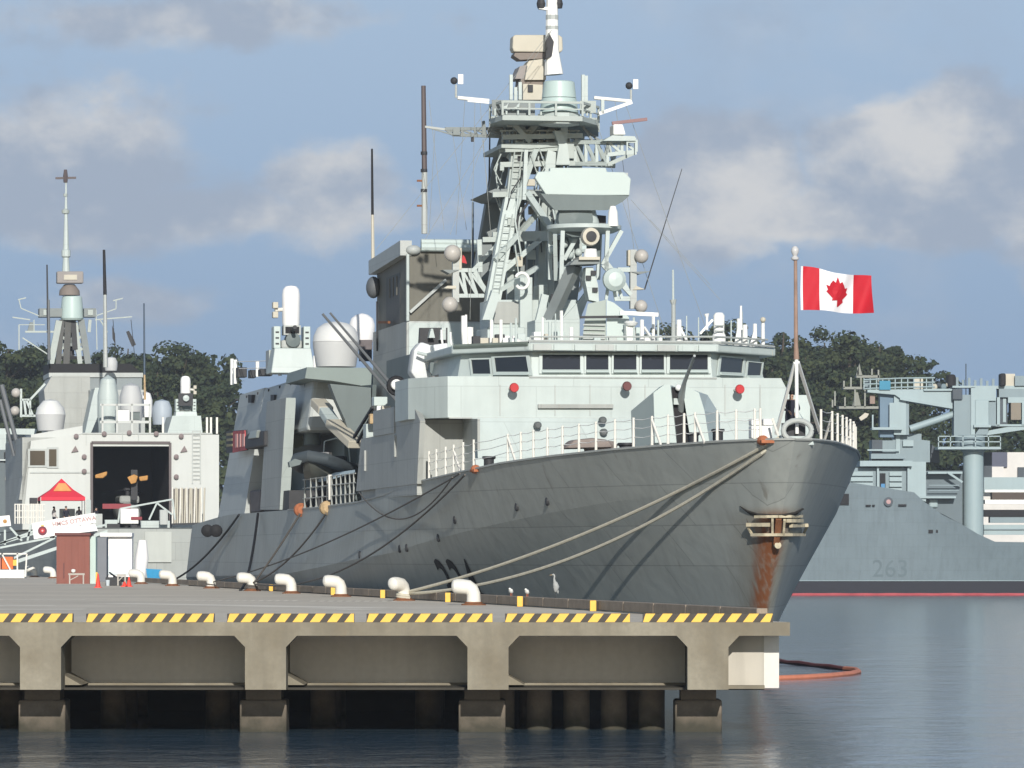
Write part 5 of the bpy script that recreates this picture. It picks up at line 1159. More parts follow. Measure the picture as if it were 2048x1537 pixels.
# ------------------------------------------------------------ people
def person(loc, rz, lab, pose='stand', top=CLOTH, bottom=None, hat=None, group=None, sc=1.0):
    bottom = bottom or top
    r_ = empty('person', loc, rz, label=lab, cat='person', group=group); r_.scale = (sc,)*3
    J = {'pelvis': (0, 0, .95), 'belly': (0, 0, 1.12), 'chest': (0, -.02, 1.32), 'neck': (0, 0, 1.48), 'head': (0, -.02, 1.56), 'top': (0, -.01, 1.72),
         'ls': (-.18, 0, 1.42), 'le': (-.25, .02, 1.14), 'lw': (-.22, -.14, .92), 'rs': (.18, 0, 1.42), 're': (.26, .02, 1.14), 'rw': (.20, -.20, .98),
         'lh': (-.095, 0, .90), 'lk': (-.11, -.02, .50), 'la': (-.11, .02, .09), 'lt': (-.12, -.16, .04), 'rh': (.095, 0, .90), 'rk': (.12, -.05, .50), 'ra': (.13, .02, .09), 'rt': (.15, -.16, .04)}
    if pose == 'work': J.update({'chest': (0, -.08, 1.31), 'neck': (0, -.12, 1.46), 'head': (0, -.16, 1.54), 'top': (0, -.19, 1.69), 'ls': (-.2, -.08, 1.40), 'rs': (.2, -.08, 1.40), 'le': (-.30, -.12, 1.14), 'lw': (-.12, -.32, 1.05), 're': (.30, -.12, 1.14), 'rw': (.10, -.34, 1.02)})
    E = [('pelvis', 'belly'), ('belly', 'chest'), ('chest', 'neck'), ('neck', 'head'), ('head', 'top'), ('chest', 'ls'), ('ls', 'le'), ('le', 'lw'), ('chest', 'rs'), ('rs', 're'), ('re', 'rw'),
         ('pelvis', 'lh'), ('lh', 'lk'), ('lk', 'la'), ('la', 'lt'), ('pelvis', 'rh'), ('rh', 'rk'), ('rk', 'ra'), ('ra', 'rt')]
    RD = {'pelvis': .15, 'belly': .14, 'chest': .165, 'neck': .058, 'head': .085, 'top': .085, 'ls': .085, 'rs': .085, 'le': .052, 're': .052, 'lw': .034, 'rw': .034, 'lh': .105, 'rh': .105, 'lk': .068, 'rk': .068, 'la': .045, 'ra': .045, 'lt': .04, 'rt': .04}
    ks = list(J); me = bpy.data.meshes.new('body'); me.from_pydata([J[k] for k in ks], [(ks.index(a), ks.index(b)) for a, b in E], [])
    o = bpy.data.objects.new('body', me); COL.objects.link(o)
    m1 = o.modifiers.new('s', 'SKIN'); m1.use_smooth_shade = True; m2 = o.modifiers.new('d', 'SUBSURF'); m2.levels = m2.render_levels = 2
    for i, k in enumerate(ks):
        sv = me.skin_vertices[0].data[i]; q = RD[k]; sv.radius = (q, q*.78 if k in ('chest', 'belly', 'pelvis') else q); sv.use_root = (k == 'pelvis')
    dg = bpy.context.evaluated_depsgraph_get(); me2 = bpy.data.meshes.new_from_object(o.evaluated_get(dg)); bpy.data.objects.remove(o)
    me2.materials.clear()
    for m_ in (top, bottom, SKIN, DARK): me2.materials.append(m_)
    hw = [Vector(J['lw']), Vector(J['rw'])]
    for f in me2.polygons:
        c = f.center; zn = Vector(J['neck']).z
        f.material_index = 2 if c.z > zn-.01 or min((c-w_).length for w_ in hw) < .05 else (3 if c.z < .11 else (1 if c.z < .95 and abs(c.x) < .22 else 0))
    me2.name = 'body'; b_ = bpy.data.objects.new('body', me2); COL.objects.link(b_); b_.parent = r_
    hd = Vector(J['top'])
    MB().ball(hd+Vector((0, .02, .01)), .105, (.95, 1.02, .85), n=12, m=8).build('hair' if not hat else 'cap', hat or BLACK, r_, smooth=SM)
    MB().tube([hd+Vector((0, -.085, -.05)), hd+Vector((0, -.115, -.10)), hd+Vector((0, -.09, -.11))], [.012, .018, .012], n=6).build('nose', SKIN, r_)
    for s in (-1, 1):
        wv = Vector(J['lw' if s < 0 else 'rw']); d = Vector((-s*.25, -.6, -.75)).normalized()
        h = MB(); h.tube([wv, wv+d*.05, wv+d*.10], [.030, .040, .034], n=8)
        for k in range(4):
            a = wv+d*.095+Vector(((k-1.5)*.017, 0, 0)); ln = (.06, .075, .07, .055)[k]; h.tube([a, a+d*ln*.6, a+d*ln+Vector((0, .015, -.01))], [.009, .008, .006], n=5)
        a = wv+d*.04; h.tube([a, a+Vector((-s*.04, -.02, -.02)), a+Vector((-s*.055, -.02, -.05))], [.012, .010, .007], n=5)
        h.build('hand', SKIN, r_, smooth=SM)
P = FR.at(1580, 872, 2.6); 
person(FR.world((P.x, P.y, interp(2.6, ZD))), .25, "person in dark work clothes bending over the bull ring at the very bow", 'work')

# ------------------------------------------------------------ mooring lines and cables
def line(p, q, sag, r_, m, lab, n=26, loop=None, nm='mooring_rope', cat='rope', grp=None, ex=0):
    p, q = Vector(p), Vector(q); pts = []
    for i in range(n+1):
        t = i/n; v = p.lerp(q, t); v.z -= sag*4*t*(1-t)
        lc = FR.toloc(v)                                    # where it would cut the flare the rope lies on the shell instead
        if t > .02 and .5 < lc.y < 80 and 0 < lc.z < interp(lc.y, ZD)+.1 and abs(lc.x) < hull_b(lc.y, lc.z)+.06:
            h = hull_hit(HX+F*v.x/v.y, HY-(v.z-CAMH)*F/v.y); v = FR.world(h); v = v+(Vector((0, 0, CAMH))-v).normalized()*.12
        pts.append(v)
    if loop is not None:
        c, rad = loop; a0 = math.atan2(pts[-1].y-c.y, pts[-1].x-c.x)
        pts += [Vector((c.x+rad*math.cos(a0+k*.5), c.y+rad*math.sin(a0+k*.5), q.z-.015*k)) for k in range(1, 13)]
    return MB().tube(pts, r_, n=7).build(nm, m, smooth=SM, label=lab, cat=cat, group=grp)
B2 = BOLL[1]; S0 = FR.world(FR.at(1562, 874, .9)); S1 = FR.world(FR.at(1556, 884, .7))
gp = 'pale ropes from the bow to the white bollard'
line(S0, B2+Vector((.22, -.1, .36)), .55, .065, ROPE, "upper of the two thick pale ropes from the bow to the bollard", loop=(B2, .26), grp=gp)
line(S1, B2+Vector((.24, -.1, .28)), 1.15, .065, ROPE, "lower of the two thick pale ropes from the bow to the bollard", loop=(B2, .26), grp=gp)
gd = 'thin dark ropes down the starboard side'
def sp(x, y, v=-8.3): return FR.world(FR.side(x, y, v))
SF = FR.world(FR.at(930, 950, 23.6))
line(SF, BOLL[4]+Vector((.1, 0, .35)), 1.4, .04, ROPED, "dark rope from the orange fairlead low across the shell to a bollard", loop=(BOLL[4], .26), grp=gd)
line(SF+Vector((-.2, .3, .05)), BOLL[5]+Vector((.1, 0, .35)), .5, .035, ROPED, "thin dark rope from the orange fairlead, above its neighbour on the shell", loop=(BOLL[5], .26), grp=gd)
line(sp(600, 1028), BOLL[4]+Vector((0, 0, .3)), .1, .05, ROPED, "dark rope from the rusty fairlead under the inflatable boat", loop=(BOLL[4], .27), grp=gd)
line(sp(652, 1028), BOLL[4]+Vector((0, 0, .4)), .5, .045, ROPED, "dark rope from the yellow rust stained fairlead beside the boat bay rail", loop=(BOLL[4], .28), grp=gd)
line(sp(516, 1028), BOLL[4]+Vector((-.6, 0, .05)), .9, .07, BLACK, "black power cable hanging from the gap in the hull side", nm='power_cable', cat='cable', grp='power cables to the shore')
line(sp(478, 1030), Vector((edge_x(330)-.8, 330, DZ+.6)), 2.2, .06, BLACK, "black power cable sagging left from the hangar side to the quay", nm='power_cable', cat='cable', grp='power cables to the shore')
line(sp(718, 985, -8.4), sp(905, 955, -8.3), 1.4, .03, ROPED, "slack dark line drooping along the shell below the side plating", nm='slack_line', cat='rope')
# two round black fenders hanging at the stern quarter
for px, lab in ((415, "round black fender hanging nearer the flight deck edge"), (432, "round black fender hanging right beside another under the hangar corner")):
    Pf = sp(px, 1062, -8.9); MB().lathe([(.15, -.5), (.34, -.4), (.36, 0), (.34, .4), (.15, .5)], Pf, n=16, axis='y').build('fender', BLACK, smooth=SM, label=lab, cat='fender', group='round black fenders on the quarter')

# ------------------------------------------------------------ the second frigate, stern to us, along the same pier
F2 = Frame(-33.4, 425, TH)
s2 = F2.root('frigate', label="second light grey frigate seen from astern with its dark hangar door open", cat='warship')
a2 = F2.at
W2 = mat('sunlit_white_grey', (.50, .52, .50), .5, var=.05, scale=.4, streak=.1)
def f2(nm, pts, u, th, m=W2, par=None, bevel=0, **k): return MB().ext([a2(x, y, u) for x, y in pts], (0, th, 0)).build(nm, m, par or s2, bevel=bevel, **k)
def r2(nm, x0, x1, y0, y1, u, th, m=W2, par=None, bevel=0, **k): return f2(nm, [(x0, y1), (x1, y1), (x1, y0), (x0, y0)], u, th, m, par, bevel, **k)
# hull with flight deck: plan outline extruded down with slight flare
HL2 = [(-8.6, -29), (8.6, -29), (8.8, 0), (8.4, 60), (5, 85), (0, 100), (-5, 85), (-8.4, 60), (-8.8, 0)]
MB().frustum([(x*.93, y) for x, y in HL2], -1.5, HL2, 6.9).build('hull', HULLP, s2)
MB().frustum([(x*.99, y+.1 if y < 0 else y) for x, y in HL2], 6.9, [(x*.99, y+.1 if y < 0 else y) for x, y in HL2], 7.0).build('flight_deck', DECKP, s2)
zt2 = a2(0, 868, 0).z; D0, D1 = a2(183, 1045, 0), a2(340, 886, 0)
# hangar face as wall pieces round a real doorway, with the hangar hollow behind it
xl, xr = a2(45, 0, 0).x, a2(438, 0, 0).x; xlt = a2(62, 0, 0).x
def wall(pts, th=.3): return MB().ext([Vector((x, 0, z)) for x, z in pts], (0, th, 0)).build('hangar_wall', W2, s2)
wall([(xl, 7.0), (D0.x, 7.0), (D0.x, zt2), (a2(165, 0, 0).x, zt2), (a2(62, 0, 0).x, a2(0, 882, 0).z)])
wall([(D1.x, 7.0), (xr, 7.0), (xr, zt2), (D1.x, zt2)]); wall([(D0.x, D1.z), (D1.x, D1.z), (D1.x, zt2), (D0.x, zt2)])
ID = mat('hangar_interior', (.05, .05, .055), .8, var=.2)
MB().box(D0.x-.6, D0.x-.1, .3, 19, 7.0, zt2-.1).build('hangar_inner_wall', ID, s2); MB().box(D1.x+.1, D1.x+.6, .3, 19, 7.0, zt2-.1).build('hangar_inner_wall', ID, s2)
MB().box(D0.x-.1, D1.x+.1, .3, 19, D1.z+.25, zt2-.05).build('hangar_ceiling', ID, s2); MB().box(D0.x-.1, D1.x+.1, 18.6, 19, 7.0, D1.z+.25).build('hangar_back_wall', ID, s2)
MB().box(xl, D0.x-.61, .3, 24, 7.0, zt2-.3).build('hangar_block', WALLP, s2); MB().box(D1.x+.61, xr, .3, 24, 7.0, zt2-.02).build('hangar_block', WALLP, s2)
b = MB(); fr0, fr1 = D0, D1
for p, q in ((Vector((D0.x, -.1, 7.1)), Vector((D0.x, -.1, D1.z))), (Vector((D0.x, -.1, D1.z)), Vector((D1.x, -.1, D1.z))), (Vector((D1.x, -.1, D1.z)), Vector((D1.x, -.1, 7.1)))): b.bar(p, q, .22)
b.build('door_frame', mat('door_frame_dark', (.12, .10, .10), .6), s2)
r2('roller_door', 183, 340, 884, 893, -.05, .3, W2); 
for x0, x1, y0, y1 in ((165, 425, 866, 868), (60, 180, 944, 946), (172, 172.8, 868, 890), (244, 246, 868, 888), (276, 278, 868, 888)): r2('seam', x0, x1, y0, y1+1, -.08, .08, PAINT)
for x, y in ((152, 873), (208, 868), (312, 868), (362, 873), (168, 914), (352, 914), (168, 943), (352, 954), (258, 866)):
    MB().lathe([(.12, -.35), (.22, -.3), (.2, 0)], a2(x, y, 0), n=12, axis='y').build('floodlight', mat('brown_grey', (.2, .16, .16), .6), s2, smooth=SM)
for x in (151, 369): f2('lamp_cone', [(x-8, 905), (x+6, 903), (x, 892)], -.2, .2, mat('brown_grey', (.2, .16, .16), .6))
for x in (392,): 
    for k in range(13): r2('ladder_rung', x-7, x+9, 862+k*8, 864+k*8, -.12, .05, PAINT)
    r2('ladder_rail', x-8, x-6, 862, 968, -.13, .05, PAINT); r2('ladder_rail', x+8, x+10, 862, 968, -.13, .05, PAINT)
# control cabin windows left of the door
def win2(x0, x1, y0, y1): 
    o = r2('window', x0-4, x1+4, y0-4, y1+4, -.12, .12, PAINT); r2('pane', x0, x1, y0, y1, -.15, .03, GLASS, o)
win2(60, 90, 902, 931); win2(98, 113, 899, 933)
f2('port_side_screen', [(38, 1000), (45, 1000), (62, 882), (55, 886)], .3, 4, WALLP)
# helicopter nose parts parked in the hangar
def helicopter():
    c = a2(262, 1040, 4); r_ = empty('helicopter', F2.world((c.x, 7.5, 7.05)), TH, label="grey helicopter parked tail first inside the open dark hangar", cat='helicopter')
    G = mat('helicopter_grey', (.30, .32, .31), .5, var=.1)
    b = MB(); b.tube([(0, -3.6, 1.35), (0, -3.2, 1.3), (0, -2.3, 1.35), (0, 0, 1.5), (0, 4, 1.7), (0, 6, 1.9)], [.25, .8, 1.05, 1.15, 1.0, .5], n=20); b.build('fuselage', G, r_, smooth=SM)
    MB().box(-.9, .9, -2.0, 2.5, 2.3, 3.0).build('engine_cowling', G, r_, bevel=.2)
    for s in (-1, 1):
        MB().lathe([(.0, -.15), (.32, -.12), (.34, .12), (0, .15)], (s*1.15, -1.8, .35), n=14, axis='x').build('wheel', BLACK, r_); MB().bar((s*1.15, -1.8, .4), (s*.8, -1.6, 1.2), .14).build('wheel_strut', G, r_)
        MB().ext([(s*.15, -3.1, 1.75), (s*.75, -2.8, 1.7), (s*.7, -2.5, 2.1), (s*.15, -2.7, 2.25)], (0, .12, 0)).build('windscreen', GLASS, r_)
    MB().lathe([(.2, 3.0), (.2, 3.45), (.4, 3.5), (.4, 3.7)], (0, 0, 0), n=12).build('rotor_hub', DARK, r_)
    for a in (-.25, .25): MB().bar((0, 0, 3.6), (math.sin(a)*7, 7*math.cos(a), 3.35), .4, .06).build('rotor_blade', DARK, r_)
helicopter()
OC = mat('orange_yellow', (.50, .26, .08), .7, var=.3, scale=3)
for pts, lab in (([(190, 950), (214, 943), (214, 950), (206, 957), (190, 957)], "orange lamp high at the left inside the dark hangar"), ([(254, 955), (268, 949), (276, 953), (272, 966), (262, 969)], "ochre lamp in the middle of the dark hangar"), ([(277, 954), (296, 951), (295, 961), (280, 963)], "orange lamp high at the right inside the dark hangar")):
    c = a2(*pts[0], 2); f_ = MB().ext([F2.world(a2(x, y, 2.5)) for x, y in pts], (.0, .5, 0)).build('hangar_lamp', OC, bevel=.08, label=lab, cat='cover', group='orange lamps inside the hangar')  # orange lamps modelled as plain coloured shapes that give no light
r2('red_rail', 205, 262, 1008, 1018, .2, .3, mat('dull_red', (.25, .04, .05), .6)); r2('tail_cover', 262, 275, 940, 1000, 3.4, .2, DARK)
# rails, gangway fittings, flight deck nets
def post2(x, y0, y1, u, w_, m=WHITEW, par=None, lean=0): MB().tube([a2(x, y1, u), a2(x+lean, y0, u)], w_, n=6).build('stanchion', m, par, smooth=SM)
g2 = empty('guard_rail'); g2.parent = s2; tag(g2, label="white guard rail before the red canopy")
for k in range(13): post2(30+k*4.6+(k % 2), 1008, 1048, -27, .06, WHITEW, g2)
for y in (1009, 1022, 1035): MB().bar(a2(29, y, -27), a2(90, y, -27), .06).build('rail', WHITEW, g2)
g3 = empty('safety_net'); g3.parent = s2; tag(g3, label="folded up safety net frames at the right of the hangar door")
for k in range(14): post2(345+k*4.8, 975+(k % 3), 1048, -6, .075, BUFF if k % 3 else WHITEW, g3, lean=(k % 2)*2)
for k in range(3): r2('net_panel', 346+k*18, 362+k*18, 978, 1046, -5.8, .06, mat('net_grey', (.16, .15, .14), .8), g3)
MB().bar(a2(344, 1049, -6), a2(412, 1047, -6), .15).build('rail', DARK, g3)
g4 = empty('gangway_truss'); g4.parent = s2
for a, c in (((240, 1018), (345, 999)), ((298, 1040), (313, 1008)), ((313, 1006), (345, 1030)), ((345, 999), (350, 1040)), ((240, 1018), (236, 1046))): MB().bar(a2(*a, -14), a2(*c, -14), .14).build('strut', LIGHTP, g4)
r2('deck_box', 241, 277, 1018, 1048, -15, .8, WHITE, bevel=.04); r2('red_stripe', 262, 284, 1034, 1040, -15.1, .08, MATS['dull_red'])
for x0, x1, y0, y1, m in ((210, 235, 1040, 1062, LIGHTP), (282, 340, 1042, 1060, LIGHTP), (214, 240, 1048, 1066, DARK), (262, 275, 1050, 1064, DARK), (288, 300, 1050, 1064, BUFF), (186, 205, 1028, 1058, PAINT), (120, 150, 1018, 1040, PAINT), (60, 82, 996, 1010, DARK), (170, 182, 1000, 1030, LIGHTP), (320, 336, 1020, 1050, PAINT)): r2('deck_equipment', x0, x1, y0, y1, -17-R.random()*3, .8, m, bevel=.04)
r2('stern_panel', 290, 343, 1064, 1125, -29.2, .2, mat('lit_stern_grey', (.42, .44, .41), .5, var=.1, streak=.2))
# superstructure and sensors above the hangar
r2('stack_house', 180, 290, 780, 866, 38, 8, PAINT); f2('stack_wing', [(96, 866), (180, 866), (180, 752), (104, 752), (88, 780)], 40, 8, WALLP); f2('stack_house', [(170, 866), (182, 866), (214, 790), (214, 776), (190, 776), (184, 800)], 30, 5, LIGHTP)
r2('stack_block', 104, 284, 752, 790, 42, 8, mat('stack_blue_grey', (.20, .23, .24), .5, var=.1)); f2('black_top', [(98, 728), (262, 728), (284, 748), (98, 748)], 42, 8, BLACK); r2('stack_edge', 98, 286, 746, 755, 41.8, 8, PAINT)
def dome2(x, y0, y1, r_, u, m, nm='satellite_dome', cut=None, cap=None):
    k = a2(x, y0, u); sc_ = (425+u)/F; c = a2(x, y1, u); R_ = r_*sc_; h = k.z-c.z
    if cut: 
        g = empty(nm); g.parent = s2
        MB().lathe([(R_*.85, c.z), (R_, c.z+h*.5)], (c.x, u, 0), n=22).build('drum', m, g, smooth=SM)
        MB().lathe([(R_, c.z+h*.505), (R_*.9, c.z+h*.72), (R_*.5, c.z+h*.95), (.01, c.z+h)], (c.x, u, 0), n=22).build('cap', cap or DOME, g, smooth=SM)
    else: MB().lathe([(R_*.9, c.z), (R_, c.z+h*.3), (R_, c.z+h*.65), (R_*.7, c.z+h*.92), (.01, c.z+h)], (c.x, u, 0), n=20).build(nm, m, s2, smooth=SM)
dome2(101, 799, 862, 30, 20, DOME, cut=1, cap=MATS['dome_cap']); dome2(216, 750, 868, 21, 16, LIGHTP, 'sensor_tower'); dome2(262, 766, 845, 23, 20, DOME); dome2(291, 783, 835, 14, 24, MATS['bright_white']); dome2(324, 799, 850, 20, 30, mat('blue_dome', (.38, .43, .48), .5)); dome2(222, 714, 742, 13, 38, DOME)
r2('sensor_rail', 200, 300, 808, 812, 12, .3, W2); r2('sensor_rail', 200, 300, 842, 847, 12, .3, W2)
for x in (203, 232, 262, 298): r2('post', x, x+4, 808, 868, 12, .2, W2)
r2('equipment', 232, 258, 820, 842, 13, 1, WHITE); r2('equipment', 262, 280, 824, 840, 13.5, 1, TEAL)
# gun dome, aft
g = ciws(F2, 371, 716, 852, 12, s2, .98, side=1); 
f2('gun_house', [(335, 866), (405, 866), (402, 832), (345, 832)], 9, 6, LIGHTP); r2('gun_port_panel', 357, 386, 787, 812, 10.6, .1, DARK); MB().lathe([(.0, -.2), (.28, -.15), (.28, .2)], a2(372, 797, 10.4), n=16, axis='y').build('muzzle_ring', BW, s2)
for x in (324, 412, 420, 432): r2('roof_post', x, x+4, 835, 868, 8, .2, WHITEW)
f2('left_hangar_light', [(45, 884), (62, 884), (62, 870), (165, 852), (165, 868), (62, 884)], .4, 6, W2)
# mast
m2 = empty('mast'); m2.parent = s2; UM = 45
def t2(nm, a, b, w_, m=MASTP, u=UM): MB().bar(a2(*a, u), a2(*b, u), w_).build(nm, m, m2)
for a, b, w_, m in (((100, 735), (118, 642), .6, MASTP), ((176, 728), (162, 640), .6, MATS['mast_shade_paint']), ((116, 730), (124, 640), .5, SOOT), ((160, 728), (150, 645), .45, MASTP), ((132, 735), (136, 640), .6, SOOT), ((150, 700), (146, 640), .5, DARK), ((120, 700), (165, 672), .25, MASTP), ((165, 700), (120, 672), .25, MASTP), ((118, 725), (160, 650), .25, MATS['mast_shade_paint']), ((165, 722), (125, 655), .25, MATS['mast_shade_paint']), ((112, 716), (172, 716), .3, BLACK), ((115, 690), (165, 690), .3, MATS['mast_shade_paint']), ((120, 662), (160, 662), .3, DARK)): t2('leg', a, b, w_, m)
for k in range(2): MB().box(*(lambda p, q: (p.x, q.x, UM+1, UM+1.4, p.z, q.z))(a2(128+k*14, 718, UM), a2(136+k*14, 645, UM))).build('cable_trunk', DARK, m2)
for y0, y1, x0, x1 in ((617, 634, 79, 124), (617, 634, 168, 192)): r2('platform_cage', x0, x1, y0, y1, UM-.5, 2, mat('mast_shade_paint', (.20, .225, .225)), m2); r2('cage_panel', x0+8, x0+18, y0+3, y1-3, UM-.6, .1, MASTP, m2)
def l2(x, prof, m, nm, n=20): 
    c = a2(x, 0, UM); k = (425+UM)/F; MB().lathe([(r_*k, a2(0, y, UM).z) for r_, y in prof], (c.x, UM, 0), n=n).build(nm, m, m2, smooth=SM)
l2(144, [(20, 640), (23, 636), (22, 616), (20, 594), (18, 592)], MATS['mint_dome'], 'sensor_drum'); l2(139, [(21, 590), (20, 580), (12, 570), (10, 568)], MATS['buff_shade'], 'pedestal')
r2('radar_box', 114, 167, 543, 567, UM-1, 1.2, mat('warm_grey', (.27, .25, .24), .6), m2, bevel=.1); r2('radar_face', 128, 154, 550, 560, UM-1.1, .1, BUFF, m2)
l2(132, [(8, 545), (6, 515), (9, 512), (9, 500), (6, 498), (5, 470), (3.5, 430), (2.5, 400), (1, 340)], BW, 'pole_mast', 10)
t2('cross_yard', (111, 357), (152, 356), .2, MATS['brown_fibre']); l2(131, [(4, 364), (5, 352), (3, 338)], MATS['brown_fibre'], 'lamp', 8); l2(131, [(7, 426), (8, 420), (3, 416)], MASTP, 'ring_aerial', 10); l2(131, [(4, 392), (4, 386)], MASTP, 'lamp', 8)
for a, b, w_ in (((80, 633), (42, 617), .1), ((42, 617), (38, 600), .1), ((36, 600), (52, 596), .12), ((192, 632), (232, 618), .1), ((232, 618), (232, 600), .1), ((226, 602), (246, 597), .12), ((60, 640), (25, 635), .12), ((190, 640), (264, 634), .12), ((50, 664), (110, 664), .18), ((38, 650), (90, 650), .08), ((38, 650), (38, 700), .12), ((68, 640), (68, 664), .1), ((192, 620), (194, 700), .1), ((45, 676), (100, 712), .12), ((200, 640), (215, 665), .12), ((180, 640), (178, 665), .3)): t2('yard', a, b, w_, MASTP)
f2('yard_radar', [(55, 662), (70, 662), (66, 645), (60, 645)], UM, .5, MATS['mast_shade_paint'], m2)
for a, b, r0, m in (((96, 660, 40), (94, 530, 40), .10, DARK), ((98, 720, 40), (97, 600, 40), .16, MATS['aerial_grey']), ((211, 735, 20), (210, 590, 20), .22, PAINT), ((210, 590, 20), (208, 500, 20), .17, BLACK), ((289, 760, 20), (288, 607, 20), .10, MATS['blue_dark']), ((290, 800, 18), (289, 750, 18), .12, RUSTY), ((3, 770, 10), (40, 910, 10), .25, MATS['aerial_grey']), ((0, 800, 10), (28, 912, 10), .2, MATS['aerial_grey'])):
    MB().tube([a2(*a), a2(*b)], [r0, r0*.7], n=6).build('whip_aerial', m, s2, smooth=SM)
for x, y in ((32, 786), (30, 822)): MB().ball(a2(x, y, 35), .45, n=14, m=8).build('ball_sensor', MATS['ball_grey'], s2, smooth=SM)
for a, b in (((42, 778), (42, 835)), ((42, 800), (62, 800)), ((42, 832), (78, 832)), ((48, 800), (52, 832)), ((60, 800), (60, 832)), ((52, 800), (66, 832)), ((60, 800), (90, 768))): MB().bar(a2(*a, 35), a2(*b, 35), .2).build('arm_strut', LIGHTP, s2)
# signal flags on the second frigate's halyard
for pts, m, lab in (([(224, 650), (230, 668), (231, 690), (225, 678)], DARK, "narrow dark signal flag beside the second ship's mast"), ([(252, 664), (258, 662), (268, 680), (272, 690), (264, 694), (258, 680)], DARK, "dark signal flag right of the narrow one on the halyards")):
    MB().ext([F2.world(a2(x, y, 40)) for x, y in pts], (0, .05, 0)).build('signal_flag', m, label=lab, cat='flag')
for a, b in (((226, 640, 40), (232, 720, 40)), ((262, 640, 40), (270, 720, 40))): MB().tube([a2(*a), a2(*b)], .03, n=4).build('halyard', DARK, s2)

# ------------------------------------------------------------ canopy, visitors and gangways
def canopy():
    c = F2.world(a2(123, 0, -20)); z = a2(0, 995, -20).z; r_ = empty('canopy', (c.x, c.y, 0), TH, label="red pop up canopy with an orange crest on the second ship's flight deck", cat='canopy')
    rm = mat('canopy_red', (.62, .035, .06), .7, var=.08); h = a2(0, 957, -20).z-z; w_ = 1.85; zb = z-.0
    MB().add([(-w_, -w_, zb), (w_, -w_, zb), (w_, w_, zb), (-w_, w_, zb), (0, 0, zb+h), (-w_*.5, -w_*.5, zb+h*.40), (w_*.5, -w_*.5, zb+h*.40), (w_*.5, w_*.5, zb+h*.40), (-w_*.5, w_*.5, zb+h*.40)], [(0, 1, 6, 5), (1, 2, 7, 6), (2, 3, 8, 7), (3, 0, 5, 8), (5, 6, 4), (6, 7, 4), (7, 8, 4), (8, 5, 4)]).build('roof', rm, r_)
    b = MB()
    for a, c_ in (((-w_, -w_), (w_, -w_)), ((w_, -w_), (w_, w_)), ((w_, w_), (-w_, w_)), ((-w_, w_), (-w_, -w_))): b.bar((*a, zb-.14), (*c_, zb-.14), .03, .28)
    b.build('valance', rm, r_)
    MB().prism([(-.75, -w_*.62-.05, zb+h*.31), (.75, -w_*.62-.05, zb+h*.31), (.28, -w_*.28-.06, zb+h*.72), (-.28, -w_*.28-.06, zb+h*.72)], [(-.75, -w_*.62-.09, zb+h*.33), (.75, -w_*.62-.09, zb+h*.33), (.28, -w_*.28-.1, zb+h*.74), (-.28, -w_*.28-.1, zb+h*.74)]).build('crest', mat('crest_orange', (.75, .33, .12), .7, var=.3, scale=2), r_)
    for sx in (-1, 1):
        for sy in (-1, 1): MB().tube([(sx*w_, sy*w_, 7.0), (sx*w_, sy*w_, zb)], .03, n=6).build('leg', WHITEW, r_)
canopy()
grp = 'visitors on the second ship'
for px, u, rz, lab, tp in ((132, -22, .5, "person in a dark jacket and dark cap right of the red canopy's middle", CLOTH), (108, -19, 2.2, "person in pale clothes standing under the red canopy", mat('pale_shirt', (.55, .52, .5), .8)), (192, -16, 1.0, "person in dark clothes by the left edge of the hangar door", CLOTH), (158, -18, 3.0, "person in grey clothes right of the red canopy", mat('grey_shirt', (.25, .25, .27), .8))):
    c = a2(px, 0, u); person(F2.world((c.x, u, 7.02)), rz, lab, 'stand', tp, CLOTH, hat=DARK if px == 132 else None, group=grp)
def on_deck(px, py): return WD.floor(px, py, DZ)
# gangway with crest banner and lettering
gw = empty('gangway', (0, 0, 0), 0, label="white gangway with a round crest sign and lettered banner up to the second ship", cat='gangway')
yg = 392
def gp_(x, y, d=0): return Vector(((x-HX)*(yg+d)/F, yg+d, CAMH-(y-HY)*(yg+d)/F))
for d in (0, 1.2):
    for a, c in (((-40, 1102), (70, 1062)), ((-40, 1150), (110, 1076)), ((0, 1088), (195, 1030)), ((0, 1096), (110, 1074)), ((20, 1055), (44, 1082)), ((55, 1082), (62, 1050)), ((10, 1090), (10, 1060)), ((100, 1075), (212, 1050)), ((150, 1064), (158, 1035)), ((-30, 1100), (0, 1068))): MB().bar(gp_(*a, d), gp_(*c, d), .16).build('truss', LIGHTP, gw)
MB().prism([gp_(-40, 1152), gp_(215, 1066), gp_(215, 1060), gp_(-40, 1144)], [gp_(-40, 1152, 1.2), gp_(215, 1066, 1.2), gp_(215, 1060, 1.2), gp_(-40, 1144, 1.2)]).build('walkway', LIGHTP, gw)
SG = mat('sign_white', (.82, .80, .78), .6, var=.02)
MB().ext([gp_(68, 1079, -.2), gp_(108, 1072, -.2), gp_(104, 1040, -.2), gp_(64, 1047, -.2)], (0, .05, 0)).build('crest_board', SG, gw)
C = gp_(85, 1062, -.25); k = yg/F
MB().lathe([(0, -.04), (9*k, -.03), (9*k, 0)], C, n=24, axis='y').build('crest_ring', mat('crest_dark', (.16, .03, .05), .6), gw)
MB().lathe([(0, -.06), (5*k, -.05), (5*k, 0)], C, n=18, axis='y').build('crest_disc', RED, gw); MB().lathe([(0, -.08), (2*k, -.07), (2*k, 0)], C, n=10, axis='y').build('crest_mark', mat('crest_pink', (.75, .4, .4), .6), gw)
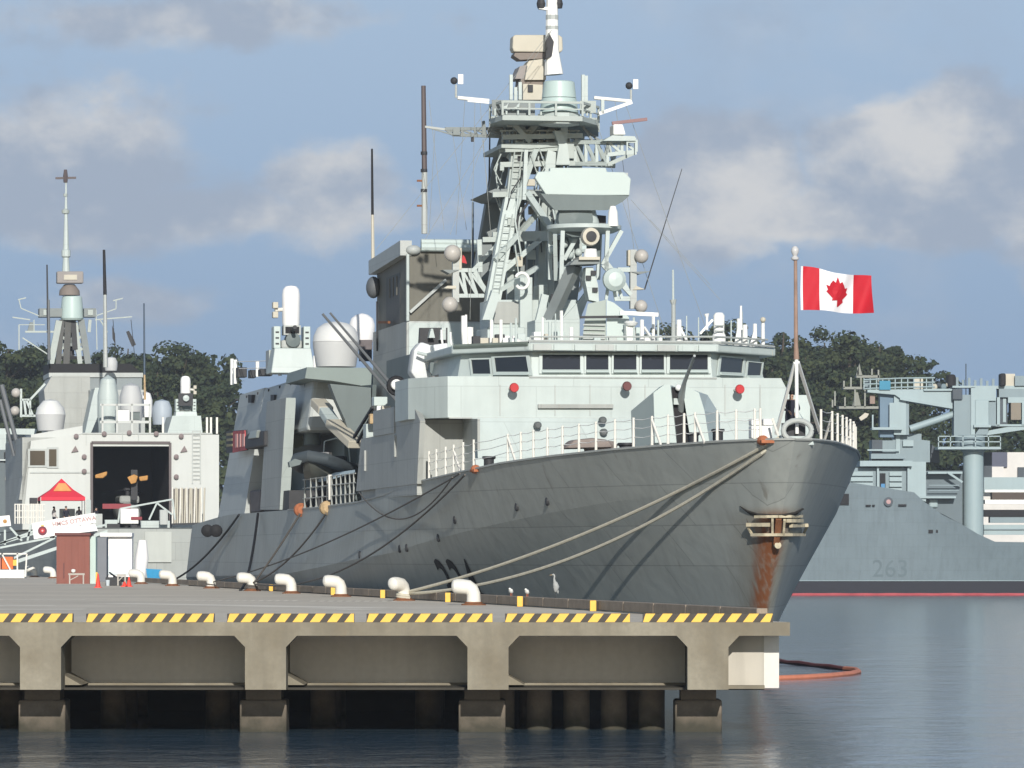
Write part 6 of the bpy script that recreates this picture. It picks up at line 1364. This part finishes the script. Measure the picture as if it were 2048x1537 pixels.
MB().prism([C+Vector((-2.5*k, -.02, 9*k)), C+Vector((2.5*k, -.02, 9*k)), C+Vector((3*k, -.02, 12*k)), C+Vector((0, -.02, 11*k)), C+Vector((-3*k, -.02, 12*k))], [C+Vector((-2.5*k, .02, 9*k)), C+Vector((2.5*k, .02, 9*k)), C+Vector((3*k, .02, 12*k)), C+Vector((0, .02, 11*k)), C+Vector((-3*k, .02, 12*k))]).build('crest_crown', YEL, gw)
MB().ext([gp_(104, 1060, -.15), gp_(192, 1046, -.15), gp_(190, 1026, -.15), gp_(102, 1040, -.15)], (0, .05, 0)).build('banner', SG, gw)
MB().ext([gp_(106, 1072, -.1), gp_(196, 1062, -.1), gp_(190, 1048, -.1), gp_(106, 1060, -.1)], (0, .05, 0)).build('banner', SG, gw)
me = text_mesh('HMCS OTTAWA', .52, .01, .012); me.materials.clear(); me.materials.append(mat('banner_letters', (.50, .33, .33), .7)); o = bpy.data.objects.new('lettering', me); COL.objects.link(o); o.parent = gw
ang = math.atan2(14, 88); o.location = gp_(148, 1043, -.2); o.rotation_euler = (math.pi/2, -ang, 0); o.scale = (.93, .93, 1)
MB().ext([gp_(-30, 1056, -.3), gp_(22, 1052, -.3), gp_(19, 1031, -.3), gp_(-30, 1036, -.3)], (0, .05, 0)).build('crest_board', SG, gw)
for x in (-8, 10): MB().lathe([(0, -.04), (4*k, -.03), (4*k, 0)], gp_(x, 1043, -.34), n=14, axis='y').build('emblem', OC, gw)
# trestle with orange goods at the far left of the quay
def quay_box(nm, x0, x1, ytop, ybase, th, m, par, bevel=0, dy=0):
    p = on_deck(x0, ybase); q = on_deck(x1, ybase); h = (ybase-ytop)*p.y/F
    return MB().box(p.x, q.x, p.y+dy, p.y+dy+th, DZ+.004, DZ+h).build(nm, m, par, bevel=bevel)
def qroot(nm, px, py, lab, cat, group=None): 
    p = on_deck(px, py); r_ = empty(nm, (0, 0, 0), 0, label=lab, cat=cat, group=group); return r_
t_ = qroot('equipment_trolley', 20, 1158, "white framed trolley with orange crates at the left edge of the pier", 'trolley')
quay_box('bed', -30, 49, 1140, 1157, 2.0, WHITE, t_, .05)
p = on_deck(0, 1157); k = p.y/F
def qp(x, y, d=0): return Vector(((x-HX)*k, p.y+d, DZ+(1157-y)*k))
for a, c in (((34, 1140), (34, 1106)), ((50, 1154), (53, 1108)), ((2, 1108), (36, 1108)), ((4, 1110), (20, 1140)), ((-20, 1110), (-20, 1140)), ((36, 1108), (53, 1108)), ((-20, 1108), (5, 1108))): MB().bar(qp(*a, .3), qp(*c, .3), .11).build('frame', WHITEW, t_)
for x0, x1, y0, y1, m in ((-25, 0, 1116, 1140, mat('dull_crate', (.45, .2, .15), .7)), (2, 24, 1114, 1139, ORANGE), (24, 33, 1120, 1132, YEL)): MB().box((x0-HX)*k, (x1-HX)*k, p.y+.6, p.y+1.5, DZ+(1157-y1)*k, DZ+(1157-y0)*k).build('crate', m, t_, bevel=.03)
# brown shed
sh = qroot('brown_shed', 145, 1168, "tall reddish brown shed standing on the pier between the bollards", 'shed')
BR = mat('brown_red_sheet', (.22, .075, .055), .6, var=.1, scale=1, streak=.2); BRD = mat('brown_red_shaded_trim', (.13, .045, .04), .6)
p = on_deck(113, 1168); kk = p.y/F; w_ = 66*kk; h = 96*kk
MB().box(p.x, p.x+w_, p.y, p.y+1.8, DZ, DZ+h).build('walls', BR, sh)
MB().box(p.x-.1, p.x+w_+.1, p.y-.15, p.y+1.95, DZ+h, DZ+h+.18).build('roof', BRD, sh, bevel=.03)
for t in range(5): MB().box(p.x+.08+t*w_/5, p.x+.12+t*w_/5, p.y-.035, p.y-.002, DZ+.05, DZ+h-.02).build('panel_rib', BR, sh)
MB().box(p.x+.42, p.x+.50, p.y-.05, p.y-.036, DZ+.35, DZ+1.3).build('door_bar', BRD, sh); MB().box(p.x+w_+.002, p.x+w_+.35, p.y+.4, p.y+1.7, DZ, DZ+h*.98).build('side_panel', mat('mint_sheet', (.45, .56, .52), .5), sh)
# sawhorses and bits in front of the shed
def trestle(px, py, w0, h0, lab):
    p = on_deck(px, py); r_ = empty('sawhorse', tuple(p), .1, label=lab, cat='sawhorse')
    MB().bar((-w0/2, 0, h0), (w0/2, 0, h0), .11).build('top_rail', CANVAS, r_)
    for sx in (-1, 1):
        for sy in (-1, 1): MB().bar((sx*w0*.42, sy*.28, 0), (sx*w0*.42, 0, h0), .08).build('leg', CANVAS, r_)
    MB().bar((-w0*.42, -.2, .25), (w0*.1, -.05, h0-.1), .05).build('brace', CANVAS, r_); return r_
trestle(153, 1169, 1.0, .62, "pale sawhorse standing before the brown shed"); trestle(243, 1172, .5, .62, "small pale sawhorse beside the squat red cone")
p = on_deck(147, 1168); MB().lathe([(.06, .0), (.13, .06), (.15, .16), (.10, .22), (.02, .24)], p+Vector((0, -.1, .68)), n=12).build('helmet', WHITE, smooth=SM, label="white helmet resting on the sawhorse at the brown shed", cat='helmet')
def cone(px, py, h, lab, band=True):
    p = on_deck(px, py); r_ = empty('traffic_cone', tuple(p), 0, label=lab, cat='traffic cone')
    OR = mat('cone_red', (.72, .06, .04), .5, var=.05)
    MB().box(-.2, .2, -.2, .2, 0, .05).build('base', OR, r_, bevel=.01); MB().lathe([(.15, .05), (.035, h)], n=16).build('body', OR, r_, smooth=SM)
    if band: MB().lathe([(.118*.9, h*.42), (.085*.9, h*.62)], n=16).build('band', WHITE, r_, smooth=SM)
cone(196, 1176, .78, "tall red traffic cone just right of the brown shed"); cone(258, 1174, .55, "squat red cone left of the bollard by the blue tarp"); cone(249, 1174, .30, "smallest red cone behind the small pale sawhorse", False)
r_ = qroot('marker_post', 193, 1172, '', ''); r_ = tag(r_, label="yellow post standing behind the tall red cone", cat='post'); quay_box('shaft', 191.5, 195, 1145, 1172, .1, YEL, r_)
bk = on_deck(223, 1172); r_ = empty('bucket', tuple(bk), 0, label="black crate with a pale bucket in front of the grey booth", cat='crate'); MB().box(-.35, .55, 0, .6, 0, .5).build('crate', DARK, r_, bevel=.03); MB().lathe([(.10, 0), (.13, .34)], (-.2, -.2, 0), n=14).build('pail', mat('pail_blue_grey', (.5, .56, .6), .5), r_, smooth=SM)
# grey-white booths
bt = qroot('quay_booth', 235, 1160, "white booth with a grey side standing right of the brown shed", 'booth')
quay_box('grey_panel', 193, 213, 1075, 1164, 1.5, mat('booth_grey', (.17, .18, .20), .6), bt); quay_box('wall', 212, 263, 1074, 1160, 1.5, SG, bt, .02, dy=.4); quay_box('roof', 196, 266, 1066, 1152, .3, SG, bt, dy=.2) if False else None
p = on_deck(200, 1160); k = p.y/F
MB().box((200-HX)*k, (264-HX)*k, p.y-.1, p.y+2, DZ+(1160-1074)*k, DZ+(1160-1066)*k).build('roof', SG, bt, bevel=.03)
MB().box((213-HX)*k, (255-HX)*k, p.y+.3, p.y+.38, DZ+(1160-1150)*k, DZ+(1160-1112)*k).build('door', mat('booth_door', (.66, .72, .72), .5), bt)
cy = on_deck(276, 1160); MB().tube([cy+Vector((-.1, 3, 0)), cy+Vector((.05, 3, 1.6)), cy+Vector((.1, 3, 2.9))], [.42, .5, .3], n=14).build('white_shrouded_column', SG, smooth=SM, label="tall white shrouded column right of the white booth", cat='column')
bt2 = qroot('blue_tarp', 300, 1165, '', ''); tag(bt2, label="bright blue tarp draped between two white bollards", cat='tarp')
p = on_deck(288, 1164); k = p.y/F
MB().prism([((289-HX)*k, p.y+3, DZ), ((322-HX)*k, p.y+3, DZ), ((318-HX)*k, p.y+3, DZ+24*k), ((285-HX)*k, p.y+3, DZ+26*k)], [((289-HX)*k, p.y+4.2, DZ), ((322-HX)*k, p.y+4.2, DZ), ((316-HX)*k, p.y+3.8, DZ+20*k), ((286-HX)*k, p.y+3.8, DZ+22*k)]).build('sheet', mat('bright_blue', (.01, .25, .48), .5, var=.2, scale=3), bt2)

# ------------------------------------------------------------ other grey ship at the far left edge
F3 = Frame(-50, 520, 0); s3 = F3.root('grey_warship', label="blue grey warship cut off by the left edge of the photo", cat='warship')
G3 = mat('shaded_blue_grey', (.10, .125, .135), .5, var=.1); a3 = F3.at
def r3(nm, pts, u, th, m=G3): return MB().ext([a3(x, y, u) for x, y in pts], (0, th, 0)).build(nm, m, s3)
r3('hull', [(-160, 1170), (60, 1170), (60, 900), (-160, 900)], 5, 14); r3('superstructure', [(-160, 900), (62, 900), (62, 884), (-160, 880)], 8, 10, G3)
r3('upper_house', [(-120, 880), (50, 880), (50, 862), (-120, 862)], 10, 8, PAINT); r3('deck_edge', [(-120, 866), (68, 870), (70, 858), (-120, 856)], 7, 2, LIGHTP); r3('cabin', [(-60, 905), (12, 905), (12, 868), (-60, 868)], 6, 5, LIGHTP); r3('doorway', [(8, 905), (38, 905), (38, 925), (8, 925)], 4.8, .2, BLACK); r3('covered_gear', [(10, 960), (18, 966), (24, 962), (30, 940), (22, 938), (12, 945)], 4.6, .5, BUFF); r3('rail', [(-60, 922), (38, 922), (38, 919), (-60, 919)], 4.5, .1, LIGHTP)
# ------------------------------------------------------------ supply ship on the far side of the basin
F4 = Frame(0, 585, 0); s4 = F4.root('supply_ship', label="blue grey replenishment ship with king posts behind the frigate's bow", cat='supply ship'); a4 = F4.at
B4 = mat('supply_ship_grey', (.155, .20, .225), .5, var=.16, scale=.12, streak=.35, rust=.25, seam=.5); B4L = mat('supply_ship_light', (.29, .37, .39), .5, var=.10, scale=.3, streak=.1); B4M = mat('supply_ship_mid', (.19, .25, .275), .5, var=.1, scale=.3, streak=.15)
B4D = mat('supply_ship_dark', (.06, .075, .09), .6, var=.2); BK4 = mat('boot_topping', (.012, .013, .022), .6)
def q4(nm, pts, u, th, m=B4L, par=None, bevel=0): return MB().ext([a4(x, y, u) for x, y in pts], (0, th, 0)).build(nm, m, par or s4, bevel=bevel)
def r4(nm, x0, x1, y0, y1, u, th, m=B4L, par=None, bevel=0): return q4(nm, [(x0, y1), (x1, y1), (x1, y0), (x0, y0)], u, th, m, par, bevel)
# hull: sections follow the sheer; the shell leans out slightly towards the deck
sheer = [(1300, 985), (1690, 985), (1700, 965), (1828, 985), (1850, 1005), (1885, 1030), (1925, 1050), (1955, 1068), (1990, 1084), (2060, 1085), (2500, 1085), (2900, 1080)]
rows = [[], [], [], []]
for x, y in sheer:
    for j, (yy, off) in enumerate(((y, 0), (y+ (1162-y)*.5, .7), (1162, 1.4), (1195, 1.5))): rows[j].append(a4(x, yy, off))
MB().grid([rows[0], rows[1], rows[2]]).build('hull', B4, s4, smooth=SM)
bk = MB(); bk.grid([rows[2], rows[3]]); bk.build('boot_topping', BK4, s4)
dk = [Vector((p.x, p.y+18, p.z)) for p in rows[0]]; MB().grid([rows[0], dk]).build('deck', B4D, s4)
b = MB(); b.tube([a4(1300, 1162, 1.38), a4(2700, 1162, 1.38)], .05, n=5); b.build('waterline_stripe', B4L, s4)
# number, name marks, small openings, rust
me = text_mesh('263', 3.0, .0, .0); me.materials.clear(); me.materials.append(mat('faded_number', (.115, .155, .175), .5)); o = bpy.data.objects.new('pennant_number', me); COL.objects.link(o); o.parent = s4
c = a4(1781, 1139, .95); o.location = c; o.rotation_euler = (math.pi/2+.117, 0, 0); o.location.y = 1.20
MB().lathe([(.0, -.1), (.55, -.08), (.55, .2)], a4(1777, 1004, 0), n=22, axis='y').build('hawse_ring', B4D, s4); MB().lathe([(0, -.14), (.28, -.12), (.28, .1)], a4(1777, 1004, 0), n=16, axis='y').build('hawse_crest', mat('crest_rose', (.4, .25, .25), .6), s4)
for x0, x1, y0, y1 in ((1732, 1742, 1010, 1013), (1745, 1750, 1010, 1013), (1797, 1813, 1009, 1013), (1857, 1866, 1060, 1067), (1872, 1876, 1060, 1066), (1679, 1698, 988, 1010)): r4('opening', x0, x1, y0, y1, -.1+(.5 if y0 > 1050 else .06), .3, BLACK)
q4('rust_streak', [(1675, 1158), (1686, 1158), (1683, 1118), (1677, 1118)], .72, .05, mat('faded_rust', (.12, .105, .05), .8, var=.4, scale=1)) if False else None
# louvred deckhouse with roof and open door
r4('deckhouse', 1700, 1816, 936, 990, 2, 8, B4M); r4('roof', 1720, 1825, 922, 933, .5, 9, B4L); r4('roof_edge', 1742, 1812, 908, 918, 2.5, 3, B4M)
for k in range(4):
    r4('louvre', 1702, 1746, 944+k*11, 952+k*11, 1.6, .4, B4L); r4('louvre', 1779, 1804, 944+k*11, 952+k*11, 1.6, .4, B4L)
r4('doorway', 1760, 1771, 947, 982, 1.8, .25, BLACK); r4('door_light', 1762, 1770, 968, 980, 1.75, .1, mat('blue_glow', (.05, .2, .4), .5)); r4('frame_post', 1754, 1758, 935, 990, 1.2, .4, B4L); r4('frame_post', 1815, 1819, 935, 990, 1.2, .4, B4L); r4('white_post', 1690, 1695, 968, 990, 1, .4, WHITE)
q4('bulwark_house', [(1818, 990), (1852, 1004), (1852, 924), (1818, 924)], 1.5, 8, B4L)
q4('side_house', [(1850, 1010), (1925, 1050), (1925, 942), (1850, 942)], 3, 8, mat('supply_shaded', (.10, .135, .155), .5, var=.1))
for y in (944, 993): q4('side_platform', [(1832 if y > 960 else 1856, y+4), (1912 if y > 960 else 1925, y+4), (1912 if y > 960 else 1925, y), (1832 if y > 960 else 1856, y)], 1.2, 3, B4L)
for y in (970, 980): r4('rail', 1858, 1918, y, y+2, 1.8, .1, B4M)
b = MB(); b.bar(a4(1895, 945, 1), a4(1925, 965, 1), .25); b.build('strut', B4L, s4); r4('round_hatch', 1858, 1876, 998, 1016, 2.6, .4, B4L, bevel=.2)
# forward king post group
kp = empty('king_post'); kp.parent = s4; tag(kp, label="forward king post with its railed top deck")
r4('post', 1760, 1788, 780, 875, 5, 2.5, mat('supply_blue', (.11, .18, .25), .5), kp); r4('post', 1788, 1812, 790, 870, 4.5, 3, B4L, kp); r4('post', 1812, 1818, 800, 870, 4.6, 2, B4M, kp); r4('door_plate', 1779, 1799, 806, 855, 4.2, .15, B4L, kp)
r4('foot_platform', 1744, 1805, 855, 860, 3.5, 3, B4L, kp); r4('rail_post', 1744, 1747, 830, 858, 3.4, .2, B4L, kp)
q4('top_girder', [(1735, 785), (1735, 780), (1905, 778), (1905, 815), (1880, 810), (1800, 797), (1790, 790)], 4, 3, B4L, kp); q4('girder_flange', [(1800, 800), (1905, 818), (1905, 812), (1800, 795)], 3.8, 3.4, B4L, kp)
for y in (757, 766, 775): MB().tube([a4(1727, y+3, 4), a4(1800, y, 4), a4(1870, y-1, 4)], .09, n=5).build('rail', B4L, kp)
for k in range(12): r4('rail_post', 1727+k*12.5, 1729+k*12.5, 757, 780, 4, .15, B4L, kp)
r4('canvas_panel', 1759, 1781, 762, 780, 3.7, .15, mat('cyan_canvas', (.04, .22, .34), .6), kp); r4('top_box', 1829, 1846, 757, 778, 4, 1.2, BUFF, kp); r4('black_drum', 1894, 1912, 749, 776, 4, 1.8, BLACK, kp, .3); r4('deck_edge', 1848, 1905, 778, 782, 3.6, 2, B4L, kp)
MB().tube([a4(1820, 858, 4.5), a4(1910, 828, 4.5)], .42, n=12).build('boom', B4L, kp, smooth=SM)
for k in range(6): MB().ball(a4(1860+k*9, 770+(k % 2)*4, 4.4), .3+.1*(k % 2), n=8, m=5).build('top_fitting', (B4M, BUFF, B4D)[k % 3], kp, smooth=SM)
# lattice platforms left of it
lp = empty('lattice_platform'); lp.parent = s4; LG = mat('lattice_buff_grey', (.24, .25, .22), .6, var=.2)
for x0, x1, y in ((1678, 1757, 813), (1687, 1732, 774), (1713, 1760, 751)): r4('platform', x0, x1, y, y+5, 5, 3, LG, lp)
for x, y0, y1 in ((1730, 780, 815), (1757, 740, 780), (1688, 762, 776), (1690, 795, 815), (1670, 783, 812), (1665, 800, 815), (1716, 750, 735), (1744, 738, 752), (1710, 778, 815), (1702, 755, 774), (1722, 756, 774)): r4('post', x-1.5, x+1.5, min(y0, y1), max(y0, y1), 5, .3, LG, lp)
q4('signal_cone', [(1712, 752), (1725, 752), (1721, 738), (1719, 727), (1716, 738)], 5, .8, LG, lp); r4('box', 1740, 1750, 790, 808, 5, 1, mat('brown_box', (.25, .18, .15), .6), lp); r4('cabinet', 1728, 1742, 762, 776, 5, 1, B4M, lp); q4('reel', [(1705, 812), (1722, 812), (1716, 785), (1710, 785)], 5.5, .8, LG, lp)
q4('spotlight', [(1722, 842), (1734, 835), (1738, 828), (1730, 826), (1718, 836)], 4, .8, BUFF, lp)
# houses below it
q4('mid_house', [(1744, 925), (1860, 925), (1860, 882), (1843, 880), (1843, 868), (1790, 868), (1790, 880), (1744, 880)], 6, 5, B4M); r4('mid_panel', 1792, 1800, 868, 920, 5.8, .2, B4L); r4('white_box', 1806, 1827, 881, 893, 5.5, .5, B4L); r4('dark_gap', 1744, 1765, 880, 922, 5.8, .3, B4D); r4('railing', 1735, 1800, 899, 902, 5, .2, B4L)
q4('olive_plant_box', [(1860, 925), (1880, 925), (1878, 900), (1864, 890)], 7, 2, B4D)
# after king post: tall box on a round column
ka = empty('king_post'); ka.parent = s4; tag(ka, label="after king post, a tall box on a round column with a railed platform")
C = a4(1947, 1082, 4); k = (585+4)/F
MB().lathe([(20.5*k, a4(0, 1095, 4).z), (20.5*k, a4(0, 905, 4).z), (26*k, a4(0, 900, 4).z), (27*k, a4(0, 898, 4).z)], (C.x, 4.3, 0), n=30).build('column', B4L, ka, smooth=SM)
MB().lathe([(30*k, a4(0, 898, 4).z), (30*k, a4(0, 871, 4).z)], (C.x-.4, 4.3, 0), n=24).build('collar', B4M, ka, smooth=SM)
r4('platform', 1876, 2002, 894, 899, 1.5, 6, B4L, ka); 
for x in (1876, 1900, 1925, 1950, 1976, 2000): r4('rail_post', x, x+2, 872, 895, 1.5, .15, B4L, ka)
for y in (872, 883): r4('rail', 1876, 2002, y, y+2, 1.5, .12, B4L, ka)
r4('tower', 1908, 1942, 790, 872, 3.4, 3, B4M, ka); r4('tower', 1942, 1950, 775, 870, 3.2, 3, B4L, ka); r4('tower', 1950, 1992, 772, 802, 3.6, 3, B4L, ka); r4('column_box', 1950, 1978, 800, 852, 3.4, 2.5, B4L, ka, .1); r4('shade_box', 1978, 1992, 802, 852, 4, 2.5, B4M, ka); r4('winch_box', 1905, 1925, 778, 800, 3, 1.4, B4D, ka, .1)
q4('tapered_foot', [(1950, 870), (1975, 870), (1978, 852), (1962, 852)], 3.2, 2, B4M, ka); r4('gallery', 1948, 1982, 850, 855, 2.6, 2.6, B4L, ka)
MB().tube([a4(1932, 790, 3.5), a4(1932, 728, 3.5)], .07, n=5).build('whip_aerial', B4D, ka); q4('jib_girder', [(1968, 872), (2060, 858), (2060, 846), (1975, 862)], 4.5, 2, B4L, ka)
for k_ in range(7): r4('top_fitting', 1912+k_*12, 1917+k_*12, 755+(k_*5) % 9, 775, 4.4, .3, B4M, ka)
r4('deck_edge', 1905, 1950, 772, 776, 3.2, 3, B4L, ka); r4('stack', 2000, 2012, 747, 773, 3.5, 2, BLACK, ka, .2)
# deck structures at the right edge
rs = [(1992, 2100, 772, 778, B4L), (1998, 2100, 778, 795, B4M), (2000, 2015, 795, 852, B4D), (1994, 2000, 795, 850, B4L), (2006, 2012, 798, 845, B4L), (2016, 2100, 795, 806, B4L), (2022, 2042, 806, 840, mat('brown_open', (.22, .19, .15), .7)), (2044, 2100, 806, 850, B4L), (1985, 2060, 849, 853, B4L), (2010, 2030, 748, 772, BUFF), (2030, 2100, 752, 772, B4M)]
for x0, x1, y0, y1, m in rs: r4('deck_structure', x0, x1, y0, y1, 4+R.random(), 3, m)
for x0, x1, y0, y1, m in ((1968, 2060, 955, 985, B4L), (1968, 1984, 905, 960, B4D), (1984, 2100, 985, 1003, mat('brown_dark', (.08, .06, .05), .7)), (1970, 2100, 980, 985, WHITE), (1970, 2100, 1000, 1008, WHITE), (1968, 2100, 1020, 1034, BLACK), (1980, 2100, 1022, 1046, B4M), (1968, 2100, 1050, 1070, B4L), (1968, 2100, 1058, 1060, B4M)): r4('deck_cargo', x0, x1, y0, y1, 6+R.random(), 2, m)
# white buildings seen through the gap
bd = empty('white_building', (0, 640, 0), 0, label="white harbour building seen behind the supply ship's round column", cat='building')
kb = 640/F
for nm, x0, x1, y0, y1, m, d in (('wall', 1965, 2120, 905, 1120, mat('building_white', (.62, .60, .57), .7), 0), ('dark_bay', 1968, 2014, 905, 935, mat('window_blue_dark', (.05, .06, .10), .4), -.4), ('panel', 1970, 2006, 934, 975, MATS['building_white'], -.8), ('canopy', 1965, 2050, 970, 982, MATS['building_white'], -2), ('shutter', 2035, 2048, 935, 955, B4D, -.4)):
    MB().box((x0-HX)*kb, (x1-HX)*kb, d, d+.4, CAMH-(y1-HY)*kb, CAMH-(y0-HY)*kb).build(nm, m, bd)
# floating oil booms
bm_ = mat('boom_pink_red', (.42, .08, .09), .6, var=.25, scale=.8)
b = MB(); pts = [Vector(((x-HX)*575/F, 575+.6*math.sin(x*.05), .10+.01*math.sin(x*.11))) for x in range(1440, 2700, 8)]; b.tube(pts, .19, n=8); b.build('oil_boom', bm_, smooth=SM, label="long pink red oil boom floating along the supply ship's waterline", cat='oil boom')
def wp(x, y): return WD.floor(x, y, 0)
lp_ = [(1480, 1363), (1560, 1360), (1610, 1358), (1660, 1355), (1700, 1351), (1717, 1347), (1712, 1343), (1690, 1341)]; lp2 = [(1690, 1341), (1660, 1338), (1630, 1334), (1600, 1331), (1575, 1328), (1540, 1322)]
MB().tube([wp(x, y)+Vector((0, 0, .05)) for x, y in lp_], .12, n=8).build('oil_boom', mat('boom_orange', (.62, .22, .13), .6, var=.2, scale=2), smooth=SM, label="bright orange floating boom looping out from behind the pier end", cat='oil boom')
MB().tube([wp(x, y)+Vector((0, 0, .05+.05*(i % 2))) for i, (x, y) in enumerate(lp2)], .10, n=8).build('oil_boom', mat('boom_dark_red', (.16, .045, .05), .7, var=.3, scale=3), smooth=SM, label="dark red rope boom, upper strand of the loop beyond the pier end", cat='oil boom')
# air: one pale volume over the whole harbour
hz_ = bpy.data.materials.new('harbour_air'); hz_.use_nodes = True; tt = hz_.node_tree; tt.nodes.clear()
pv = tt.nodes.new('ShaderNodeVolumePrincipled'); pv.inputs['Color'].default_value = (.86, .92, 1, 1); pv.inputs['Density'].default_value = .00017; pv.inputs['Anisotropy'].default_value = .2
oo = tt.nodes.new('ShaderNodeOutputMaterial'); tt.links.new(pv.outputs[0], oo.inputs['Volume'])
MB().box(-700, 700, -150, 1200, -3, 62).build('haze', hz_, kind='stuff')
# undergrowth covering the wooded hills
def undergrowth():
    q = random.Random(5); b = MB()
    for (px0, px1, yt, yb, y0, y1, n) in ((1270, 1850, 700, 900, 700, 760, 620), (1270, 1850, 880, 1100, 690, 702, 420), (-160, 470, 720, 900, 700, 750, 620), (-750, -160, 720, 1100, 692, 740, 700), (-160, 700, 890, 1100, 690, 702, 480), (1850, 2200, 840, 930, 690, 720, 160), (1850, 2720, 930, 1100, 690, 702, 420)):
        for _ in range(n):
            px = q.uniform(px0, px1); py = q.uniform(yt, yb); Y = y0+(y1-y0)*(1-(py-yt)/(yb-yt)); lim = yt
            if px > 1760 and px < 1850: py += (px-1760)*.9
            c = Vector(((px-HX)*Y/F, Y, CAMH+(HY-py)*Y/F)); r_ = q.uniform(1.2, 2.4)
            for _ in range(26):
                d = Vector((q.gauss(0, 1), q.gauss(0, 1), q.gauss(0, .7))).normalized(); p = c+d*r_*q.random()**.4; s = q.uniform(.25, .55)
                n_ = (d+Vector((q.uniform(-1, 1), q.uniform(-1, 1), q.uniform(-.2, 1)))*.6).normalized(); t = n_.cross(Vector((0, 0, 1))).normalized()*s; u_ = n_.cross(t).normalized()*s
                b.cur = 0 if q.random() < .65 else 1; b.add([p-t-u_*.6, p+t*.4-u_, p+t+u_*.5, p-t*.3+u_], [(0, 1, 2, 3)])
    b.build('undergrowth', FOL, recalc=False, kind='stuff')
undergrowth()
